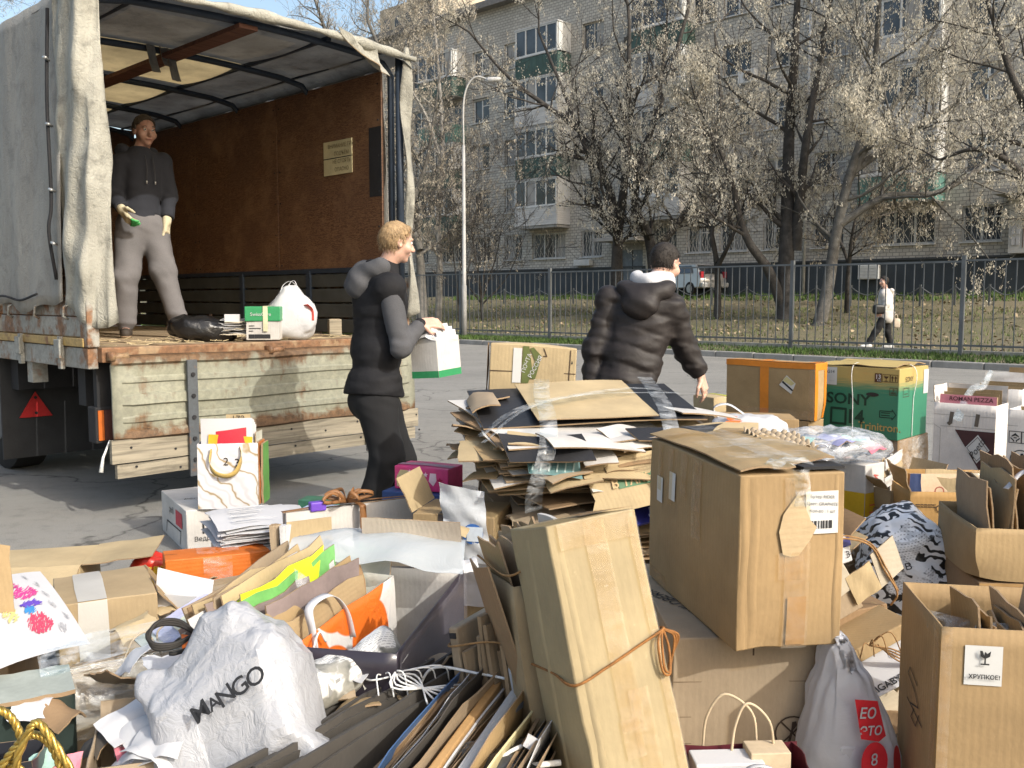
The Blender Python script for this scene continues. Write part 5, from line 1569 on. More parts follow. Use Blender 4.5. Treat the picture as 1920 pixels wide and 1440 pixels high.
# ---- boy in the vest carrying a box
rad = math.radians
D1 = 5.7
bb1 = PZ(715, 984, 0)
J = joints(bb1, D1, head=(744, 455, .0), neck=(716, 508, .02), pelvis=(700, 742, .0), shR=(730, 540, -.17), shL=(690, 532, .19), elR=(752, 652, -.22), elL=(742, 640, .22), wrR=(788, 607, -.10), wrL=(792, 612, .14),
           hipR=(706, 760, -.09), hipL=(712, 760, .09), knR=(726, 858, -.10), knL=(748, 862, .10), anR=(688, 968, -.06), anL=(752, 962, .14))
J.update(face=np.array([.86, .48, -.16]), dirfootR=np.array([.9, .2, 0]), dirfootL=np.array([.9, .3, 0]), dirhandR=np.array([.9, .35, .05]), dirpalmR=np.array([.0, .7, -.6]), dirhandL=np.array([.9, -.3, -.1]), dirpalmL=np.array([0, -.8, -.4]), dirback=np.array([-.85, -.50, 0]))
BLK = M('vest_black', (.014, .014, .016), .8, .2, 4, 60, .3, spec=.25); TRB = fabric('trousers_black', (.012, .012, .013))
boy = human('person', 'fair-haired boy in a black vest with grey sleeves carrying a white box', bb1, J,
      dict(skin=SKIN, hair=M('hair_blond', (.34, .23, .12), .6, .35, 40, 160, .6), hairlen=.013, strand=.026, hairamp=.012, fringe=True, nape=.05, trousers=TRB, leg=.035, top=BLK, topname='vest', ease=.038, vest=True, quilt=.004, wr=.025, pitch=.3, hemcut=.0, hem=-.02, sleevemat=fabric('wool_grey', (.075, .076, .082)), hood=fabric('wool_grey', (.075, .076, .082)), hoodsize=1.05, shoes=M('shoe_black', (.012, .012, .012), .5), sole=M('sole_white', (.5, .5, .48), .6), seed=3, curlR=.5, curlL=.7, thumbR=-1, collar=.06))
# the carried box
cbx = PD(797, 700, D1 + .02)
C = cbx - bb1
yawb = rad(28)
hb = Carton('carried_box', 'open white paper box with a green base held by the boy', 'box', PD(823, 709, D1 - .12), (Matrix.Rotation(rad(-4), 3, 'Y') @ Matrix.Rotation(rad(62), 3, 'Z')).to_euler(), .26, .19, .245, WBOARD, True, seed=301, noise=.003, bulge=.004)
for f_ in ('front', 'left', 'right', 'back'): hb.decal(f_, 0, 0, 1, .17, GREENB, 'green_band', .002)
hb.lines('front', .6, .85, .9, .92, 2, PAPERG, .004)
for i in range(9): sheet('paper', (.02, .02 + .018 * i, .06), (.22, .0, .0), (.0, .01 * (i % 3 - 1), .22 + .02 * (i % 3)), PAPER, hb.root, .002, .012 * (i % 3 - 1), .01, .01, 6, i)
sheet('paper', (.0, .0, .22), (.2, .05, .05), (-.02, .14, .02), PAPER, hb.root, .002, .03, .02, .012, 6, 5); sheet('paper', (.12, .05, .23), (.13, .03, .06), (.0, .1, .02), PAPER, hb.root, .002, .02, .02, .012, 6, 8)

# ---- man in the puffer jacket reaching down
D2 = 5.5
bb2 = PZ(1175, 998, 0)
J = joints(bb2, D2, head=(1247, 494, .10), neck=(1218, 546, .05), pelvis=(1166, 745, .0), shL=(1145, 564, .08), shR=(1262, 580, -.02), elL=(1113, 662, .05), wrL=(1108, 748, .02), elR=(1284, 655, .08), wrR=(1314, 706, .12),
           hipL=(1150, 765, .0), hipR=(1196, 765, .0), knL=(1152, 872, -.03), knR=(1200, 872, .02), anL=(1150, 976, .02), anR=(1202, 976, .04))
J.update(face=np.array([.66, .68, -.34]), dirfootR=np.array([.6, .8, 0]), dirfootL=np.array([.4, .9, 0]), dirhandR=np.array([.32, .1, -.95]), dirpalmR=np.array([-.8, .5, -.2]), dirhandL=np.array([.1, .1, -1]), dirpalmL=np.array([.6, .6, 0]), dirback=np.array([-.45, -.88, 0]))
PUF = M('puffer_black', (.022, .018, .017), .6, .25, 5, 40, .4, spec=.35)
man2 = human('person', 'dark-haired man in a black puffer jacket seen from behind, reaching down', bb2, J,
      dict(skin=SKIN, hair=M('hair_dark', (.022, .017, .013), .7, .3, 60, 200, .6), hairlen=.008, hairamp=.005, nape=.06, trousers=TRB, leg=.03, top=PUF, ease=.030, sleeve=.026, quilt=.0065, wr=.042, pitch=.115, hem=.10, hemcut=.14, hood=PUF, hoodsize=1.05, shoes=M('shoe_black', (.012, .012, .012)), seed=5, curlR=.55, curlL=.6, collar=.04, thumbR=-1))
# pale inner hood
f = Field(J['neck'] - .3, J['neck'] + .3, .009); bk = unit(J['dirback']); lat = unit(np.cross(bk, [0, 0, 1.]))
for a in np.linspace(-1.7, 1.7, 13): f.ell(J['neck'] + bk * (.075 * math.cos(a)) + lat * .095 * math.sin(a) + np.array([0.02, 0, .065 - .012 * math.cos(a)]), (.042, .042, .05), None, .03)
f.warp(lambda G: (.010 * wob(G.reshape(-1, 3), 9, 26)).reshape(G.shape[:3])); f.build('inner_hood', fabric('hood_pale', (.55, .55, .56)), man2)

# ---- man standing in the truck
D3 = 7.45
bb3 = PZ(285, 630, FLZ + .003)
J = joints(bb3, D3, head=(271, 246, -.02), neck=(263, 288, .0), pelvis=(266, 418, .0), shR=(226, 306, -.08), shL=(302, 304, .10), elR=(212, 366, -.12), elL=(316, 366, .12), wrR=(228, 392, -.25), wrL=(313, 412, .02),
           hipR=(246, 432, -.04), hipL=(287, 430, .06), knR=(236, 520, -.12), knL=(306, 508, -.02), anR=(236, 612, -.05), anL=(331, 596, .0))
J.update(face=np.array([.70, -.70, -.12]), dirfootR=np.array([.35, -.9, 0]), dirfootL=np.array([.95, -.35, 0]), dirhandR=np.array([.55, -.3, -.75]), dirpalmR=np.array([.6, .6, .4]), dirhandL=np.array([.0, -.2, -1]), dirpalmL=np.array([-.9, 0, .1]), dirback=np.array([-.7, .7, 0]))
HOOD = fabric('hoodie_navy', (.022, .024, .032)); 
man3 = human('person', 'man in a dark hoodie and grey trousers standing inside the truck', bb3, J,
      dict(skin=SKIN2, hair=M('hair_brown', (.05, .038, .028), .7, .3, 60, 200, .5), hairlen=.012, hairamp=.01, nape=.02, trousers=fabric('trousers_grey', (.145, .14, .145)), leg=.032, top=HOOD, topname='hoodie', ease=.016, sleeve=.02, hemcut=.03, hood=HOOD, hoodsize=1.0, shoes=M('shoe_worn', (.05, .04, .032), .7), sole=M('sole_tan', (.25, .17, .1), .7), seed=7, curlR=.55, curlL=.8))
GLOVE = fabric('glove_cream', (.60, .54, .38))
for s_ in 'RL':
    f = Field(J['wr' + s_] - .26, J['wr' + s_] + .26, .007); hand(f, J['wr' + s_], J['dirhand' + s_], J['dirpalm' + s_], .6, 1.16)
    dr = unit(J['wr' + s_] - J['el' + s_]); f.seg(J['wr' + s_] - dr * .05, J['wr' + s_] + dr * .02, .036, .034, .02); gl = f.build('glove', GLOVE, man3)
    if s_ == 'R':
        f = Field(J['wrR'] - .26, J['wrR'] + .26, .007); hand(f, J['wrR'], J['dirhandR'], J['dirpalmR'], .6, 1.2); d_ = unit(J['dirhandR']); f.clip(J['wrR'] + d_ * .135, -d_); f.build('glove_tips', M('glove_green', (.05, .35, .10), .5), gl)
for q in (-1, 1):
    rt_ = unit(np.cross(J['face'], [0, 0, 1.])); fw_ = unit(J['face'] * np.array([1, 1, 0])); p0 = J['neck'] + fw_ * .15 + rt_ * .03 * q - np.array([0, 0, .03])
    rope('drawstring', [p0, p0 + fw_ * .03 - np.array([0, 0, .10]), p0 + fw_ * .03 + rt_ * .005 * q - np.array([0, 0, .21])], .004, M('drawstring', (.03, .03, .035), .7), man3); MB().tube([p0 + fw_ * .03 + rt_ * .005 * q - np.array([0, 0, .20]), p0 + fw_ * .03 + rt_ * .005 * q - np.array([0, 0, .225])], .006, 8).build('drawstring_tip', M('tip_metal', (.6, .6, .6), .3, metal=.8), man3, True)

# ---- woman walking behind the fence
bb4 = PG(1648, 654); D4 = depth(bb4)
J = joints(bb4, D4, head=(1657, 528, .0), neck=(1661, 546, .0), pelvis=(1660, 588, .0), shL=(1658, 552, -.17), shR=(1664, 552, .17), elL=(1662, 571, -.22), elR=(1668, 572, .2), wrL=(1652, 585, -.22), wrR=(1674, 590, .22),
           hipL=(1658, 594, -.07), hipR=(1662, 594, .07), knL=(1642, 622, -.08), knR=(1664, 622, .08), anL=(1628, 645, -.08), anR=(1669, 646, .08))
J.update(face=np.array([-.95, -.25, -.1]), dirfootR=np.array([-.95, .1, 0]), dirfootL=np.array([-.95, .0, 0]), dirhandR=np.array([.2, 0, -1]), dirpalmR=np.array([-1, 0, 0]), dirhandL=np.array([-.6, 0, -.6]), dirpalmL=np.array([0, 1, 0]), dirback=np.array([.97, .2, 0]))
COAT = fabric('coat_white', (.58, .55, .51))
wom = human('person', 'woman in a white hooded coat and black trousers walking behind the fence', bb4, J,
      dict(res=.012, skin=SKIN, hair=M('hair_dark', (.022, .017, .013)), hairlen=.02, nape=.09, trousers=TRB, leg=.02, top=COAT, topname='coat', ease=.045, sleeve=.03, hem=.10, hemcut=.22, hood=COAT, hoodsize=1.0, shoes=M('shoe_white', (.6, .6, .58), .5), seed=9, sc=.95))
hb2 = thing('shoulder_bag', 'small black shoulder bag carried by the woman in the white coat', 'bag', PD(1648, 580, D4 - .30), rad(5))
blob('bag', (.14, .07, .11), M('leather_black', (.012, .012, .012), .4), hb2, amp=.012, freq=8, ex=.5, ez=.5, seed=2, nu=30, nv=20); rope('strap', [(-.12, 0, .08), (.0, .1, .35), (.12, .15, .52)], .012, M('leather_black', (.012, .012, .012)), hb2)
tb2 = thing('tote_bag', 'small beige bag hanging from the hand of the woman in the white coat', 'bag', PD(1681, 606, D4 + .2), rad(5))
blob('bag', (.08, .05, .11), M('tote_beige', (.5, .42, .33), .8), tb2, amp=.012, freq=8, ex=.5, ez=.5, seed=3, nu=24, nv=16); rope('strap', [(-.04, 0, .1), (-.05, 0, .18), (.0, 0, .2), (.03, 0, .1)], .008, M('tote_beige', (.5, .42, .33)), tb2)
# ================================================================ foreground pile, right half
rad = math.radians
def leanrot(lean_y=0, lean_x=0, yaw=0):
    return (Matrix.Rotation(rad(lean_y), 3, 'Y') @ Matrix.Rotation(rad(lean_x), 3, 'X') @ Matrix.Rotation(rad(yaw), 3, 'Z')).to_euler()
STICK = M('sticker_white', (.56, .56, .545), .5, .04, 5, 90, .02, fine=.03)
def icon(c, face, u, v, s, kind, mat=None, frame=True, off=.003):
    """handling symbol in a square, s in metres"""
    mat = mat or INK
    o, x, y = c.fr(face); su, sv = s / np.linalg.norm(x), s / np.linalg.norm(y)
    L = lambda pts: [[(u + a * su, v + b * sv) for a, b in p] for p in pts]
    if frame: c.strokes(face, L([[(-.5, -.5), (.5, -.5), (.5, .5), (-.5, .5), (-.5, -.5)]]), s * .06, mat, off=off)
    if kind == 'glass':
        c.poly(face, L([[(-.28, .36), (-.24, .05), (0, -.08), (.24, .05), (.28, .36), (.1, .2), (-.02, .32), (-.06, .1), (-.14, .36)]])[0], mat, off=off)
        c.strokes(face, L([[(0, -.05), (0, -.36)], [(-.2, -.38), (.2, -.38)]]), s * .08, mat, off=off)
    if kind == 'up':
        for dx in (-.22, .22):
            c.strokes(face, L([[(dx, -.36), (dx, .1)]]), s * .13, mat, off=off)
            c.poly(face, L([[(dx - .2, .05), (dx + .2, .05), (dx, .4)]])[0], mat, off=off)
    if kind == 'hand':
        c.poly(face, L([[(-.3, 0), (0, .14), (.3, 0), (.3, .1), (0, .36), (-.3, .1)]])[0], mat, off=off)
        c.strokes(face, L([[(-.36, -.1), (-.12, -.3), (-.12, -.38)], [(.36, -.1), (.12, -.3), (.12, -.38)], [(-.1, -.06), (.1, -.06)]]), s * .1, mat, off=off)
    if kind == 'knife':
        r_ = [(math.cos(a) * .5, math.sin(a) * .5) for a in np.linspace(0, 6.283, 26)]
        c.strokes(face, L([r_]), s * .045, mat, off=off)
        c.strokes(face, L([[(-.35, -.35), (.35, .35)], [(-.35, .35), (.35, -.35)]]), s * .05, mat, off=off)
        c.poly(face, L([[(-.02, .34), (.1, .36), (.12, .24), (.02, .1), (-.06, -.3), (-.14, -.34), (-.1, -.1), (-.04, .12)]])[0], mat, off=off)
    if kind == 'stack':
        c.text(face, u, v + .15 * sv, s * .5, '8', mat, off=.0036); c.strokes(face, L([[(-.3, -.15), (.3, -.15)], [(-.35, -.3), (.35, -.3)]]), s * .09, mat, off=off)
def barcode(c, face, u0, v0, u1, v1, seed=0, mat=None):
    r = random.Random(seed); u = u0; L = []; b = []
    o, x, y = c.fr(face)
    while u < u1:
        wd = r.uniform(.008, .03) * (u1 - u0) * 2
        if r.random() < .6: b.append((u, min(u1, u + wd)))
        u += wd
    mb = MB(); nr = np.cross(x, y); nr = nr / np.linalg.norm(nr)
    for a, e in b:
        q = c.disp(np.array([o + x * a + y * v0, o + x * e + y * v0, o + x * e + y * v1, o + x * a + y * v1])) + nr * .0036
        mb.quad(*q)
    return mb.build('barcode', mat or INK, c.root)

# ---- 1 large carton on the ground with the knife symbol
C1, w1, d1, h1 = place(1257, 1449, 0.0, rad(1), top=1197, left=1190, right=1556)
d1 = max(d1, .75)
wb1 = Carton('moving_carton', 'big brown carton with a crossed-out knife symbol, standing under the taped box', 'carton', C1, (0, 0, rad(1)), w1, d1, h1, KRAFTG, bulge=.006, seed=31)
wb1.strokes('front', [[(.505, 0), (.5, 1)]], .005, INKBR, 'seam')
for v in (.68, .42, .22): wb1.strokes('front', [[(0, v), (.99, v + .004)]], .003, M('crease_brown', (.22, .16, .1), .8), 'crease', .0025)
icon(wb1, 'front', .76, .30, .10, 'knife', INKBR, False)
wb1.text('front', .76, .135, .026, '오픈칼', INKBR, 180)
wb1.text('top', .10, .44, .055, 'WILDBERRIES', INK, 118, shear=.25)
wb1.strokes('left', [[(.02, .1), (.02, .98)]], .006, INKBR, 'seam')
wb1.decal('front', .94, .05, .985, .97, TAPE, 'tape', .003)

# ---- 2 tall taped carton on top of it
C2, w2, d2, h2 = place(1380, 1226, h1 + .006, rad(11), top=890, left=1214, right=1573)
rd = Carton('taped_carton', 'large brown taped carton with a white product sticker, balanced on another carton', 'carton', C2, (0, 0, rad(11)), w2, d2, h2, KRAFT, bulge=.008, noise=.005, seed=7, n=14)
rd.decal('front', .62, .66, .93, .90, STICK, 'product_label', .005, wr=0)
for r_, tx in enumerate(('Бутер RIDER', 'Цвет: GRAPHITE', 'Кол-во : 1 шт')):
    rd.text('front', .775, .868 - .04 * r_, .0125, tx, M('ink_grey', (.12, .12, .12), .7), -4, .0068)
barcode(rd, 'front', .67, .69, .87, .735, 4)
for o_ in rd.root.children:
    if o_.name.startswith('barcode'): o_.location = (0, -.003, 0)
def crease(c, face, u, v0, v1, wd=.012, hgt=.006, seed=0):
    o, x, y = c.fr(face); nr = np.cross(x, y); nr /= np.linalg.norm(nr); xx = x / np.linalg.norm(x); P = []
    for j in range(15):
        v = v0 + (v1 - v0) * j / 14
        for i in range(5):
            a = i / 4 - .5
            P.append(o + x * u + y * v + xx * (a * wd + .003 * math.sin(j * .7 + seed)) + nr * (hgt * math.cos(a * math.pi) * (1 - .5 * abs(2 * j / 14 - 1) ** 4) - .0005))
    P = c.disp(np.array(P)); f = [(j * 5 + i, j * 5 + i + 1, (j + 1) * 5 + i + 1, (j + 1) * 5 + i) for j in range(14) for i in range(4)]
    return mesh('crease', P, f, c.mat, c.root, True)
for u, wd in ((.05, .024), (.14, .03), (.93, .016)): crease(rd, 'front', u, .01, .985, wd, .0035, int(u * 50))
rd.decal('front', .42, .0, .66, .98, TAPE, 'tape', .0055, 10, wr=.002)
rd.decal('front', .46, .02, .64, .30, TAPEB, 'tape', .006, 8)
rd.decal('front', .36, .40, .60, .56, TAPE, 'tape', .0065, 6, wr=.003)
TORN = board_mat('torn_layer', (.46, .35, .21), axis=0)
rd.poly('front', [(.40, .55), (.36, .68), (.40, .78), (.55, .90), (.66, .74), (.72, .70), (.66, .63), (.55, .54), (.48, .535)], TORN, 'torn_patch', .0075)
for u, v0, v1, wd in ((.72, .62, .99, .06), (.86, .68, .99, .05), (.42, .5, .99, .09), (.56, .72, .99, .07)):
    rd.decal('left', 1 - u - .0, v0, 1 - u + wd, v1, TAPE, 'tape', .003, 6, wr=.004)
rd.decal('left', .13, .60, .21, .77, STICK, 'paper_label', .004); rd.lines('left', .14, .61, .2, .76, 6, PAPERG, .004, seed=1)
rd.decal('left', .30, .66, .38, .84, STICK, 'paper_label', .004); rd.lines('left', .31, .67, .37, .83, 6, PAPERG, .004, seed=2)
rd.decal('left', .0, .0, .25, .10, TAPE, 'tape', .003)
rd.decal('top', .34, .0, .62, 1, FILM, 'tape', .030, 14, wr=.010); rd.decal('top', .0, .30, 1, .46, FILM, 'tape', .034, 14, wr=.012); rd.decal('top', .0, .72, .9, .82, TAPE, 'tape', .028, 12, wr=.006); rd.decal('top', .05, .08, .95, .2, FILM, 'tape', .032, 12, wr=.010)
for k, (x0, x1, y0, y1, tl) in enumerate(((.0, .52, .0, 1, .05), (.52, 1, .08, .9, .12))):
    sheet('flap', (rd.w * x0 + .002, rd.d * y0, rd.h + .008), (rd.w * (x1 - x0), 0, rd.w * (x1 - x0) * tl), (0, rd.d * (y1 - y0), 0), KRAFT, rd.root, .005, .006, .006, .006, 7, 60 + k)
sheet('film_scrap', (rd.w * .3, -.01, rd.h + .012), (rd.w * .38, 0, .01), (-.01, .05, .005), FILM, rd.root, .001, .01, .01, .01, 12, 3)
sheet('film_scrap', (rd.w * .5, -.012, rd.h - .09), (rd.w * .15, 0, 0), (-.005, 0, .1), FILM, rd.root, .001, .006, .01, .008, 12, 4)
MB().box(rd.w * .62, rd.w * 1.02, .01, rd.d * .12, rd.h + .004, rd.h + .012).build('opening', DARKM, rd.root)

# ---- 3 leaning carton tied with orange cord
C3 = PZ(1168, 1735, .0)
R3 = leanrot(-11, -11, 22)
tb = Carton('leaning_carton', 'tall narrow pale carton tied with an orange cord, leaning over to the left', 'carton', C3, R3, .235, .25, .885, KRAFTY, bulge=.006, noise=.004, crush=.008, seed=15, n=14)
crease(tb, 'front', .12, .03, .97, .02, .003, 2); crease(tb, 'left', .45, .03, .97, .025, .004, 3)
tb.decal('front', .38, .45, .62, .99, TAPE, 'tape', .0045, 12, wr=.004); tb.decal('front', .5, .30, .72, .55, TAPE, 'tape', .005, 8, wr=.003); tb.decal('front', .36, .38, .56, .48, TAPE, 'tape', .0055, 6, wr=.004); tb.decal('front', .66, .1, .86, .26, TAPE, 'tape', .005, 6, wr=.005); tb.decal('front', .88, .05, .99, .98, TAPE, 'tape', .005, 12, wr=.004)
tb.decal('front', .1, .93, .95, 1.0, TAPE, 'tape', .006, 8, wr=.005); tb.decal('top', .0, .0, 1, .6, TAPE, 'tape', .004, 6, wr=.004)
tb.decal('top', .45, .1, .98, .55, KRAFTD, 'dark_patch', .005)
CORD = M('cord_orange', (.27, .115, .03), .8, .4, 40, 150, .5)
zc = .555
rope('cord', [(-.006, .26, zc - .01), (-.007, .12, zc - .015), (-.008, -.006, zc - .028), (.08, -.014, zc - .005), (.16, -.014, zc + .02), (.24, -.010, zc + .045), (.243, .1, zc + .03)], .0033, CORD, tb.root, 40)
for k in range(5):
    a = .02 + .006 * k
    rope('cord_bow', [(.236, -.012, zc + .045), (.222 - .012 * k, -.022 - .004 * k, zc + .02), (.215 - .006 * k, -.022, zc - .02 - a), (.228, -.02, zc - .03 - a), (.24, -.016, zc + .0), (.236, -.012, zc + .045)] if k < 2 else
         [(.236, -.012, zc + .045), (.25 + .006 * k, -.01, zc + .02), (.248 + .004 * k, -.006 + .008 * k, zc - .03), (.244, .0 + .01 * k, zc - .05 - .006 * k)], .003, CORD, tb.root, 24)

# ---- 4 open tall carton on the right with the fragile sticker
C4, w4, d4, h4 = place(1748, 1600, 0.0, rad(-9), top=1176, w=.42, d=.37)
fr = Carton('open_carton', 'tall open brown carton with a fragile-glass sticker in the lower right corner', 'carton', C4, (0, 0, rad(-9)), w4, d4, h4, KRAFT, True, bulge=.003, noise=.0015, seed=22, n=12)
fr.decal('front', .13, .76, .335, .93, STICK, 'fragile_sticker', .003, skew=-.0)
icon(fr, 'front', .235, .885, .045, 'glass', INK, False, .010)
fr.text('front', .235, .80, .0145, 'ХРУПКОЕ!', INK, 0, .010, bold=.0004)
fr.poly('front', [(.155, .235), (.20, .165), (.27, .235), (.225, .30)], STICK, 'date_sticker', .003); fr.text('front', .212, .235, .012, '21.03.2023', PAPERG, 40, .004); 
MARK = M('marker', (.03, .025, .02), .6)
fr.strokes('left', [[(.55, .62), (.35, .66), (.3, .62), (.5, .58), (.6, .53), (.4, .50)], [(.3, .50), (.7, .47)], [(.62, .5), (.55, .43), (.42, .44), (.5, .5)]], .004, MARK, 'marker_scribble')
fr.strokes('front', [[(.62, .50), (.56, .46), (.57, .40), (.66, .42), (.72, .52), (.66, .56), (.6, .52)]], .004, MARK, 'marker_scribble')
fr.decal('front', .0, .0, .06, 1, TAPE, 'tape', .003, 12, wr=.003); fr.decal('left', .88, .0, 1.0, 1, TAPE, 'tape', .003, 12, wr=.003)
fr.decal('front', .55, .5, .95, .97, TAPE, 'tape', .003, 6, wr=.004)
rg = random.Random(14)
def upright(root, x0, x1, y0, y1, zb, zt, k, mats, seed, along='y', tilt=.12):
    """boards standing in a carton"""
    r = random.Random(seed)
    for i in range(k):
        t = (i + .5) / k
        m = mats[r.randrange(len(mats))]; h_ = zb + (zt - zb) * r.uniform(.72, 1.0)
        if along == 'y':
            x = x0 + (x1 - x0) * t
            sheet('flattened_card', (x, y0 + r.uniform(0, .02), zb), (0, (y1 - y0) * r.uniform(.75, 1), 0), (r.uniform(-tilt, tilt) * (h_ - zb), r.uniform(-.03, .03), h_ - zb), m, root, .005, r.uniform(-.01, .01), 0, .006, 8, seed + i, 4, 4, cut=.04)
        else:
            y = y0 + (y1 - y0) * t
            sheet('flattened_card', (x0 + r.uniform(0, .02), y, zb), ((x1 - x0) * r.uniform(.75, 1), 0, 0), (r.uniform(-.03, .03), r.uniform(-tilt, tilt) * (h_ - zb), h_ - zb), m, root, .005, r.uniform(-.01, .01), 0, .006, 8, seed + i, 4, 4, cut=.04)
upright(fr.root, .10, .36, .04, .33, h4 - .3, h4 + .06, 12, [KRAFTL, KRAFT, KRAFTG], 5, tilt=.18)
sheet('paper', (.05, .05, h4 - .25), (.05, .25, .0), (.04, .0, .24), PAPER, fr.root, .002, .03, .0, .01, 6, 9)
sheet('magazine', (.31, .04, h4 - .22), (.02, .25, 0), (.03, 0, .2), M('magazine_red', (.5, .04, .04), .4), fr.root, .006, .03, 0, .01, 6, 8); sheet('paper', (.35, .05, h4 - .22), (.0, .25, 0), (.02, 0, .2), PAPERG, fr.root, .004, .02, 0, .01, 6, 7)
ribbon('tape', [(.0, .12, h4 - .02), (.12, .13, h4 - .045), (.28, .14, h4 - .05), (.42, .13, h4 - .015)], .045, FILM, fr.root, side=(0, .4, 1))
for s_ in ('left', 'back'): pass

# ---- 5 carton of standing card and the box below it
C5b, w5b, d5b, h5b = place(1822, 1300, 0.0, rad(-7), w=.62, d=.42, h=.40)
b5 = Carton('flat_carton', 'closed brown carton lying under the carton of standing card', 'carton', C5b, (0, 0, rad(-7)), w5b, d5b, h5b, KRAFTD, seed=41, noise=.006)
b5.decal('front', .0, .85, 1, 1, TAPEB, 'tape', .003); b5.strokes('front', [[(.3, .9), (.42, .9)], [(.5, .91), (.58, .91)], [(.7, .92), (.76, .92)]], .02, INK)
b5.text('front', .8, .9, .05, 'MANUAL', INK, 0)
c5 = C5b + np.array([-.01, .0, h5b + .006])
ob = Carton('open_carton', 'low open carton crammed with upright flattened card on the right edge', 'carton', c5, (0, 0, rad(-8)), .62, .42, .185, KRAFT, True, seed=42, noise=.006)
upright(ob.root, .05, .60, .03, .38, .02, .41, 22, [KRAFTL, KRAFT, KRAFTG, KRAFTL, KRAFTD], 77, tilt=.10)
ribbon('tie_strap', [(.10, .03, .32), (.2, .1, .375), (.4, .15, .36), (.62, .12, .33)], .02, PAPER, ob.root, side=(0, 1, .3))

# ---- 6 upper right boxes: monitor box, coffee boxes
C6, w6, d6, h6 = place(1705, 1020, .33, rad(-6), top=922, w=.42, d=.26)
led = Carton('monitor_carton', 'orange-brown open monitor carton with upside-down printing, behind the crumpled print bag', 'carton', C6, (0, 0, rad(-6)), w6, d6, h6, board_mat('kraft_orange', (.42, .25, .09)), True, seed=51)
led.text('front', .42, .70, .045, '24" LED', INKBR, 180); led.text('front', .42, .22, .085, 'LED', INKBR, 180, bold=.001); led.text('front', .73, .22, .06, '24', INKBR, 0)
led.strokes('front', [[(.66, .08), (.8, .08), (.8, .36), (.66, .36), (.66, .08)]], .005, INKBR); led.lines('front', .05, .7, .25, .78, 2, INKBR, .004); barcode(led, 'front', .62, .6, .76, .8, 3, INKBR)
led.flap('back', .05, 80); led.flap('left', .1, 70, seed=2)
upright(led.root, .1, .4, .05, .22, .02, h6 + .07, 4, [KRAFT, KRAFTL], 12, 'x')
sheet('blue_book', (.0, .03, .08), (.05, .0, .0), (.0, .01, .22), M('navy', (.03, .05, .13), .5), led.root, .02, seed=4)
sheet('printed_card', (.06, .06, .1), (.16, .02, 0), (.0, .03, .19), M('card_peach', (.6, .45, .3), .6), led.root, .004, seed=6)
lettering('O', .06, (.13, .05, .22), (1, .1, 0), (0, .1, 1), M('print_brown', (.3, .08, .05), .6), led.root, off=.004)
sheet('film_scrap', (.22, .01, .12), (.09, 0, 0), (.01, .02, .2), FILM, led.root, .001, .02, .02, .012, 12, 4)
sup6 = Carton('plain_carton', 'plain brown carton hidden below the orange-brown monitor carton', 'carton', (C6[0] - .02, C6[1] + .02, 0), (0, 0, rad(-6)), w6 + .04, .30, .32, KRAFTD, seed=52)
rec = Carton('shoe_carton', 'low brown open carton with bent flaps left of the monitor carton', 'carton', PZ(1668, 960, .42), (0, 0, rad(20)), .30, .22, .10, KRAFT, True, seed=53)
rec.root.location.z = .42; rec.flap('back', .10, 60); rec.flap('right', .1, 75, seed=1); rec.flap('left', .08, 40, seed=2)
Carton('plain_carton', 'plain brown carton carrying the low open carton with bent flaps', 'carton', tuple(PZ(1668, 960, .42)[:2]) + (0,), (0, 0, rad(20)), .32, .26, .415, KRAFTD, seed=54)
# white coffee carton
COFFW = board_mat('coffee_white', (.66, .62, .58), gloss=.6)
MAROON = M('maroon_print', (.055, .020, .022), .6, .15)
C7, w7, d7, h7 = place(1862, 892, .33, rad(-12) + SYAW * 0 + rad(0), top=757, w=.33, d=.30)
yw = rad(48)
C7, w7, d7, h7 = place(1862, 892, .33, yw, top=762, left=1747, w=.26)
pz = Carton('coffee_carton', 'tall white coffee carton with a dark maroon corner and diamond logo', 'carton', C7, (0, 0, yw), w7, d7, h7, COFFW, True, seed=61, noise=.0008, bulge=.001)
pz.poly('left', [(.36, .62), (1.0, .62), (1.0, .02), (.80, .02)], MAROON, 'maroon_panel')
pz.poly('left', [(.54, .37), (.735, .57), (.93, .36), (.735, .155)], STICK, 'diamond_logo', .0045)
pz.strokes('left', [[(.57, .37), (.735, .535), (.90, .36), (.735, .19), (.57, .37)]], .003, INK, 'diamond_line', .009)
pz.text('left', .735, .365, .054, 'Poetti', INK, 60, .011, shear=.35)
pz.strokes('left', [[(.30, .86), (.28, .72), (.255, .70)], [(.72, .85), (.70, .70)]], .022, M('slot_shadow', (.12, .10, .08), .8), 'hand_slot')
pz.strokes('left', [[(0, .68), (.0, .68), (.12, .62), (.12, 0)], [(.12, .66), (1, .66)], [(0, .83), (1, .83)]], .003, M('crease_grey', (.35, .33, .3), .8), 'crease', .002)
pz.flap('back', .10, 85); pz.flap('right', .10, 95, seed=2)
PINK = M('pizza_pink', (.55, .20, .24), .6, .1)
sheet('pizza_box', (.016, d7 * .93, h7 - .12), (0, -d7 * .92, 0), (.02, 0, .17), PINK, pz.root, .02, seed=3)
lettering('ROMAN PEZZA', .036, (.032, d7 * .42, h7 + .026), (0, -1, 0), (.12, 0, 1), MAROON, pz.root, off=.013, bold=.0005)
for k in range(3): sheet('divider', (.06 + .06 * k, d7 * .95, .1), (0, -d7 * .9, 0), (0, 0, h7 - .06 + .02 * k), KRAFT, pz.root, .004, seed=k)
for k in range(2): ribbon('film_strip', [(-.02, d7 * .6, h7 - .1), (.05, d7 * .45, h7 + .08), (.10, d7 * .3, h7 + .10 + .02 * k), (.16, d7 * .22, h7 + .2)], .05, FILM, pz.root, side=(0, .6, .5), taper=lambda t: 1 - .5 * t)
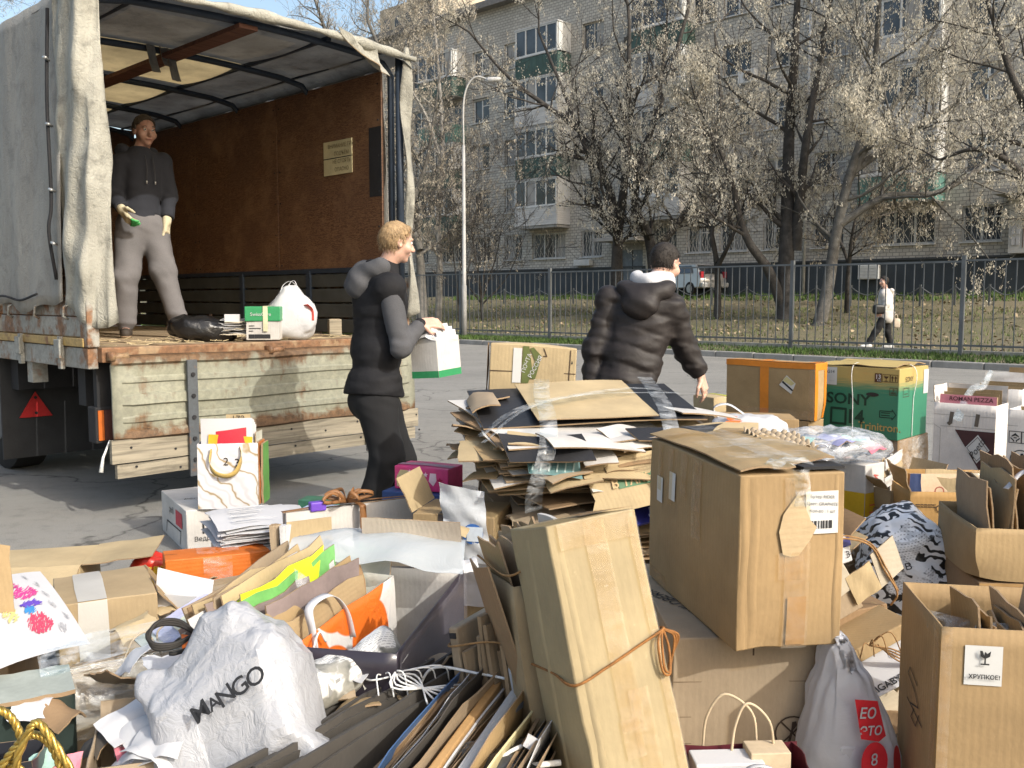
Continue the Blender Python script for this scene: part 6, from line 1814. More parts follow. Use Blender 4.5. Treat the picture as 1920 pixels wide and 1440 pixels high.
Carton('plain_carton', 'plain brown carton on which the maroon-cornered coffee carton stands', 'carton', (C7[0], C7[1], 0), (0, 0, yw), w7 + .05, d7, .325, KRAFTD, seed=62)
# second coffee carton on the right edge
C8, w8, d8, h8 = place(1990, 930, .33, yw, top=775, left=1883, w=.26)
p2 = Carton('coffee_carton', 'white coffee carton with handling symbols, cut by the right edge of the view', 'carton', C8, (0, 0, yw), w8, d8, h8, COFFW, True, seed=63, noise=.003)
icon(p2, 'left', .15, .66, .062, 'hand'); icon(p2, 'left', .38, .66, .062, 'glass'); icon(p2, 'left', .27, .38, .11, 'knife', None, False)
p2.strokes('left', [[(0, .80), (1, .80)]], .003, M('crease_grey', (.35, .33, .3), .8), 'crease', .002)
upright(p2.root, .05, .22, .02, d8 - .02, h8 - .2, h8 + .05, 4, [KRAFT, KRAFTG], 8)
Carton('plain_carton', 'plain brown carton under the coffee carton with handling symbols', 'carton', (C8[0], C8[1], 0), (0, 0, yw), w8 + .05, d8, .325, KRAFTD, seed=64)
# taller kraft boxes behind them
for k, (px, py, tp, lf, lab) in enumerate(((1885, 905, 742, 1790, 'open kraft carton with dividers directly behind the coffee carton'), (1912, 890, 728, 1815, 'hindmost kraft carton in the row behind the coffee carton'))):
    Ck, wk, dk, hk = place(px, py, .2, yw, top=tp, left=lf, w=.25)
    Ck = Ck + N * (.28 + .3 * k) ; 
    q = Carton('divider_carton', lab, 'carton', (Ck[0], Ck[1], 0), (0, 0, yw), wk, dk, hk + .22 - .03 * k, board_mat('coffee_white', (.66, .62, .58)) if k == 0 else KRAFT, True, seed=66 + k)
    for j in range(3): sheet('divider', (.05 + .07 * j, dk * .97, hk * .4), (0, -dk * .94, 0), (0, 0, hk * .6 + .23 + .01 * j), KRAFT, q.root, .004, seed=j + k)
    q.flap('right', .09, 80)

# ---- 7 television box on a film-wrapped carton
SGREEN = M('tv_green', (.035, .19, .115), .5, .12, 4, 60, .05)
def tv_face():
    m, nt, b = nodes('tv_box_print')
    v = coords(nt); sp = nn(nt, 'ShaderNodeSeparateXYZ'); nt.links.new(v, sp.inputs[0])
    nz = noise_tex(nt, mapping(nt, v, (6, 6, 160)), 1.0, 2)
    ad = nn(nt, 'ShaderNodeMath', operation='MULTIPLY_ADD'); nt.links.new(nz, ad.inputs[0]); ad.inputs[1].default_value = .10; nt.links.new(sp.outputs[2], ad.inputs[2])
    c = ramp(nt, ad.outputs[0], [(.0, (.035, .19, .115)), (.38, (.035, .19, .115)), (.45, (.42, .32, .11)), (1, (.46, .31, .115))])
    nt.links.new(c, b.inputs['Base Color']); b.inputs['Roughness'].default_value = .5
    bump(nt, b, noise_tex(nt, v, 9, 4), .2, .01)
    return m
TVM = tv_face()
C9, w9, d9, h9 = place(1682, 826, .42, SYAW, top=692, left=1535, right=1736)
tv = Carton('television_carton', 'green and yellow television carton tied with white string', 'carton', C9, (0, 0, SYAW), w9, d9, h9, TVM, seed=71, noise=.003, bulge=.004)
DG = M('tv_dark_green', (.008, .04, .026), .6); BRN = M('tv_brown', (.07, .03, .012), .6)
tv.text('left', .375, .525, .105, 'SONY', DG, 0, bold=.002, sx=1.15)
tv.strokes('left', [[(.16, .17), (.16, .385), (.35, .385), (.35, .17), (.16, .17)]], .016, DG, 'screen_symbol')
tv.text('left', .47, .275, .135, '14', DG, 0, bold=.003)
tv.text('left', .78, .165, .075, 'Trinitron.', M('tv_gold', (.42, .30, .10), .6), 0, bold=.001)
tv.strokes('left', [[(.78, .31), (.78, .40), (.93, .40), (.93, .425), (.975, .355), (.93, .285), (.93, .31), (.78, .31)], [(.80, .375), (.90, .375)], [(.80, .34), (.90, .34)]], .006, DG, 'arrow_symbol')
tv.poly('left', [(.68 + .07 * math.cos(a) * 1.15, .62 + .03 * math.sin(a)) for a in np.linspace(0, 6.28, 20, endpoint=False)], INK, 'hand_hole')
tv.poly('left', [(.70, .80), (.785, .80), (.785, .925), (.70, .925)], BRN, 'weight_symbol'); tv.text('left', .742, .875, .04, '13', PAPER, 0, .0042, bold=.001); tv.text('left', .755, .825, .02, 'KG', PAPER, 0, .0042)
icon(tv, 'left', .84, .862, .05, 'glass', BRN); icon(tv, 'left', .935, .862, .05, 'up', BRN); icon(tv, 'left', .935, .68, .05, 'stack', BRN)
tv.decal('left', .07, .72, .22, .98, STICK, 'shipping_label', .003); tv.text('left', .14, .91, .032, 'G14', INK, 0, .005); tv.strokes('left', [[(.13, .82), (.2, .82)], [(.13, .78), (.2, .78)], [(.08, .86), (.2, .86)]], .008, PAPERG, 'small_print', .005)
tv.text('front', .30, .84, .05, 'SONY', INKBR, 0); tv.strokes('front', [[(.12, .6), (.3, .6), (.3, .72), (.12, .72), (.12, .6)], [(.16, .64), (.26, .64)]], .004, INKBR)
tv.decal('front', .82, .60, 1.0, .95, STICK, 'paper_label', .003)
for a in (0, .5):
    x0 = tv.d * (.44 if a == 0 else .9)
    z_ = tv.h + .008
rope('string', [(-.008, tv.d * .55, .0), (-.009, tv.d * .56, tv.h * .5), (-.008, tv.d * .57, tv.h + .004), (tv.w * .5, tv.d * .55, tv.h + .012), (tv.w + .006, tv.d * .5, tv.h)], .0028, TWINEW, tv.root, 30)
rope('string', [(tv.w * .45, -.008, 0), (tv.w * .45, -.009, tv.h * .5), (tv.w * .45, -.007, tv.h + .003), (tv.w * .5, tv.d * .5, tv.h + .012), (tv.w * .5, tv.d, tv.h + .005)], .0028, TWINEW, tv.root, 30)
sheet('flap', (.0, .02, tv.h + .006), (tv.w * .5, 0, .012), (0, tv.d * .96, 0), TVM, tv.root, .005, .012, .01, .008, 6, 5); sheet('flap', (tv.w * .52, .02, tv.h + .012), (tv.w * .47, 0, -.004), (0, tv.d * .96, 0), TVM, tv.root, .005, .012, .01, .008, 6, 6)
fw = Carton('wrapped_carton', 'brown carton in clear film beneath the green television carton', 'carton', (C9[0] + .02, C9[1] + .03, 0), (0, 0, SYAW), w9 + .05, d9, .414, KRAFTD, seed=72)
fw.decal('front', .0, .0, 1, 1, FILM, 'film', .006, 8, wr=.01); fw.decal('left', .0, .0, 1, 1, FILM, 'film', .006, 8, wr=.01); fw.decal('front', .3, .6, .7, .98, FILM, 'film', .018, 6, wr=.02)

# ---- 8 orange-taped carton
C10, w10, d10, h10 = place(1526, 790, .55, SYAW, top=682, left=1361, right=1547)
oc = Carton('orange_taped_carton', 'brown carton bound with bright orange tape beside the television carton', 'carton', C10, (0, 0, SYAW), w10, d10, h10, KRAFT, seed=81, bulge=.006)
ORT = M('tape_orange', (.62, .21, .02), .3, .15, 6, 40, .15, spec=.6)
oc.decal('left', .40, .0, .50, 1, ORT, 'tape', .003, 8); oc.decal('top', 0, .50, 1, .60, ORT, 'tape', .003, 8)
oc.decal('left', .0, .90, 1, 1, ORT, 'tape', .0035, 8); oc.decal('front', .0, .0, .22, 1, ORT, 'tape', .003, 8); oc.decal('front', .75, .0, 1, 1, ORT, 'tape', .003, 8); oc.decal('top', 0, 0, 1, .09, ORT, 'tape', .003); oc.decal('top', 0, 0, .12, 1, ORT, 'tape', .0035); oc.decal('front', .0, .88, 1, 1, ORT, 'tape', .0035)
oc.decal('left', .94, .0, 1, .9, TAPE, 'tape', .003); oc.decal('left', .0, .0, 1, .16, TAPE, 'tape', .003)
oc.poly('left', [(.62, .60), (.70, .78), (.80, .64), (.755, .45)], STICK, 'shipping_label', .004); oc.strokes('left', [[(.66, .66), (.765, .52)]], .012, INK, 'label_stripe', .0055)
oc.poly('left', [(.66, .68), (.70, .76), (.79, .645), (.755, .60)], M('label_yellow', (.55, .5, .25), .6), 'label_band', .0052)
for k, (z0, z1, m_) in enumerate(((.0, .27, KRAFTD), (.275, .545, KRAFT))):
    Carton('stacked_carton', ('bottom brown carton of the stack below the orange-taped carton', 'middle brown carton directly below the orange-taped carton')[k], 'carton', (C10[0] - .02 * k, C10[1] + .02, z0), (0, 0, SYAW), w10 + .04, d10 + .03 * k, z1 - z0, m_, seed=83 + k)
yt = Carton('small_carton', 'small brown carton with yellow tape under the reaching hand', 'carton', PZ(1338, 775, .42), (0, 0, rad(30)), .22, .26, .13, KRAFTL, seed=86)
yt.decal('top', .72, 0, 1, 1, M('tape_yellow', (.6, .6, .05), .4), 'tape', .003); yt.decal('front', .72, 0, 1, 1, M('tape_yellow', (.6, .6, .05), .4), 'tape', .003)
Carton('plain_carton', 'plain brown carton supporting the small yellow-taped carton', 'carton', tuple(PZ(1338, 775, .42)[:2]) + (0,), (0, 0, rad(30)), .3, .3, .415, KRAFTD, seed=87)

# ---- 9 wide carton behind the carrier bag, yellow-white box, clear bag, crate
C11, w11, d11, h11 = place(1545, 885, .30, rad(10), top=800, w=.2, left=1345)
wc = Carton('wide_carton', 'wide brown carton lying behind the orange-printed carrier bag', 'carton', PZ(1340, 850, .40), (0, 0, rad(-6)), .52, .34, .22, KRAFT, seed=91, noise=.006)
wc.decal('top', .05, .1, .6, .5, TAPE, 'tape', .003); wc.text('front', .6, .8, .03, 'УПАКОВКА', INKBR, 0)
Carton('plain_carton', 'plain brown carton carrying the wide carton behind the carrier bag', 'carton', tuple(PZ(1340, 850, .40)[:2]) + (0,), (0, 0, rad(-6)), .56, .36, .395, KRAFTD, seed=92)
cbp = PZ(1405, 832, .555)
cg = thing('carrier_bag', 'white carrier bag with an orange splash print lying on the pile', 'bag', cbp, rad(-10))
blob('bag', (.21, .13, .085), bag_mat('bag_milky', (.80, .81, .83), .3, .3, 12, .5, .12), cg, (0, 0, .08), (0, 0, 0), ex=.75, ez=.7, amp=.035, freq=5, seed=21)
ORP = M('print_orange', (.75, .16, .03), .5, .1)
def patch(name, root, c, nrm, up, pts, mat, off=.0):
    """print lying on a bag, as a small curved sheet"""
    nrm = np.array(nrm, float); nrm /= np.linalg.norm(nrm); up = np.array(up, float); x = np.cross(up, nrm); x /= np.linalg.norm(x); y = np.cross(nrm, x)
    P = [np.array(c) + x * a + y * b_ + nrm * (off - .5 * (a * a + b_ * b_)) for a, b_ in pts]
    return mesh(name, P, [tuple(range(len(P)))], mat, root)
rr_ = random.Random(5)
patch('printed_mark', cg, (-.05, -.105, .11), (0, -.85, .5), (0, 0, 1), [(.085 * math.cos(a) * (1 + .25 * math.sin(3 * a)), .045 * math.sin(a) * (1 + .3 * math.cos(2 * a))) for a in np.linspace(0, 6.28, 22, endpoint=False)], ORP, .015)
patch('printed_mark', cg, (.03, -.09, .085), (0, -.9, .4), (0, 0, 1), [(.035 * math.cos(a), .02 * math.sin(a)) for a in np.linspace(0, 6.28, 14, endpoint=False)], ORP, .02)
patch('printed_mark', cg, (-.11, -.07, .145), (0, -.6, .8), (0, 0, 1), [(.03 * math.cos(a) * (1 + .3 * math.sin(5 * a)), .02 * math.sin(a)) for a in np.linspace(0, 6.28, 18, endpoint=False)], ORP, .018)
ribbon('handle', [(-.16, .0, .13), (-.2, .02, .2), (-.12, .04, .22), (-.02, .03, .16)], .03, WBAG, cg, side=(0, 1, .3))
MB().box(.02, .19, -.1, .04, .03, .11).build('small_box', PAPER, cg, bevel=.004)
Carton('support_carton', 'plain brown carton just visible under the orange-printed carrier bag', 'carton', (cbp[0] - .2, cbp[1] - .12, 0), (0, 0, rad(-6)), .5, .3, .553, KRAFTG, seed=93)
# clear sack of paper on a white and yellow box
C12, w12, d12, h12 = place(1645, 1000, .34, rad(14), top=838, w=.16, left=1540)
YEL = M('box_yellow', (.60, .38, .02), .4, .1)
yb = Carton('food_carton', 'white box with a deep yellow lower half beneath the clear sack', 'carton', PZ(1618, 1010, .28), (0, 0, rad(38)), .16, .36, .34, WBOARD, seed=101)
for f_ in ('front', 'left'): yb.decal(f_, 0, 0, 1, .62, YEL, 'yellow_band', .002, 6)
yb.text('top', .5, .4, .06, 'Milka', M('print_red', (.62, .10, .08), .4), 40); yb.text('front', .5, .8, .05, 'М', M('print_red', (.62, .10, .08), .4), 80); yb.lines('front', .2, .1, .8, .5, 4, M('print_red', (.62, .10, .08)), .006)
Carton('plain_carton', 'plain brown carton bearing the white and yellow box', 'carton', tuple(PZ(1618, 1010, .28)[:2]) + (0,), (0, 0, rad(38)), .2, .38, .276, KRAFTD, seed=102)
cs = yb.root.location
sk = thing('clear_sack', 'clear plastic sack of mixed paper lying on the white and yellow box', 'sack', (cs[0] - .1, cs[1] + .17, .622), rad(8))
SACK = film_mat('sack_film', (.88, .91, .95), .74, rough=.08, bs=14, strength=1.0)
blob('sack', (.265, .2, .075), SACK, sk, (0, 0, .07), ex=.8, ez=.75, amp=.035, freq=7, seed=33, nu=70, nv=36)
rk = random.Random(6)
pc = [M('paper_blue', (.16, .28, .42), .6), PAPERG, M('paper_lilac', (.30, .30, .48), .6), M('paper_mint', (.22, .48, .38), .6), M('paper_slate', (.14, .16, .19), .7), PAPER, M('paper_rose', (.6, .16, .22), .6)]
for k in range(20):
    a = rk.uniform(0, 6.28); x, y = rk.uniform(-.12, .12), rk.uniform(-.1, .06); l_ = rk.uniform(.08, .15); z = .02 + .09 * rk.random() * (1 - (abs(x) / .3) ** 2)
    sheet('paper', (x - l_ / 2, y - .05, z), (l_ * math.cos(a) * .8, l_ * math.sin(a) * .6, rk.uniform(-.02, .02)), (-.1 * math.sin(a), .1 * math.cos(a), rk.uniform(-.02, .03)), pc[k % 7], sk, .003, .01, .01, .01, 8, k, 4, 4)
lc = thing('slatted_crate', 'white slatted carton crate standing right of the yellow box', 'crate', PZ(1652, 1000, .28), rad(50))
for s_ in range(4): sheet('slat', (.0, -.002 * s_, .03 + .09 * s_), (.24, 0, .02), (0, 0, .05), WBOARD, lc, .006, 0, 0, .004, 6, s_, edge=WBOARD)
for x in (0, .12, .235): sheet('upright', (x, .008, 0), (.025, 0, 0), (0, 0, .36), WBOARD if x else KRAFT, lc, .006, edge=WBOARD)
sheet('back_panel', (.0, .2, 0), (.24, 0, 0), (0, 0, .34), KRAFTD, lc, .006); sheet('side_panel', (.24, .0, 0), (0, .2, 0), (0, 0, .34), WBOARD, lc, .006)
MB().box(0, .24, 0.01, .2, -.0, .01).build('base', KRAFTD, lc)
Carton('plain_carton', 'plain brown carton below the white slatted crate', 'carton', tuple(PZ(1652, 1000, .28)[:2]) + (0,), (0, 0, rad(50)), .26, .22, .276, KRAFTD, seed=103)
# egg tray behind the taped carton
et = thing('egg_tray', 'moulded grey-brown egg tray lying on top of the tall taped carton', 'tray', (0, 0, 0))
ec = np.array(rd.root.location) + rot2(rad(11))[0] * (w2 * .80) + rot2(rad(11))[1] * (d2 * .50) + np.array([0, 0, h2 + .012])
et.location = ec; et.rotation_euler = (0.12, 0.1, rad(8))
P = []; nx = ny = 40
for j in range(ny + 1):
    for i in range(nx + 1):
        a, b_ = i / nx * 5, j / ny * 5
        P.append((a * .036, b_ * .036, .017 * (np.clip(1.6 * math.cos(2 * math.pi * a) * .5 + 1.6 * math.cos(2 * math.pi * b_) * .5, -1, 1))))
V, f, ii = sheet_vf(P, nx, ny, .003)
mesh('tray', V, f, M('pulp', (.36, .29, .205), .95, .15, 20, 120, .5), et, True)
# dark open box with papers, leaning yellow bag
dk = Carton('dark_carton', 'dark crushed open carton with loose papers between the taped carton and the print bag', 'carton', PZ(1590, 1075, .25), (0, 0, rad(-4)), .16, .3, .15, KRAFTD, True, seed=111, crush=.03)
sheet('paper', (.02, .0, .175), (.11, .02, -.02), (-.02, .12, .015), PAPER, dk.root, .0015, .01, .02, .008, 7, 2); sheet('paper', (.03, .03, .17), (.11, -.03, -.02), (.02, .12, .03), PAPER, dk.root, .0015, .02, .01, .008, 7, 5)
for k in range(5): sheet('flattened_card', (.0, .0, .03 + .025 * k), (.15, -.02 + .02 * k, .0), (0, .25, .01), (KRAFT, KRAFTD, KRAFTG)[k % 3], dk.root, .005, .01, 0, .008, 7, k, cut=.04)
yg = thing('yellow_bag', 'crumpled bright yellow plastic bag peeping out below the dark carton', 'bag', PZ(1625, 1035, .28), 0)
blob('bag', (.07, .07, .05), bag_mat('bag_yellow', (.75, .48, .02), .2), yg, (0, 0, .03), amp=.03, freq=9, seed=5, nu=30, nv=18)
Carton('plain_carton', 'plain brown carton supporting the dark crushed carton', 'carton', tuple(PZ(1586, 1085, .25)[:2]) + (0,), (0, 0, rad(-4)), .2, .36, .245, KRAFTD, seed=112)

# ---- 10 crumpled bag with black newspaper print
def print_mat():
    m, nt, b = nodes('newsprint_bag')
    v = coords(nt)
    w = nn(nt, 'ShaderNodeTexWave', wave_type='BANDS', bands_direction='DIAGONAL'); w.inputs['Scale'].default_value = 5; w.inputs['Distortion'].default_value = 14; w.inputs['Detail'].default_value = 2; w.inputs['Detail Scale'].default_value = 1.4
    nt.links.new(mapping(nt, v, (1.6, 1.6, 2.2), (.4, .6, .3)), w.inputs['Vector'])
    big = noise_tex(nt, v, 8, 2); big2 = noise_tex(nt, mapping(nt, v, loc=(5, 3, 1)), 6, 2)
    tx = nn(nt, 'ShaderNodeTexBrick'); tx.inputs['Scale'].default_value = 1; tx.inputs['Brick Width'].default_value = .012; tx.inputs['Row Height'].default_value = .008; tx.inputs['Mortar Size'].default_value = .003
    tx.inputs['Color1'].default_value = (.05, .05, .05, 1); tx.inputs['Color2'].default_value = (.5, .5, .5, 1); tx.inputs['Mortar'].default_value = (.8, .8, .8, 1)
    nt.links.new(mapping(nt, v, rot=(1.2, .2, .3)), tx.inputs['Vector'])
    blk = ramp(nt, w.outputs[1], [(.60, 0.0), (.64, 1.0)])
    msk = ramp(nt, big, [(.40, 0.0), (.42, 1.0)]); msk2 = ramp(nt, big2, [(.53, 0.0), (.55, 1.0)])
    c = mixc(nt, blk, (.72, .72, .72), (.015, .015, .015)); c = mixc(nt, msk, (.72, .72, .72), c)
    c = mixc(nt, msk2, c, mixc(nt, .7, c, tx.outputs[0]))
    nt.links.new(c, b.inputs['Base Color']); b.inputs['Roughness'].default_value = .35
    bump(nt, b, noise_tex(nt, v, 22, 4, .6, 1), .6, .01)
    return m
nb_ = thing('newsprint_bag', 'crumpled bag covered in black and white newspaper print', 'bag', PZ(1712, 1225, .0), rad(-15))
def nshape(P, V):
    P = P.copy(); z = V[:, 2]; P[:, 0] *= 1 - .25 * np.clip(z, 0, 1); P[:, 0] -= .03 * z; return P
NPM = print_mat()
blob('bag', (.19, .19, .28), NPM, nb_, (0, .12, .275), (0, -.1, 0), ex=.7, ez=.7, amp=.06, freq=4.5, seed=44, nu=72, nv=48, shape=nshape)
lettering('ЖУРНАЛ', .05, (.04, -.06, .22), (1, -.1, -.2), (.2, 0, 1), INK, nb_, off=.03); lettering('R', .07, (.0, -.065, .16), (1, 0, -.1), (0, 0, 1), INK, nb_, off=.03)
lettering('нов', .05, (-.07, -.05, .36), (1, 0, .3), (-.3, 0, 1), INK, nb_, off=.03)

# ---- 11 tied bundles in the gap
bA = thing('tied_bundle', 'bundle of broken-down boxes tied with brown twine beside the tall taped carton', 'bundle', PZ(1640, 1320, .0), leanrot(-8, 0, 12))
def bx(name, x0, x1, y0, y1, z0, z1, mat, root, rot=None, bev=.004):
    b_ = MB().box(x0, x1, y0, y1, z0, z1).build(name, mat, root, bevel=bev)
    if rot: b_.rotation_euler = rot
    return b_
LGREY = board_mat('card_grey', (.45, .40, .31), axis=0)
bx('box', -.13, .10, .0, .28, .33, .44, KRAFTG, bA, (0, -.30, 0)); bx('panel', .03, .15, -.012, .27, .40, .50, LGREY, bA, (0, -.42, 0))
sheet('flap', (-.03, -.01, .36), (.09, -.01, .045), (-.035, 0, .10), KRAFTL, bA, .005, 0, 0, .004, 5, 3); sheet('flap', (.06, -.02, .405), (.09, .0, .05), (-.03, .0, .12), LGREY, bA, .005, 0, 0, .004, 5, 4)
sheet('flattened_card', (-.08, .03, .44), (.14, .0, .13), (-.03, .2, .03), KRAFTL, bA, .005, .02, 0, .006, 5, 6); sheet('flattened_card', (-.06, .08, .47), (.15, .0, .15), (-.03, .2, .03), KRAFTD, bA, .005, .015, 0, .006, 5, 8)
sb2 = bx('shoe_box', -.15, .05, .02, .28, .50, .555, PAPER, bA, (0, -.12, 0)); 
bx('lid', -.155, .055, .015, .285, .555, .585, M('shoe_navy', (.05, .05, .18), .5), bA, (0, -.12, 0)); bx('lid_top', -.15, .05, .02, .28, .586, .59, M('shoe_pale', (.6, .62, .66), .5), bA, (0, -.12, 0))
lettering('34', .035, (-.02, .018, .53), (1, 0, .12), (-.12, 0, 1), INK, bA, off=.003); lettering('392', .03, (-.11, .018, .52), (1, 0, .12), (-.12, 0, 1), INK, bA, off=.003)
sheet('price_label', (-.125, -.004, .345), (.035, 0, .01), (-.01, 0, .035), STICK, bA, .001)
rope('twine', [(-.16, .1, .58), (-.08, .0, .60), (.03, -.02, .56), (.07, -.03, .47), (.11, -.03, .38), (.1, .0, .33)], .0035, TWINE, bA, 30); rope('twine', [(-.15, .1, .585), (-.07, .0, .607), (.035, -.02, .565), (.08, -.03, .47), (.115, -.03, .385)], .003, TWINE, bA, 30)
bx('filler', -.14, .1, .02, .3, .02, .33, KRAFTD, bA)
bB = thing('tied_bundle', 'low bundle of flattened packs with a white electronics box, tied with twine', 'bundle', PZ(1655, 1372, .0), leanrot(0, 0, 14))
bx('box', -.02, .22, .02, .25, .0, .11, LGREY, bB, (0, -.25, 0)); bx('box', -.03, .22, .05, .26, .10, .15, KRAFTD, bB, (0, -.3, 0)); 
gb = bx('white_box', -.07, .25, .0, .24, .165, .172, PAPER, bB, (.35, -.36, 0)); bx('box', -.08, .25, .06, .26, .21, .26, KRAFT, bB, (0, -.4, 0)); bx('box', -.1, .0, -.0, .2, .205, .285, KRAFTL, bB, (0, -.45, 0))
lettering('GIGABYTE', .034, (.055, .02, .1735), (1, 0, 0), (0, 1, 0), INK, gb, off=.002, bold=.0006); lettering('GTX 650', .026, (.17, .1, .1735), (1, 0, 0), (0, 1, 0), INK, gb, off=.002)
sheet('crumpled_wrap', (.04, -.01, .13), (.16, 0, .07), (-.02, .2, .03), KRAFTL, bB, .003, .03, .02, .02, 9, 4)
for k in range(4): rope('twine', [(-.06 + .01 * k, .0, .29), (.03, -.02, .27 - .01 * k), (.12, -.03, .20), (.15 + .008 * k, -.03, .10), (.13 + .01 * k, -.02, .0)], .0028, TWINE, bB, 30)
for k in range(4): rope('twine_end', [(-.06, .0, .29), (-.1 + .03 * k, -.03, .31 + .01 * k), (-.12 + .05 * k, -.04, .27)], .002, TWINE, bB, 14)
# red printed carrier bag hanging at the carton corner
rb_ = thing('carrier_bag', 'translucent white carrier bag with red lettering beside the big lower carton', 'bag', PZ(1622, 1500, 0), rad(6))
def rshape(P, V):
    P = P.copy(); t = np.clip((V[:, 2] + 1) / 2, 0, 1); P[:, 0] *= 1.05 - .95 * t ** 1.5; P[:, 0] -= .05 * t ** 1.4; P[:, 1] *= 1 - .5 * t
    P[:, 0] += .012 * np.sin(V[:, 0] * 18 + V[:, 1] * 12) * t
    return P
blob('bag', (.15, .10, .225), bag_mat('bag_thin', (.88, .88, .90), .45, .22, 16, .5, .15), rb_, (.0, .1, .215), ex=.6, ez=.5, amp=.02, freq=8, seed=9, nu=64, nv=48, shape=rshape)
REDP = M('print_red_bag', (.72, .035, .045), .4, .08)
patch('printed_block', rb_, (.0, -.005, .23), (.25, -1, .1), (0, 0, 1), [(-.045, .065), (.03, .05), (.055, -.05), (.03, -.062), (-.03, -.045)], REDP, .004)
lettering('ЕО', .042, (-.01, -.012, .255), (1, .25, -.15), (.12, 0, 1), PAPER, rb_, off=.005, bold=.0008); lettering('ЭТО', .036, (.0, -.012, .205), (1, .25, -.12), (.12, 0, 1), PAPER, rb_, off=.005, bold=.0008)
patch('printed_disc', rb_, (.015, -.012, .115), (.25, -1, .1), (0, 0, 1), [(.045 * math.cos(a), .055 * math.sin(a)) for a in np.linspace(0, 6.28, 24, endpoint=False)], REDP, .004); lettering('8', .05, (.01, -.016, .125), (1, .25, 0), (0, 0, 1), PAPER, rb_, off=.006)
patch('printed_disc', rb_, (.09, .0, .10), (.7, -.7, .1), (0, 0, 1), [(.03 * math.cos(a), .05 * math.sin(a)) for a in np.linspace(0, 6.28, 24, endpoint=False)], REDP, .0)
MB().box(-.07, .07, .02, .16, .0, .15).build('white_content', PAPER, rb_, bevel=.01)
# burgundy paper bag at the very bottom
pbg = thing('paper_bag', 'burgundy paper carrier bag with twisted paper handles at the bottom edge', 'bag', PZ(1400, 1640, 0), rad(3))
BURG = M('burgundy', (.085, .012, .02), .45, .15)
zt = .262
def psheet(o, x, y, sd, m=BURG): return sheet('side', o, x, y, m, pbg, .002, .01, 0, .012, 6, sd)
bw0, bw1 = -.185, .165
psheet((bw0, 0, .0), (bw1 - bw0, 0, 0), (0, 0, zt - .035), 1); psheet((bw0, .14, .0), (bw1 - bw0, 0, 0), (0, 0, zt), 2); psheet((bw0, 0, 0), (0, .14, 0), (.012, 0, zt), 3); psheet((bw1, 0, 0), (0, .14, 0), (-.012, 0, zt), 4)
KP = M('paper_kraft', (.50, .40, .27), .8)
MB().box(-.12, .05, .03, .11, .05, zt - .0).build('white_content', PAPER, pbg, bevel=.004); MB().box(.02, .12, .05, .12, .05, zt + .015).build('kraft_content', KP, pbg, bevel=.003)
for k, (a, b_, h_, y) in enumerate(((-.075, .055, .125, .145), (-.015, .085, .12, .10))):
    rope('handle', [(a, y, zt - .02), (a + .01, y, zt + h_ * .55), ((a + b_) / 2 - .01, y, zt + h_), (b_ - .005, y, zt + h_ * .6), (b_ + .01, y, zt - .02)], .0035, KP, pbg, 30)
for k in range(2): ribbon('white_handle', [(-.02 + .015 * k, -.005, zt - .06), (-.015, -.02, zt + .01), (.03, -.03, zt + .025 - .01 * k), (.09, -.03, zt - .01)], .014, PAPER, pbg, side=(0, 1, 0))
# ================================================================ middle of the pile: bale, leaning card, boxes behind
bale = thing('cardboard_bale', 'large heap of flattened cartons bound with clear film in the middle of the pile', 'bale', (.34, 4.25, 0), rad(14))
rb = random.Random(101)
NAVY = M('card_navy', (.012, .015, .13), .5); BLACKC = board_mat('card_black', (.022, .022, .024), gloss=.5); TEAL = M('card_teal', (.10, .20, .20), .6, .3, 30)
tones = [KRAFT, KRAFTG, KRAFTD, KRAFTL, KRAFT, KRAFTX, KRAFTG]
def flat(z, w, d, m, dx=0, dy=0, yaw=0, tx=0, ty=0, droop=.03, k=0, name='flattened_box', cut=.0, t=.006):
    c, s_ = math.cos(yaw), math.sin(yaw)
    x = np.array([c * w, s_ * w, tx * w]); y = np.array([-s_ * d, c * d, ty * d]); o = np.array([dx, dy, z]) - x / 2 - y / 2
    return sheet(name, o, x, y, m, bale, t, droop * .7, droop * .4, .005, 5, k, 6, 5, cut=cut * .6)
z = .02; k = 0
while z < .62:      # lower, narrower stack
    w = rb.uniform(.62, .82); d = rb.uniform(.5, .68)
    flat(z, w, d, rb.choice(tones + [KRAFTD, KRAFTD]), rb.uniform(-.05, .05), rb.uniform(-.04, .04), rb.uniform(-.25, .25), rb.uniform(-.04, .04), rb.uniform(-.04, .04), rb.uniform(-.01, .02), k, cut=.03)
    z += rb.uniform(.010, .016); k += 1
while z < .83:      # upper, wider stack
    w = rb.uniform(.88, 1.08); d = rb.uniform(.66, .82)
    m = rb.choice(tones + [WBOARD])
    flat(z, w, d, m, rb.uniform(-.05, .05), rb.uniform(-.05, .03), rb.uniform(-.14, .14), rb.uniform(-.05, .05), rb.uniform(.0, .14) + .10 * (z - .5) / .3, rb.uniform(.0, .03), k, cut=.03)
    z += rb.uniform(.008, .013); k += 1
for q in range(22):   # loose flaps hanging out along the front and left edges
    a = rb.uniform(0, 1); zz = rb.uniform(.62, .84); w = rb.uniform(.12, .30); d = rb.uniform(.10, .2)
    if q % 3: x, y, yw = -.5 + a * 1.0, -.40 + rb.uniform(-.05, .04), rb.uniform(-.5, .5)
    else: x, y, yw = -.50 + rb.uniform(-.05, .03), -.3 + a * .5, 1.2 + rb.uniform(-.4, .4)
    m = rb.choice(tones + [WBOARD, KRAFTL])
    flat(zz, w, d, m, x, y, yw, rb.uniform(-.18, .18), rb.uniform(.15, .5) if q % 3 else rb.uniform(-.2, .2), .008, 200 + q, 'torn_flap', .03)
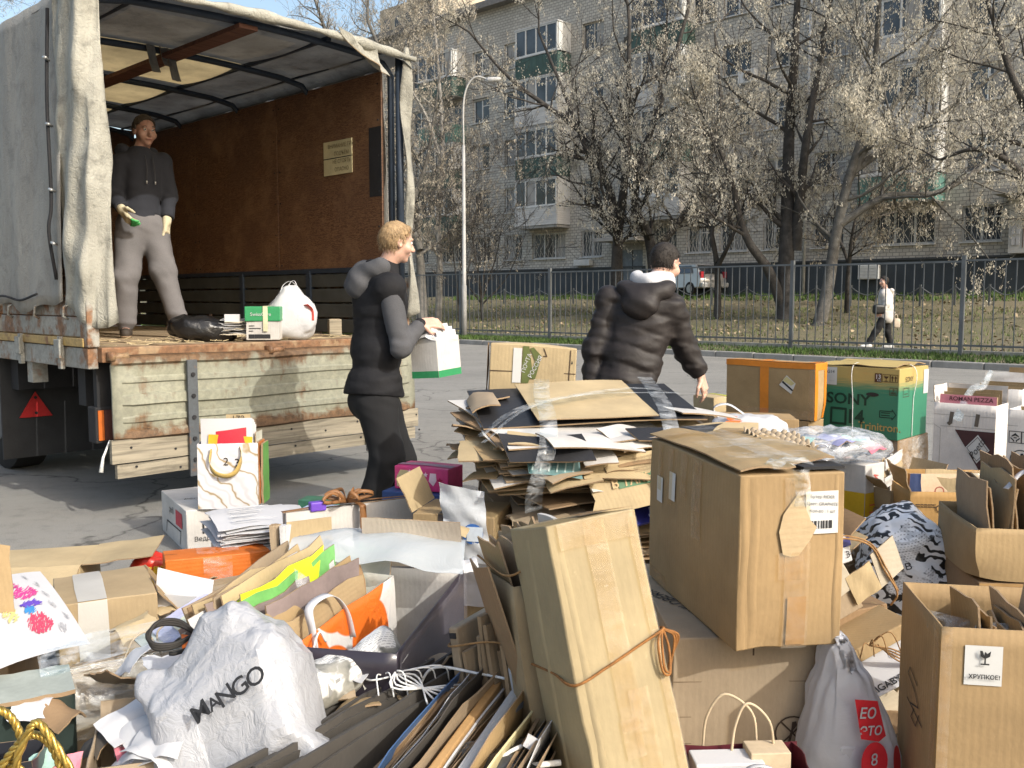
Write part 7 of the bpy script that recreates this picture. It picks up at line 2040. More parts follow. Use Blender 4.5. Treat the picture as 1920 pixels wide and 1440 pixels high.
for q in range(14):
    flat(rb.uniform(.12, .5), rb.uniform(.15, .35), rb.uniform(.1, .16), rb.choice(tones + [WBOARD, PAPERG]), rb.uniform(-.35, .35), -.33 + rb.uniform(-.03, .03), rb.uniform(-.4, .4), rb.uniform(-.2, .2), rb.uniform(.1, .5), .01, 300 + q, 'torn_flap', .06)
flat(.80, .60, .14, WBOARD, .26, -.36, .02, .02, .1, .01, 401, 'white_board'); flat(.79, .42, .18, WBOARD, -.12, -.42, .15, -.1, .2, .01, 402, 'white_board'); flat(.86, .3, .24, WBOARD, .50, -.12, .1, -.12, .05, .01, 403, 'white_board')
tp = flat(.885, 1.0, .60, BLACKC, .0, .07, -.08, .02, .17, .015, 404, 'top_sheet')
flat(.915, .54, .60, KRAFTL, .0, .05, -.08, .02, .17, .008, 405, 'tan_panel', t=.004)
sheet('top_flap', (-.50, -.36, .825), (.34, -.06, .0), (.02, -.13, -.09), BLACKC, bale, .006, .01, 0, .008, 5, 6); sheet('top_flap', (.05, -.37, .835), (.50, .0, .01), (.03, -.08, -.04), BLACKC, bale, .006, .01, 0, .008, 5, 7)
sheet('top_flap', (-.54, -.05, .875), (.12, -.02, .04), (.04, .34, .02), KRAFTG, bale, .006, .02, 0, .008, 5, 8); sheet('top_flap', (-.52, .1, .89), (.2, .06, .03), (-.02, .16, -.03), BLACKC, bale, .006, .01, 0, .008, 5, 9)
sheet('teal_print', (-.40, -.475, .68), (.22, -.02, -.03), (.0, .05, .085), TEAL, bale, .004, .01, 0, .006, 5, 10); 
for i in range(6): lettering('/', .09, (-.38 + .034 * i, -.465, .715 - .0045 * i), (1, -.1, -.14), (0, .5, .85), M('teal_pale', (.35, .45, .42), .6), bale, off=.012)
# printed carton sheet hanging down the front with a green band
ps = np.array([-.12, -.515, .49]); px_ = np.array([.47, .03, .07]); py_ = np.array([-.02, .09, .20])
sheet('printed_sheet', ps, px_, py_, KRAFTL, bale, .005, .012, .0, .008, 5, 21, cut=.04)
nrm_ = np.cross(px_, py_); nrm_ /= np.linalg.norm(nrm_)
GB = M('print_green', (.06, .15, .07), .6)
def onps(a, b_): return ps + px_ * a + py_ * b_ + nrm_ * .019
mesh('green_band', [onps(.24, .44), onps(.84, .42), onps(.86, .64), onps(.22, .66)], [(0, 1, 2, 3)], GB, bale)
lettering('В ТАКЕЛ·ПЦО', .052, onps(.54, .54), px_, py_, M('kraft_print', (.45, .33, .18), .8), bale, off=.003, bold=.001)
for i in range(5): lettering('складировать осторожно', .016, onps(.62, .94 - .06 * i), px_, py_, M('faint_ink', (.25, .18, .1), .8), bale, off=.002)
sheet('blue_pack', (.06, -.42, .42), (.26, .02, .03), (-.02, .1, .09), NAVY, bale, .012, .01, 0, .006, 5, 22, edge=NAVY); lettering('ДЛЯ', .05, (.19, -.405, .48), (1, .08, .1), (0, .7, .7), M('pale_blue', (.5, .55, .8), .5), bale, off=.01)
sheet('purple_pack', (-.30, -.42, .36), (.22, .02, .02), (0, .06, .06), M('card_purple', (.05, .03, .12), .6), bale, .012, seed=23); 
for i in range(3): sheet('white_label', (-.28 + .06 * i, -.44, .372), (.045, .0, .003), (0, .04, .04), PAPER, bale, .003)
sheet('kraft_strip', (.14, -.53, .66), (.09, .01, .03), (.07, -.03, -.26), KRAFTY, bale, .004, .02, .02, .008, 5, 24)
ribbon('strap', [(.30, -.50, .55), (.33, -.52, .50), (.29, -.52, .43), (.24, -.5, .39)], .018, PAPER, bale, side=(1, 0, .2))
for i, (x, sg) in enumerate(((-.27, 1), (.27, -1))):
    ribbon('film_wrap', [(x + .16, .36, .985), (x + .06 + .02 * i, .0, .935), (x, -.30, .885), (x - .06, -.50, .78 - .02 * i), (x - .11, -.50, .62), (x - .10 + .01 * i, -.44, .52)], .075, FILM, bale, side=(1, .2, 0), n=30, t=.001)
ribbon('film_wrap', [(-.55, -.22, .80), (-.35, -.14, .905), (.0, .02, .945), (.3, .12, .955), (.52, .16, .92)], .07, FILM, bale, side=(0, 1, 0), n=30, t=.001); ribbon('film_wrap', [(-.54, -.26, .78), (-.33, -.17, .905), (.02, .0, .945), (.5, .1, .93)], .04, FILM, bale, side=(0, 1, 0), n=30, t=.001)

# ---- tall folded carton standing behind the bale
fc = Carton('folded_carton', 'tall folded tan carton with a green and white label standing behind the bale', 'carton', PZ(893, 1052, .0) , leanrot(4, 0, -3), .445, .12, 1.155, KRAFTL, seed=121, bulge=.01, noise=.006)
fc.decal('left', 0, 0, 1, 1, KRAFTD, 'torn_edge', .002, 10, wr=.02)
OLIVE = M('label_olive', (.10, .12, .035), .5)
fc.decal('front', .27, .83, .37, .985, STICK, 'shipping_label', .004); barcode(fc, 'front', .285, .93, .355, .975, 8); barcode(fc, 'front', .285, .85, .355, .88, 9); fc.lines('front', .28, .89, .36, .925, 3, INK, .003)
fc.poly('front', [(.38, .83), (.46, .83), (.5, .89), (.45, .995), (.38, .995)], OLIVE, 'green_label', .004); fc.poly('front', [(.47, .85), (.54, .85), (.60, .955), (.5, .992), (.46, .985), (.53, .93)], OLIVE, 'green_label', .0045)
fc.text('front', .43, .92, .03, 'ПОЧТА', PAPER, 72, .0055); fc.text('front', .535, .905, .03, 'РОССИЯ', PAPER, 65, .006)
fc.strokes('front', [[(.0, .88), (1, .885)], [(.93, .82), (.93, .99)], [(.62, .99), (.66, .955), (.62, .955)]], .005, INKBR); fc.poly('front', [(.945, .93), (.965, .93), (.955, .945)], INK)
for v in (.62, .7, .76): fc.text('left', .5, v, .03, 'РЯДНАЯ', M('faint_pale', (.4, .33, .22), .8), 0)

# ---- leaning open carton full of card, behind the corded carton
R6 = leanrot(-9, -4, 18)
oc6 = Carton('leaning_open_carton', 'leaning open carton stuffed with torn card just behind the corded carton', 'carton', PZ(1035, 1575, .0), R6, .17, .28, .66, KRAFT, True, seed=131, noise=.006)
upright(oc6.root, .01, .16, .02, .26, .3, .80, 9, [KRAFTG, KRAFT, KRAFTD, KRAFTG], 131, tilt=.15)
sheet('white_board', (.14, .04, .5), (.02, .2, .0), (.015, -.01, .29), WBOARD, oc6.root, .012, .015, 0, .004, 5, 1, edge=WBOARD); sheet('white_board', (.09, .01, .48), (.02, .05, 0), (.10, -.02, .18), WBOARD, oc6.root, .005, .01, 0, .004, 5, 2, edge=WBOARD)
rope('twine', [(-.008, .28, .70), (-.008, -.004, .69), (.08, -.02, .72), (.18, .0, .72)], .003, TWINE, oc6.root)
oc6.decal('left', .2, .1, .9, .5, TAPE, 'tape', .003)
# flattened cartons and rolls standing in front-left of it
R7 = leanrot(-7, -3, 60)
sl = thing('standing_cartons', 'row of flattened brown cartons standing on edge left of the corded carton', 'bundle', PZ(905, 1480, .0), R7)
rz = random.Random(9)
for i in range(9):
    sheet('flattened_box', (.0 + rz.uniform(-.02, .02), -.02 - .022 * i, .0), (.42 * rz.uniform(.85, 1), .0, .0), (rz.uniform(-.03, .03), rz.uniform(-.015, .01), .50 * rz.uniform(.8, 1.04)), rz.choice([KRAFTG, KRAFT, KRAFTD, KRAFTG]), sl, .011, rz.uniform(-.008, .008), 0, .006, 6, i, cut=.015)
MB().box(-.02, .44, .005, .035, .0, .47).build('thick_panel', KRAFTG, sl, bevel=.006); MB().box(-.024, -.02, .01, .03, .44, .455).build('slot', INK, sl)
rope('twine', [(.3, .05, .40), (-.02, .04, .42), (-.03, -.1, .44), (-.02, -.22, .43)], .003, TWINE, sl)
pr = thing('paper_rolls', 'grey paper rolls standing between the corded carton and the flat cartons', 'rolls', PZ(1010, 1520, 0), leanrot(-9, -2, 0))
for i, (x, y, h_) in enumerate(((.0, .0, .40), (.035, .03, .36), (-.01, .055, .44))):
    MB().tube([(x, y, 0), (x + .005, y, h_ * .5), (x, y, h_)], .021, 14).build('roll', M('roll_grey', (.40, .39, .38), .7, .15), pr, True)
    MB().tube([(x, y, h_ - .01), (x, y, h_ + .001)], .012, 10).build('roll_core', INK, pr)

# ---- kraft box with strap, clear bag draped over it
C, w, d, h = place(775, 1168, 0.0, rad(-14), top=962, w=.36, d=.30)
lc8 = Carton('strapped_carton', 'brown carton with a dark strap half covered by a clear printed bag', 'carton', C, (0, 0, rad(-14)), w, d, h, KRAFT, seed=141)
lc8.decal('front', .33, 0, .40, 1, M('strap_dark', (.05, .04, .035), .5), 'strap', .003); lc8.decal('top', .33, 0, .40, 1, M('strap_dark', (.05, .04, .035), .5), 'strap', .003); lc8.strokes('front', [[(.42, 0), (.42, 1)]], .006, M('strap_red', (.3, .05, .05), .5)); lc8.strokes('front', [[(.02, .93), (.2, .915), (.2, .89), (.02, .91), (.02, .93)]], .004, INKBR, 'slot')
lc8.flap('left', .16, 62, KRAFTL)
lc8.text('front', .78, .55, .085, 'Эue', M('olive_letters', (.22, .20, .05), .6), 0, bold=.002); lc8.lines('front', .6, .3, .95, .42, 3, INKBR, .004)
dbag = thing('clear_printed_bag', 'thin milky plastic bag with a blue round logo draped over the strapped carton', 'bag', C, (0, 0, rad(-14)))
MILK = bag_mat('film_milky', (.82, .85, .88), .3, .2, 14, .6, .35)
sheet('bag', (w * .45, -.02, h * .66), (w * .55, -.01, -.03), (-w * .12, .03, .30), MILK, dbag, .0012, .02, .02, .02, 9, 5, 12, 12)
sheet('bag', (w * .45, -.012, h * .22), (w * .6, -.012, .0), (.0, -.006, .22), bag_mat('film_clear_milk', (.82, .82, .86), .2, .2, 14, .6, .62), dbag, .0012, .01, .01, .012, 9, 6, 10, 10)
patch('blue_logo', dbag, (w * .78, -.040, h * .87), (0, -1, .1), (0, 0, 1), [(.045 * math.cos(a), .042 * math.sin(a)) for a in np.linspace(0, 6.28, 24, endpoint=False)], M('logo_blue', (.04, .14, .42), .5), .012)
patch('logo_text_panel', dbag, (w * .79, -.040, h * .87), (0, -1, .1), (0, 0, 1), [(-.028, .03), (.04, .03), (.04, -.03), (-.028, -.03)], M('logo_pale', (.6, .66, .72), .5), .015)
# blue and pink boxes
C, w, d, h = place(722, 1080, .0, rad(-20), top=922, w=.30, d=.22)
blb = Carton('lidded_box', 'dark blue lidded box under the pink toy box', 'box', C, (0, 0, rad(-20)), w, d, h, M('blue_card', (.035, .07, .20), .5, .15), seed=151)
MB().box(-.008, w + .008, -.008, d + .008, h - .07, h + .006).build('lid', M('blue_card', (.035, .07, .20)), blb.root, bevel=.004)
pk = Carton('toy_box', 'pink toy box with stars on top of the dark blue box', 'box', (C[0] + .05, C[1] + .03, h + .012), (0, 0, rad(-24)), .30, .16, .115, M('pink_card', (.62, .05, .19), .35, .25, 14), seed=152, noise=.002)
PKD = M('pink_dark', (.40, .01, .06), .4); PKL = M('pink_pale', (.75, .55, .6), .4)
def star(c, face, u, v, s, mat):
    o, x, y = c.fr(face); lx, ly = np.linalg.norm(x), np.linalg.norm(y)
    c.poly(face, [(u + s * (1 if i % 2 == 0 else .45) * math.sin(i * math.pi / 5) / lx, v + s * (1 if i % 2 == 0 else .45) * math.cos(i * math.pi / 5) / ly) for i in range(10)], mat, 'star')
for u, v, s, m in ((.50, .62, .022, PKD), (.60, .72, .014, PKL), (.30, .8, .012, PKL), (.42, .3, .013, PKD), (.86, .5, .018, PKD)): star(pk, 'front', u, v, s, m)
pk.poly('front', [(.05, .12), (.30, .12), (.33, .6), (.26, .85), (.12, .85), (.05, .55)], M('pale_gold', (.58, .47, .25), .5), 'printed_oval'); pk.poly('front', [(.68, .8), (.66, .45), (.74, .25), (.80, .5), (.79, .8)], PKL, 'printed_shield')
pk.decal('front', .36, 0, .40, 1, TAPE, 'tape', .003); pk.decal('top', .0, .2, 1, .5, M('pink_grey', (.35, .2, .25), .5), 'lid_panel', .003)
# ================================================================ left half of the pile
# ---- white bucket carton, marble gift bag on it
C, w, d, h = place(352, 1040, 0.0, rad(32), top=958, right=470, left=305)
per = Carton('white_carton', 'white carton printed with a household bucket name under the marble gift bag', 'carton', C, (0, 0, rad(32)), w, d, h, WBOARD, seed=201, noise=.002, bulge=.002)
per.text('front', .52, .66, .10, 'perfi', INK, 0, sx=1.1); per.text('front', .52, .33, .036, 'Ведро для воды', INK, 0)
per.text('left', .45, .75, .06, 'perfi', INK, 0); per.decal('left', .62, .5, .86, .85, M('red_spot', (.5, .03, .06), .5), 'red_mark', .003); per.strokes('left', [[(.2, .1), (.25, .4), (.8, .42), (.75, .1)]], .008, INK, 'bucket_drawing')
per.text('top', .3, .45, .05, 'perfi', INK, -25); per.strokes('top', [[(.0, .5), (1, .5)]], .004, PAPERG, 'seam')
def marble():
    m, nt, b = nodes('marble_paper')
    v = coords(nt)
    w_ = nn(nt, 'ShaderNodeTexWave', wave_type='BANDS', bands_direction='DIAGONAL'); w_.inputs['Scale'].default_value = 2.2; w_.inputs['Distortion'].default_value = 9; w_.inputs['Detail'].default_value = 3
    nt.links.new(mapping(nt, v, (2, 2, 2)), w_.inputs['Vector'])
    c = ramp(nt, w_.outputs[1], [(.0, (.34, .25, .12)), (.02, (.46, .42, .38)), (.07, (.62, .60, .61)), (.8, (.66, .65, .67)), (1, (.54, .53, .55))])
    nt.links.new(c, b.inputs['Base Color']); b.inputs['Roughness'].default_value = .3
    return m
MARB = marble()
mz = per.h + .004
mbp = PZ(372, 955, mz)
mb = Carton('gift_bag', 'marble-patterned paper gift bag stuffed with papers in front of the tailgate', 'bag', mbp, (0, 0, rad(8)), .315, .12, .355, MARB, True, seed=202, noise=.004, bulge=.004, t=.002)
GOLDR = M('ribbon_gold', (.50, .36, .12), .3, .3, 10)
ribbon('handle', [(.08, -.004, .33), (.07, -.02, .25), (.10, -.03, .20), (.16, -.035, .185), (.21, -.03, .21), (.235, -.02, .28), (.225, -.004, .34)], .028, GOLDR, mb.root, side=(0, -.3, 1), n=30)
mb.text('front', .47, .72, .06, '2', M('marker', (.03, .025, .02)), -4, .006); mb.text('front', .66, .70, .06, '3', M('marker', (.03, .025, .02)), 5, .006)
for i in range(9): sheet('paper', (.02 + .004 * (i % 3), .02 + .009 * i, .05), (.27, .0, .0), (.0, .01 + .003 * i, .44 - .006 * i), PAPER, mb.root, .002, .01, .0, .006, 6, i)
MB().box(.03, .26, .012, .016, .05, .41).build('magazine', M('mag_yellow', (.70, .40, .03), .4), mb.root).rotation_euler = (.0, .08, 0)
sheet('magazine', (.10, .01, .25), (.16, 0, .02), (0, .01, .17), M('mag_red', (.5, .03, .05), .4), mb.root, .003, .01, 0, .004, 5, 2)
sheet('number_card', (.14, .10, .2), (.13, 0, 0), (0, .02, .30), KRAFTL, mb.root, .004, seed=3); lettering('172', .05, (.205, .112, .475), (1, 0, 0), (0, .06, 1), M('marker', (.03, .025, .02)), mb.root, off=.006)
sheet('folder', (.32, .0, .02), (.015, .14, 0), (0, 0, .34), M('folder_orange', (.5, .16, .05), .5), mb.root, .012, seed=4); sheet('folder', (.34, .01, .02), (.015, .13, 0), (0, 0, .33), M('folder_green', (.10, .26, .06), .5), mb.root, .012, seed=5); sheet('folder', (.305, .02, .05), (.02, .12, 0), (0, 0, .36), M('folder_pale', (.5, .5, .42), .5), mb.root, .006, seed=6)

# ---- stack of printed paper
R_, L_ = rot2(rad(-8))
sp0 = PZ(475, 1042, .22)
stk = thing('paper_stack', 'thick stack of loose printed paper sheets in front of the white carton', 'paper stack', sp0, rad(22))
r2 = random.Random(4)
for i in range(30):
    a = r2.uniform(-.12, .12); c_, s_ = math.cos(a), math.sin(a)
    sheet('paper', (-.14 + r2.uniform(-.025, .025), -.02 + r2.uniform(-.025, .025), .012 + .0042 * i), (.37 * c_, .37 * s_, 0), (-.42 * s_, .42 * c_, .0), PAPER if i % 5 else PAPERG, stk, .0016, .008 + .004 * math.sin(i), .012, .006, 6, i % 4, 8, 8)
for i in range(26): 
    y = .02 + .013 * i
    MB().bar((-.08 + r2.uniform(-.01, .02), y, .155 + .01 * math.sin(i)), (.08 + r2.uniform(-.06, .04), y, .157 + .01 * math.sin(i)), .004, .001).build('printed_line', PAPERG, stk)
Carton('under_carton', 'brown carton hidden beneath the paper stack', 'carton', (sp0[0] - .16, sp0[1] - .02, 0), (0, 0, rad(22)), .34, .38, .215, KRAFTD, seed=203)
gp = thing('gift_packs', 'small green and pale blue packs lying behind the paper stack', 'packs', PZ(590, 965, .26), rad(-12))
MB().box(-.14, .05, .1, .22, 0, .05).build('pack', M('pack_green', (.04, .14, .09), .5, .4, 25), gp, bevel=.004); MB().box(-.06, .14, -.08, .08, 0, .04).build('pack', M('pack_blue', (.38, .45, .62), .4), gp, bevel=.006); MB().box(-.05, .1, -.12, -.085, 0, .02).build('pack', M('pack_lime', (.45, .48, .12), .5), gp, bevel=.004)
pgp = PZ(590, 965, .26)
Carton('under_carton', 'brown carton hidden beneath the small green and blue packs', 'carton', (pgp[0] - .15, pgp[1] - .1, 0), (0, 0, rad(-12)), .34, .32, .256, KRAFTD, seed=204)

# ---- orange carton with red and yellow sack
ORC = board_mat('orange_card', (.58, .15, .025), axis=0, gloss=.45)
C, w, d, h = place(312, 1128, .10, rad(24), top=1052, right=508, d=.17)
orb = Carton('orange_carton', 'glossy orange carton partly covered by a scrap of clear film', 'carton', C, (0, 0, rad(24)), w, d, h, ORC, seed=211)
orb.decal('front', .35, .2, .62, 1, FILM, 'film', .008, 6, wr=.02); orb.decal('top', .3, .0, .7, .9, FILM, 'film', .006, 6, wr=.02); orb.strokes('top', [[(0, .5), (1, .5)]], .004, INKBR, 'seam'); orb.text('front', .48, .25, .03, 'Сантехника', PAPER, 0)
Carton('under_carton', 'low brown carton carrying the orange carton', 'carton', (C[0], C[1], 0), (0, 0, rad(24)), w, d, .096, KRAFTD, seed=212)
rs_ = thing('red_yellow_bag', 'red and yellow plastic bag squeezed beside the orange carton', 'bag', PZ(275, 1140, .0), rad(30))
RB_ = bag_mat('bag_red', (.55, .03, .015), .15); YB_ = bag_mat('bag_yellow2', (.6, .40, .05), .15)
blob('bag', (.08, .09, .12), RB_, rs_, (.02, .05, .12), (0, .35, 0), amp=.03, freq=8, seed=6, nu=40, nv=24); blob('bag_side', (.05, .07, .10), YB_, rs_, (-.06, .03, .09), (0, .5, 0), amp=.03, freq=8, seed=7, nu=36, nv=22)
for i in range(3): sheet('yellow_stripe', (-.03 + .03 * i, -.05, .08), (.02, -.01, .0), (.03, .0, .12), M('stripe_yellow', (.65, .42, .03), .5), rs_, .002, .01, .0, .01, 5, i)
sm_ = thing('sweet_wrappers', 'small yellow and white wrappers lying on the orange carton', 'wrappers', (C[0] + .26, C[1] + .05, .10 + h * .4), rad(24))
blob('wrapper', (.05, .02, .025), M('wrap_yellow', (.6, .5, .03), .3), sm_, (0, -.05, .0), (.3, .2, .3), amp=.02, freq=14, seed=3, nu=24, nv=14); blob('wrapper', (.045, .02, .03), M('wrap_white', (.7, .66, .62), .3), sm_, (.09, -.06, .0), (.2, .2, -.3), amp=.02, freq=14, seed=4, nu=24, nv=14)
# ---- white paper bag folded, with wire handle
wpb = thing('white_paper_bag', 'folded white paper bag with a thin wire handle in front of the orange carton', 'bag', PZ(300, 1215, .08), rad(14))
sheet('bag_front', (-.03, 0, .0), (.36, -.02, .05), (-.01, .05, .20), PAPER, wpb, .002, .02, -.02, .012, 5, 2, 10, 10, warp=lambda P, u, v: P - np.outer(.10 * u * v, np.array([0, 0, 1])))
sheet('bag_back', (-.03, .05, .02), (.2, .02, .05), (.02, .05, .26), PAPER, wpb, .002, .02, .02, .01, 5, 4, 10, 10, warp=lambda P, u, v: P - np.outer(.12 * u * v, np.array([0, 0, 1])))
rope('handle', [(.10, -.03, .02), (.08, -.05, .09), (.10, -.055, .11), (.16, -.05, .06), (.2, -.05, .02)], .0028, M('wire_tan', (.4, .33, .24), .5), wpb)
Carton('under_carton', 'flat brown carton beneath the folded white paper bag', 'carton', tuple(PZ(300, 1215, .08)[:2]) + (0,), (0, 0, rad(14)), .36, .2, .075, KRAFTD, seed=213)
# ---- long brown carton
C, w, d, h = place(365, 1210, .02, rad(33), top=1142, right=575, d=.16)
lb = Carton('long_carton', 'long low brown carton lying behind the patterned shopping bag', 'carton', C, (0, 0, rad(33)), w, d, h + .06, KRAFTG, seed=214); lb.decal('top', 0, .3, 1, .75, TAPE, 'tape', .003, 8, wr=.004)
# ---- ribboned bundle of white board
C = PZ(548, 1165, .0)
rbun = thing('ribboned_bundle', 'bundle of white and brown boards tied up with a brown ribbon bow', 'bundle', C, rad(31))
for i, (m, t_, l_, h_) in enumerate(((KRAFTL, .004, .20, .43), (WBOARD, .02, .62, .465), (WBOARD, .006, .62, .46), (KRAFT, .01, .6, .455), (WBOARD, .012, .6, .45), (KRAFTD, .012, .58, .45))):
    sheet('board', (-.01 + .004 * i, .0 + .022 * i, .0), (l_, .0, .0), (.0, .02, h_), m, rbun, t_, .0, .0, .003, 5, i, edge=WBOARD if m is WBOARD else EDGE)
sheet('board', (-.035, .02, .0), (.035, .0, 0), (0, .0, .42), PAPERG, rbun, .03, edge=PAPER); sheet('board', (-.07, .05, .0), (.035, .0, 0), (0, .0, .42), KRAFTG, rbun, .03)
BRR = M('ribbon_brown', (.22, .10, .035), .5, .3)
ribbon('ribbon', [(.32, .14, .47), (.32, .0, .475), (.322, -.022, .45), (.323, -.024, .3), (.323, -.024, .1)], .03, BRR, rbun, side=(1, 0, 0)); ribbon('ribbon', [(-.02, .05, .47), (.3, .05, .482), (.6, .05, .475)], .02, BRR, rbun, side=(0, 1, 0))
for i in range(8):
    a = i * .8; q = .075 + .02 * (i % 3)
    ribbon('bow', [(.27, .04, .485), (.27 + q * math.cos(a) * .7, .04 + q * math.sin(a) * .5, .53), (.27 + q * 1.3 * math.cos(a + .3), .04 + q * .8 * math.sin(a + .3), .50 + .012 * (i % 2)), (.27, .04, .485)], .016, BRR, rbun, side=(0, .4, 1), n=18)
MB().box(.10, .17, .02, .06, .46, .50).build('purple_tag', M('tag_purple', (.14, .06, .45), .5), rbun, bevel=.005)

# ---- big open box with dark side
C = PZ(745, 1225, .42)
DPUR = M('dark_wrap', (.040, .034, .046), .3, .3, 5, 40, .1, spec=.6)
opb = Carton('open_gift_box', 'large open box with pale inside and dark glossy outer side near the centre', 'box', (C[0], C[1], 0), (0, 0, rad(80)), .80, .37, .42, board_mat('inner_beige', (.46, .40, .33)), True, seed=221, bulge=.004, face_mats={'front': DPUR, 'right': WBOARD, 'left': DPUR})
opb.flap('right', .18, 100, board_mat('inner_beige', (.46, .40, .33)))
opb.decal('front', .0, .55, 1, 1, bag_mat('film_violet', (.5, .48, .55), .2, .2, 10, .7, .8), 'film_liner', .006, 10, wr=.012)
fs = thing('clear_film_sheet', 'sheet of milky film with a green print lying over the open box rim', 'film', (C[0], C[1], 0), (0, 0, rad(80)))
sheet('film', (.66, -.03, .44), (.24, .04, .04), (-.05, .62, .02), bag_mat('film_sheet', (.70, .76, .80), .25, .2, 10, .7, .55), fs, .001, .05, .04, .02, 8, 5, 14, 14)
sheet('green_print', (.78, .26, .475), (.10, .02, .012), (-.01, .12, .0), M('leaf_green', (.16, .42, .12), .5), fs, .001, .01, 0, .004); lettering('BIO', .05, (.84, .16, .485), (.2, -1, 0), (1, .2, 0), M('film_grey', (.35, .4, .42), .5), fs, off=.012)
sheet('paper', (.15, .08, .03), (.25, .0, .02), (.0, .25, .02), PAPER, opb.root, .002, .02, .02, .01)

# ---- reusable shopping bag, orange and white, full of card
C = PZ(546, 1298, .29)
def shop_mat():
    m, nt, b = nodes('bag_orange_print')
    v = coords(nt)
    vo = nn(nt, 'ShaderNodeTexVoronoi', feature='F1'); vo.inputs['Scale'].default_value = 4.2
    nt.links.new(mapping(nt, v, (1.0, 1, 1.0), (0, .3, 0)), vo.inputs['Vector'])
    c = ramp(nt, vo.outputs[0], [(.70, (.66, .14, .015)), (.72, (.62, .60, .57))])
    nt.links.new(c, b.inputs['Base Color']); b.inputs['Roughness'].default_value = .45
    bump(nt, b, noise_tex(nt, v, 14, 4, .6, .8), .5, .012)
    return m
SHOP = shop_mat(); LINER = bag_mat('bag_liner', (.62, .62, .56), .2, .4, 10, .6)
sh = Carton('shopping_bag', 'orange and white shopping bag packed with folded card and neon yellow sheets', 'bag', (C[0], C[1], .0), (0, 0, rad(72)), .68, .36, .42, SHOP, True, seed=231, bulge=.02, noise=.010, crush=.02, t=.003, n=14, face_mats={'right': LINER, 'back': LINER})
sh.text('front', .42, .55, .032, 'Экосумка', PAPER, 10, .008); sh.strokes('front', [[(.42 + .075 * math.cos(a), .55 + .12 * math.sin(a)) for a in np.linspace(0, 6.28, 22)]], .004, PAPER, 'round_logo', .008)
sheet('liner_back', (.60, .02, .36), (.03, .28, .02), (.10, .0, .14), LINER, sh.root, .003, .04, .02, .02, 6, 4, 10, 10)
r3 = random.Random(12)
NEON = M('neon_yellow', (.62, .78, .03), .5, .1)
cardm = [KRAFTG, KRAFT, KRAFTD, KRAFTL, PAPERG, KRAFTG, M('card_mauve', (.24, .19, .18), .7), KRAFTX]
for i in range(30):
    y = .015 + .33 * i / 30; z0 = .10 + .06 * (1 - abs(i / 15 - 1))
    m = NEON if i in (12, 13) else (M('leaf_green', (.16, .42, .12)) if i in (11,) else r3.choice(cardm))
    x0 = r3.uniform(-.02, .10); l_ = r3.uniform(.42, .60)
    sheet('folded_card', (x0, y, z0), (l_, r3.uniform(-.02, .02), r3.uniform(.0, .05)), (r3.uniform(-.04, .02), .05 + r3.uniform(-.02, .03), .30 + r3.uniform(-.02, .09)), m, sh.root, .005, r3.uniform(-.02, .02), 0, .008, 6, i, 6, 4, cut=.03)
for i, (x0, x1, y) in enumerate(((.12, .34, -.014), (.14, .36, .30))):
    ribbon('handle', [(x0, y, .33), (x0 + .01, y + .02, .42), (x0 + .05, y + .05, .475), (x1 - .05, y + .05, .475), (x1 - .01, y + .02, .42), (x1, y, .33)], .026, PAPER, sh.root, side=(1, -.3, 0) if 0 else (.2, 1, .2), n=30)
ribbon('film_knot', [(.2, .03, .34), (.23, .08, .43), (.26, .12, .50), (.3, .14, .53)], .05, FILM, sh.root, side=(1, 0, 0), taper=lambda t: .4 + abs(t - .5) * 1.6)
rope('string', [(.0, -.02, .2), (.05, -.03, .35), (.12, -.02, .42), (.16, -.02, .38)], .003, TWINEW, sh.root)

# ---- rolled newspaper and dark bundle in front of it
nw = thing('newspaper_roll', 'rolled newspaper wrapped in film below the orange shopping bag', 'newspaper', PZ(590, 1332, .29), rad(50))
def news_mat():
    m, nt, b = nodes('newspaper')
    v = coords(nt)
    tx = nn(nt, 'ShaderNodeTexBrick'); tx.inputs['Scale'].default_value = 1; tx.inputs['Brick Width'].default_value = .02; tx.inputs['Row Height'].default_value = .007; tx.inputs['Mortar Size'].default_value = .002
    tx.inputs['Color1'].default_value = (.25, .25, .25, 1); tx.inputs['Color2'].default_value = (.5, .5, .48, 1); tx.inputs['Mortar'].default_value = (.62, .62, .6, 1)
    nt.links.new(v, tx.inputs['Vector'])
    ph = ramp(nt, noise_tex(nt, v, 5, 3), [(.5, 0.0), (.52, 1.0)])
    c = mixc(nt, ph, tx.outputs[0], ramp(nt, noise_tex(nt, v, 12, 5), [(.35, (.06, .065, .06)), (.65, (.35, .34, .3))]))
    nt.links.new(c, b.inputs['Base Color']); b.inputs['Roughness'].default_value = .5
    bump(nt, b, noise_tex(nt, v, 16, 4), .5, .01)
    return m
NEWS = news_mat()
blob('roll', (.21, .065, .06), NEWS, nw, (.1, .03, .05), (0, 0, 0), ex=.5, ez=.8, amp=.02, freq=7, seed=3, nu=50, nv=30); sheet('page', (.14, -.04, .02), (.17, .02, .05), (.0, .09, .06), NEWS, nw, .0015, .03, .02, .01, 6, 2, 8, 8)
nwp = PZ(590, 1332, .29)
dbn = thing('dark_card_bundle', 'bundle of dark grey corrugated card tied with fraying white string', 'bundle', PZ(560, 1560, .0), rad(58))
DKC = board_mat('card_charcoal', (.068, .062, .055)); 
for i in range(16):
    y = -.02 - .012 * i
    sheet('corrugated_card', (r3.uniform(-.33, -.26), y, .0), (.80 + r3.uniform(-.06, .04), r3.uniform(-.01, .01), .0), (.0, r3.uniform(-.02, .0), .27 + .06 * r3.random()), DKC, dbn, .008, r3.uniform(-.01, .01), 0, .006, 6, i, 5, 3, cut=.02, edge=DKC)
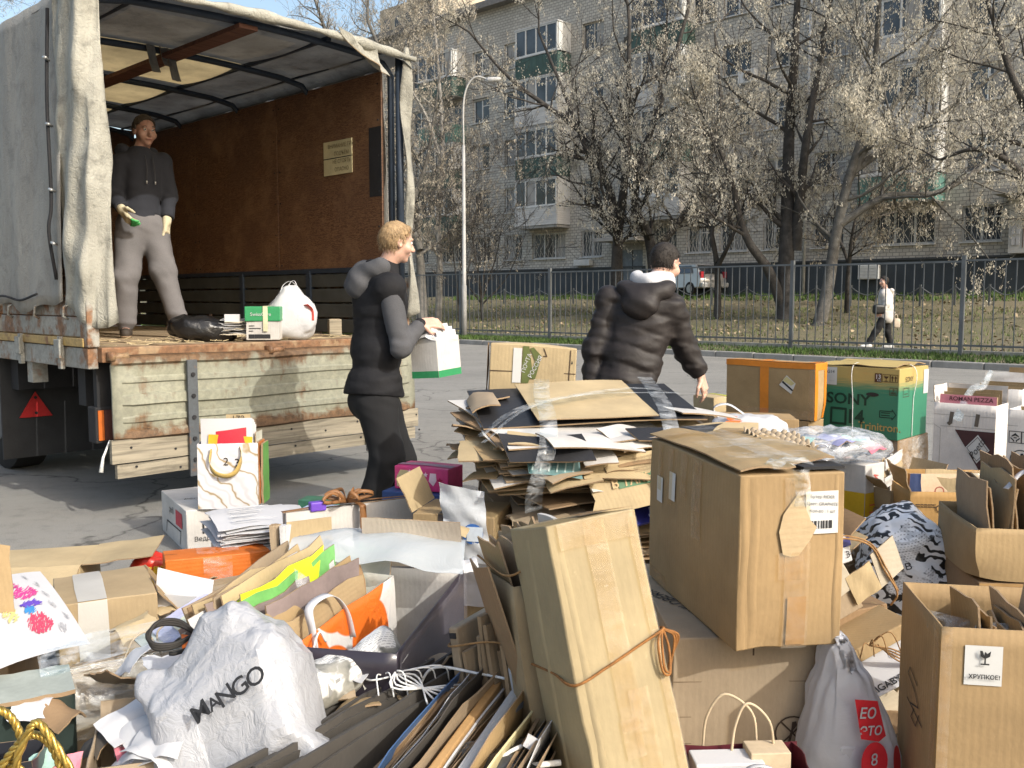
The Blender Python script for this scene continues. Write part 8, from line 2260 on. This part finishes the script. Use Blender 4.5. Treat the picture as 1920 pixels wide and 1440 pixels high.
for i in range(6): rope('string', [(.25, .0, .33), (.22 + .03 * i, -.07, .345 + .006 * i), (.30 - .02 * i, -.15, .35), (.24 + .03 * i, -.24, .31)], .0028, TWINEW, dbn, 20)
for i in range(6): rope('string_end', [(.26, -.07, .345), (.2 + .03 * i, -.10 - .02 * i, .37), (.16 + .05 * i, -.14 - .01 * i, .34 - .02 * (i % 3))], .0022, TWINEW, dbn, 12)
Carton('under_carton', 'brown carton supporting the rolled newspaper', 'carton', (nwp[0] - .02, nwp[1] - .02, 0), (0, 0, rad(52)), .34, .14, .285, DKC, seed=241)

# ---- fan of magazines and boards tied with white string
mg = thing('magazine_bundle', 'fanned bundle of magazines and thin boards tied with white string at the bottom centre', 'bundle', PZ(795, 1660, .0), rad(74))
colr = [PAPER, M('mag_blue', (.06, .12, .25), .4), PAPER, M('mag_crimson', (.45, .02, .08), .4), KRAFTD, PAPERG, M('mag_teal', (.08, .22, .25), .4), KRAFT, KRAFTL, DKC, M('mag_tan', (.50, .30, .13), .5), KRAFTD, M('mag_slate', (.1, .13, .18), .4), PAPER, M('mag_cream', (.7, .62, .35), .5), KRAFTG, PAPERG, M('mag_slate', (.1, .13, .18)), M('mag_pink', (.6, .2, .25), .4), KRAFTG, PAPER, KRAFT, KRAFTG, KRAFTD]
colr = [m for q in range(38) for m in [colr[(q * 7) % len(colr)] if q % 3 else (KRAFTG, KRAFTD, DKC, KRAFT, PAPERG)[q % 5]]]
for i, m in enumerate(colr):
    t_ = i / (len(colr) - 1); y = .17 - .36 * t_
    sheet('magazine' if i % 3 else 'board', (r3.uniform(-.42, -.24), y + .02, .02), (.90 + r3.uniform(-.2, .1), r3.uniform(-.025, .025) - .03 * t_, r3.uniform(-.03, .03)), (r3.uniform(-.03, .03), -.05 - .07 * t_ + r3.uniform(-.02, .02), .30 + r3.uniform(-.08, .035)), m, mg, r3.choice([.0022, .003, .005, .008]), r3.uniform(-.018, .018), r3.uniform(-.01, .01), .007, 8, i, 9, 4, cut=.018, edge=m if m not in (KRAFT, KRAFTD, KRAFTL, KRAFTG) else EDGE)
MB().box(-.06, .44, -.085, -.05, .10, .345).build('white_board', WBOARD, mg, bevel=.012).rotation_euler = (.15, 0, 0); MB().box(-.10, .50, -.01, .012, .10, .33).build('wood_board', M('wood_tan', (.46, .28, .12), .7, .2), mg, bevel=.004).rotation_euler = (.15, 0, 0)
sheet('orange_card', (.44, -.10, .20), (.12, .01, .03), (.02, -.04, .18), M('card_orange', (.50, .14, .03), .5), mg, .004, .01)
rope('string', [(.42, .19, .25), (.43, .14, .345), (.42, .0, .35), (.40, -.13, .345), (.38, -.26, .31), (.36, -.30, .2)], .004, TWINEW, mg, 40)
# ---- dark clear bag with white rope
db = thing('dark_bag', 'dark translucent bag closed with a white rope at the bottom edge', 'bag', PZ(925, 1650, .0), rad(5))
blob('bag', (.15, .14, .16), bag_mat('bag_smoke', (.06, .062, .065), .05, .15, 8, .5, .1), db, (0, .05, .15), amp=.03, freq=5, seed=8, ex=.7)
rope('rope', [(.16, .0, .285), (.04, -.02, .285), (-.02, -.04, .28), (-.06, -.06, .29), (-.085, -.08, .26), (-.05, -.08, .25), (-.02, -.05, .28)], .0075, TWINEW, db, 40); rope('rope', [(-.02, -.04, .28), (-.03, -.07, .26), (-.045, -.08, .22)], .0075, TWINEW, db, 14); rope('rope', [(-.02, -.04, .28), (.03, .0, .31), (.07, .02, .32)], .005, TWINEW, db, 14)
sheet('hang_tag', (.07, .0, .33), (.03, .0, -.02), (.015, .01, .025), PAPER, db, .002)

# ---- big white fashion carrier
mc = PD(425, 1325, 2.36)
mgo = thing('white_carrier_bag', 'large crumpled white carrier bag with a black shop name', 'bag', mc, leanrot(-34, -24, 4))
def mshape(P, V):
    P = P.copy(); t = (V[:, 2] + 1) / 2
    P[:, 1] *= .45 + .55 * (1 - np.abs(2 * t - 1) ** 2); P[:, 0] += .02 * np.sin(V[:, 2] * 3)
    P[:, 2] += .035 * np.sin(V[:, 0] * 4) * t
    return P
WBP = bag_mat('bag_white_matte', (.47, .48, .51), .2, .25, 22, .8)
blob('bag', (.20, .115, .25), WBP, mgo, (.0, .02, -.05), ex=.35, ez=.32, amp=.050, freq=4.2, seed=19, nu=130, nv=100, shape=mshape, oct_=3).data.set_sharp_from_angle(angle=rad(17))
for t_, x in (('M', -.005), ('A', .032), ('N', .066), ('G', .106), ('O', .150)):
    lettering(t_, .062 if t_ != 'A' else .045, (x, -.112, -.01 + .0 * x), (1, .05, .18), (-.18, .15, 1), INK, mgo, off=.022, bold=.0008)
BLKC = M('cord_black', (.02, .018, .016), .7)
def tolocal(o, pts):
    Mi = (Matrix.Translation(o.location) @ o.rotation_euler.to_matrix().to_4x4()).inverted()
    return [tuple(Mi @ Vector(p)) for p in pts]
for i in range(3):
    rope('handle_cord', tolocal(mgo, [PD(368, 1188, 2.5), PD(335, 1172 - 4 * i, 2.48), PD(298, 1172 - 3 * i, 2.45), PD(276 + 2 * i, 1190, 2.42), PD(290, 1208 + 4 * i, 2.40), PD(330, 1206 + 3 * i, 2.42), PD(366, 1188, 2.48)]), .0055, BLKC, mgo, 36)
rope('handle_cord', tolocal(mgo, [PD(368, 1188, 2.5), PD(352, 1215, 2.46), PD(330, 1225, 2.45), PD(318, 1226, 2.44)]), .0055, BLKC, mgo, 20)

# ---- wrapped bundle left of it
wr = thing('film_wrapped_bundle', 'long bundle of boards wrapped in clear film left of the white carrier bag', 'bundle', PZ(170, 1440, .0), leanrot(0, 0, 33))
for i in range(8):
    sheet('board', (-.10 + .012 * i, -.0 + .022 * i, .0), (.56 - .02 * i, .0, .0), (.0, .012, .29 - .004 * i), [KRAFTG, KRAFTX, LGREY, KRAFTG, WBOARD, KRAFTG, PAPERG, KRAFTG][i], wr, .008, .0, 0, .006, 5, i, edge=None)
sheet('film', (-.12, -.014, .10), (.6, -.004, .0), (.0, .03, .21), FILM, wr, .001, .01, .015, .012, 9, 4, 12, 8); sheet('film', (-.12, .0, .30), (.62, .0, .02), (.01, .2, .01), FILM, wr, .001, .02, .02, .015, 9, 5, 12, 8)
sheet('grey_folder', (.22, .10, .22), (.30, .08, .08), (-.04, .16, .05), M('folder_sage', (.42, .44, .38), .5), wr, .006, .01, .01, .006, 5, 3); sheet('lilac_page', (.26, .14, .27), (.2, .07, .07), (-.03, .1, .03), M('page_lilac', (.42, .42, .56), .5), wr, .002, .01); sheet('cream_page', (.32, .12, .285), (.2, .07, .07), (-.03, .08, .03), M('page_cream', (.64, .62, .45), .5), wr, .002, .01)
sheet('pink_label', (.20, -.025, .17), (.05, 0, 0), (.01, .01, .08), M('label_lilac', (.5, .46, .52), .5), wr, .001)
rope('handle_wire', [(.22, .05, .28), (.21, .04, .36), (.27, .05, .38), (.30, .06, .33)], .003, M('wire_tan', (.4, .33, .24)), wr); rope('handle_wire', [(.1, .02, .28), (.13, .02, .35), (.17, .03, .37), (.20, .04, .33)], .003, M('wire_tan', (.4, .33, .24)), wr)

# ---- open cartons at the left edge with a child's drawing
C = PZ(112, 1290, .0)
lca = Carton('taped_carton', 'brown carton with wide pale tape right of the butterfly drawing', 'carton', C, (0, 0, rad(28)), .34, .40, .30, KRAFT, False, seed=251, noise=.006, crush=.01)
lca.flap('right', .12, -50, KRAFT, 3); lca.decal('top', .2, 0, .5, 1, bag_mat('tape_milky', (.75, .75, .72), .1, .3, 10, .3, .3), 'wide_tape', .003)
lca.decal('front', .2, .2, .5, 1.0, bag_mat('tape_milky', (.75, .75, .72), .1, .3, 10, .3, .3), 'wide_tape', .003)
C = PZ(-40, 1165, .0)
lcb = Carton('flapped_carton', 'pale carton with long flaps spread out at the far left edge', 'carton', (C[0], C[1], 0), (0, 0, rad(12)), .42, .36, .22, KRAFTL, False, seed=252, noise=.006)
lcb.flap('right', .30, 6, KRAFTL, 1, skew=-.1); lcb.flap('front', .22, -12, KRAFTL, 2, skew=.02)
C = PZ(-105, 1190, .33)
tcl = thing('torn_card', 'upright torn brown card standing at the left edge behind the drawing', 'card', C, rad(10))
sheet('card', (0, 0, .0), (.215, .0, .0), (-.03, .05, .27), KRAFT, tcl, .006, .01, .01, .008, 5, 3, cut=.03)
sheet('foot', (0, -.12, .0), (.2, 0, 0), (0, .16, .02), KRAFTD, tcl, .006, seed=2)
Carton('under_carton', 'brown carton under the torn upright card at the left edge', 'carton', (C[0] - .05, C[1] - .14, 0), (0, 0, rad(10)), .3, .3, .325, KRAFTD, seed=253)
# drawing
dw = thing('child_drawing', 'white paper with a pink and blue crayon butterfly on the left edge', 'drawing', PZ(-20, 1262, .33), (0, 0, 0))
dx = np.array(PZ(168, 1208, .30)) - np.array(PZ(-20, 1262, .33)); dy = np.array(PZ(75, 1072, .40)) - np.array(PZ(168, 1208, .30))
sheet('paper', (0, 0, 0), dx, dy, PAPER, dw, .0015, .012, .012, .003, 5, 2, 12, 12, warp=lambda P, u, v: P)
dn = np.cross(dx, dy); dn /= np.linalg.norm(dn)
def crayon(name, c, rx, ry, mat, seed, k=60, ang=0.0, th=.0022):
    """scribbled crayon strokes filling an oval"""
    r = random.Random(seed); b_ = MB()
    for i in range(k):
        a = r.uniform(0, 6.28); q = math.sqrt(r.random()); u0 = c[0] + rx * q * math.cos(a); v0 = c[1] + ry * q * math.sin(a)
        l_ = r.uniform(.03, .075); an = ang + r.uniform(-.35, .35)
        u1, v1 = u0 + l_ * math.cos(an), v0 + l_ * math.sin(an)
        def pt(u, v): return dx * u + dy * v + dn * (.012 * 4 * u * (1 - u) + .012 * 4 * v * (1 - v) + .0045)
        A, B = pt(u0, v0), pt(u1, v1); d_ = B - A; d_ /= np.linalg.norm(d_); s_ = np.cross(dn, d_) * th * r.uniform(.4, 1)
        b_.quad(A - s_, B - s_, B + s_, A + s_)
    return b_.build(name, mat, dw)
crayon('crayon_wing', (.62, .66), .13, .075, M('crayon_magenta', (.60, .06, .26), .7), 1, 110, .5); crayon('crayon_wing', (.50, .79), .09, .04, M('crayon_magenta', (.60, .06, .26)), 2, 40, .3)
crayon('crayon_body', (.60, .515), .10, .035, M('crayon_violet', (.12, .06, .42), .7), 3, 80, .3); crayon('crayon_body', (.57, .43), .05, .03, M('crayon_blue', (.05, .25, .55), .7), 4, 50, .8)
crayon('crayon_wing', (.60, .27), .12, .10, M('crayon_red', (.62, .06, .12), .7), 5, 110, 1.0); crayon('crayon_patch', (.36, .42), .06, .07, M('crayon_yellow', (.6, .52, .2), .7), 6, 40, .6)
for q, (u, v, l_) in enumerate(((.78, .88, .1), (.84, .75, .1), (.87, .6, .1), (.86, .45, .12), (.93, .3, .1))): crayon('pencil_line', (u, v), .02, .03, M('pencil', (.35, .35, .36), .8), 20 + q, 10, 2.0, .0009)
crayon('pencil_circle', (.80, .17), .035, .04, M('pencil', (.35, .35, .36)), 31, 24, 1.0, .0009)
lettering('13', .03, dx * .8 + dy * .17 + dn * .016, dx, dy, M('pencil', (.35, .35, .36)), dw, off=.002)

# ---- lower left corner: box of papers, gold rope bag, dark bags
C = PZ(165, 1640, .0)
pbx = Carton('open_carton', 'small open carton of crumpled white papers in the lower left corner', 'carton', C, (0, 0, rad(16)), .33, .26, .265, KRAFTG, True, seed=261, noise=.006, crush=.012)
pbx.flap('back', .05, 80, KRAFTG, 1); pbx.flap('right', .13, 68, KRAFTG, 2, skew=-.04)
r4 = random.Random(7)
for i in range(14):
    a = r4.uniform(-.8, .8)
    sheet('paper', (.02 + r4.uniform(0, .12), .02 + r4.uniform(0, .1), .19 + .007 * i), (.16 * math.cos(a), .16 * math.sin(a), r4.uniform(-.05, .08)), (-.11 * math.sin(a), .12 * math.cos(a), r4.uniform(-.02, .07)), PAPER if i % 6 else (M('mag_pink', (.6, .2, .25)) if i else M('page_mint', (.4, .6, .52), .5)), pbx.root, .0015, r4.uniform(-.02, .03), .01, .012, 7, i, 8, 8)
for i in range(4): MB().tube([(.10 + .02 * i, .03, .25 + .01 * i), (.30 + .01 * i, .15 + .02 * i, .31 + .004 * i)], .006, 8).build('paper_spill', M('paper_bluish', (.55, .6, .75), .6), pbx.root, True)
lettering('цена 90 р', .02, (.22, .03, .285), (1, .3, .1), (-.2, .8, .5), PAPERG, pbx.root, off=.03)
sheet('hang_tag', (.18, -.01, .24), (.09, .02, .0), (.01, .03, .05), M('tag_grey', (.36, .36, .40), .5), pbx.root, .002, .01)
gr = thing('gold_rope_bag', 'dark gift bag with thick twisted gold rope handles in the bottom left corner', 'bag', PZ(20, 1660, .0), rad(12))
for (o, x, y) in (((-.16, .0, 0), (.22, 0, 0), (0, 0, .30)), ((-.16, .12, 0), (.22, 0, 0), (0, 0, .30)), ((-.16, 0, 0), (0, .12, 0), (0, 0, .30)), ((.06, 0, 0), (0, .12, 0), (0, 0, .30))): sheet('side', o, x, y, M('gift_dark', (.03, .032, .04), .35), gr, .003, .006, 0, .004)
GOLD = M('rope_gold', (.52, .36, .09), .28, .35, 30, 80, .4, metal=.75)
def twist(pts, r=.008):
    C = curve([(p[0] + .05, p[1], p[2] + .065) for p in pts], 60); Vs = []
    for s_ in range(3):
        Q = []
        for k_, c in enumerate(C):
            d_ = C[min(k_ + 1, len(C) - 1)] - C[max(k_ - 1, 0)]; d_ /= np.linalg.norm(d_) + 1e-9
            x = np.cross(d_, [0.3, .9, .2]); x /= np.linalg.norm(x); y = np.cross(d_, x); a = k_ * .75 + s_ * 2.094
            Q.append(c + (x * math.cos(a) + y * math.sin(a)) * r * .62)
        Vs.append(Q)
    b_ = MB()
    for Q in Vs: b_.tube(Q, r * .66, 6)
    return b_.build('gold_rope', GOLD, gr, True)
twist([(-.20, -.02, .345), (-.12, -.02, .385), (-.06, -.03, .385), (-.02, -.03, .355), (.0, -.04, .30), (-.02, -.045, .25), (-.05, -.04, .22)])
twist([(-.05, -.05, .24), (-.005, -.06, .30), (.03, -.06, .325), (.065, -.07, .31), (.09, -.08, .26), (.10, -.09, .2), (.09, -.1, .14)])
twist([(-.16, -.02, .27), (-.10, -.05, .235), (-.03, -.06, .22), (.02, -.07, .23), (.0, -.08, .27), (.03, -.08, .345), (.05, -.08, .36), (.08, -.09, .32), (.12, -.1, .25), (.16, -.1, .18)])
sheet('printed_pack', (.04, .02, .24), (.06, .03, .02), (-.01, .06, .03), M('page_mint', (.4, .6, .52)), gr, .004); sheet('printed_pack', (.09, .02, .23), (.06, .02, .0), (.0, .05, .04), M('mag_pink', (.6, .2, .25)), gr, .004)
dkb = thing('dark_box', 'dark green box wedged between the gold rope bag and the wrapped bundle', 'box', PZ(75, 1500, .0), rad(30))
MB().box(-.12, .1, .0, .2, 0, .29).build('box', M('box_forest', (.03, .045, .04), .4), dkb, bevel=.01); sheet('lid', (-.12, -.005, .29), (.22, 0, 0), (0, .2, .005), M('sage', (.35, .38, .34), .5), dkb, .012)

# ---- loose scraps in the gaps of the pile
sc_ = [(842, 1010, .42, 'small kraft paper scrap lying beside the strapped carton', KRAFTL), (505, 1075, .30, 'red printed leaflet beside the ribboned bundle', M('mag_red', (.5, .03, .05))), (885, 1390, .20, 'grey price leaflet lying by the dark bag', PAPERG), (1560, 905, .50, 'folded white leaflet lying behind the tall taped carton', PAPER), (1690, 1365, .02, 'scrap of brown paper on the asphalt gap at the right', KRAFTD)]
for i, (px, py, z_, lab, m) in enumerate(sc_):
    t = thing('loose_sheet', lab, 'paper', PZ(px, py, z_), rad(25 * i))
    sheet('sheet', (-.07, -.05, .004), (.14, .0, .01), (.01, .11, .015), m, t, .0015, .015, .01, .01, 7, i, 8, 8)

rl = random.Random(55)
wh = ['left of the white carrier bag cord', 'by the black handle cord', 'right of the pale-taped carton', 'under the folded white paper bag', 'in front of the orange carton', 'behind the shopping bag left end', 'between orange carton and ribboned bundle', 'at the foot of the ribboned bundle', 'right of the white carrier bag', 'on the rolled newspaper', 'beside the fraying white string', 'on the dark side of the open box', 'behind the neon yellow sheets', 'above the gold rope', 'at the left edge under the drawing', 'in the lower left paper box', 'near the standing flat cartons', 'by the blue round logo', 'on the taped carton corner', 'under the black handle cord', 'on the charcoal bundle', 'against the paper rolls']
spots = [(215, 1268, .30), (262, 1238, .31), (300, 1150, .20), (338, 1118, .24), (385, 1098, .26), (430, 1120, .28), (515, 1108, .30), (560, 1085, .33), (642, 1290, .30), (690, 1262, .34), (735, 1300, .28), (770, 1255, .28), (610, 1052, .42), (120, 1345, .24), (60, 1330, .26), (205, 1390, .24), (838, 1240, .30), (860, 1060, .40), (250, 1180, .26), (330, 1260, .34), (660, 1350, .27), (905, 1235, .34)]
for i, (px, py, z_) in enumerate(spots):
    t = thing('card_piece', ('grey-brown card', 'white paper', 'pale brown card', 'grey paper', 'brown card', 'dark brown card', 'white paper', 'charcoal card')[i % 8] + ' piece ' + wh[i], 'card', PZ(px, py, z_), (rl.uniform(-.5, .5), rl.uniform(-.5, .5), rl.uniform(0, 6.2)), 'loose card pieces among the bags')
    m = (KRAFTG, PAPER, KRAFTL, PAPERG, KRAFT, KRAFTD, PAPER, DKC)[i % 8]; w_ = rl.uniform(.08, .17)
    sheet('piece', (-w_ / 2, -.05, 0), (w_, .0, .0), (rl.uniform(-.03, .03), rl.uniform(.07, .13), .01), m, t, .0015 if m in (PAPER, PAPERG) else .005, rl.uniform(-.03, .03), rl.uniform(-.015, .02), .008, 7, i, 7, 6, cut=.05)
bpy.data.scenes.remove(TMP)
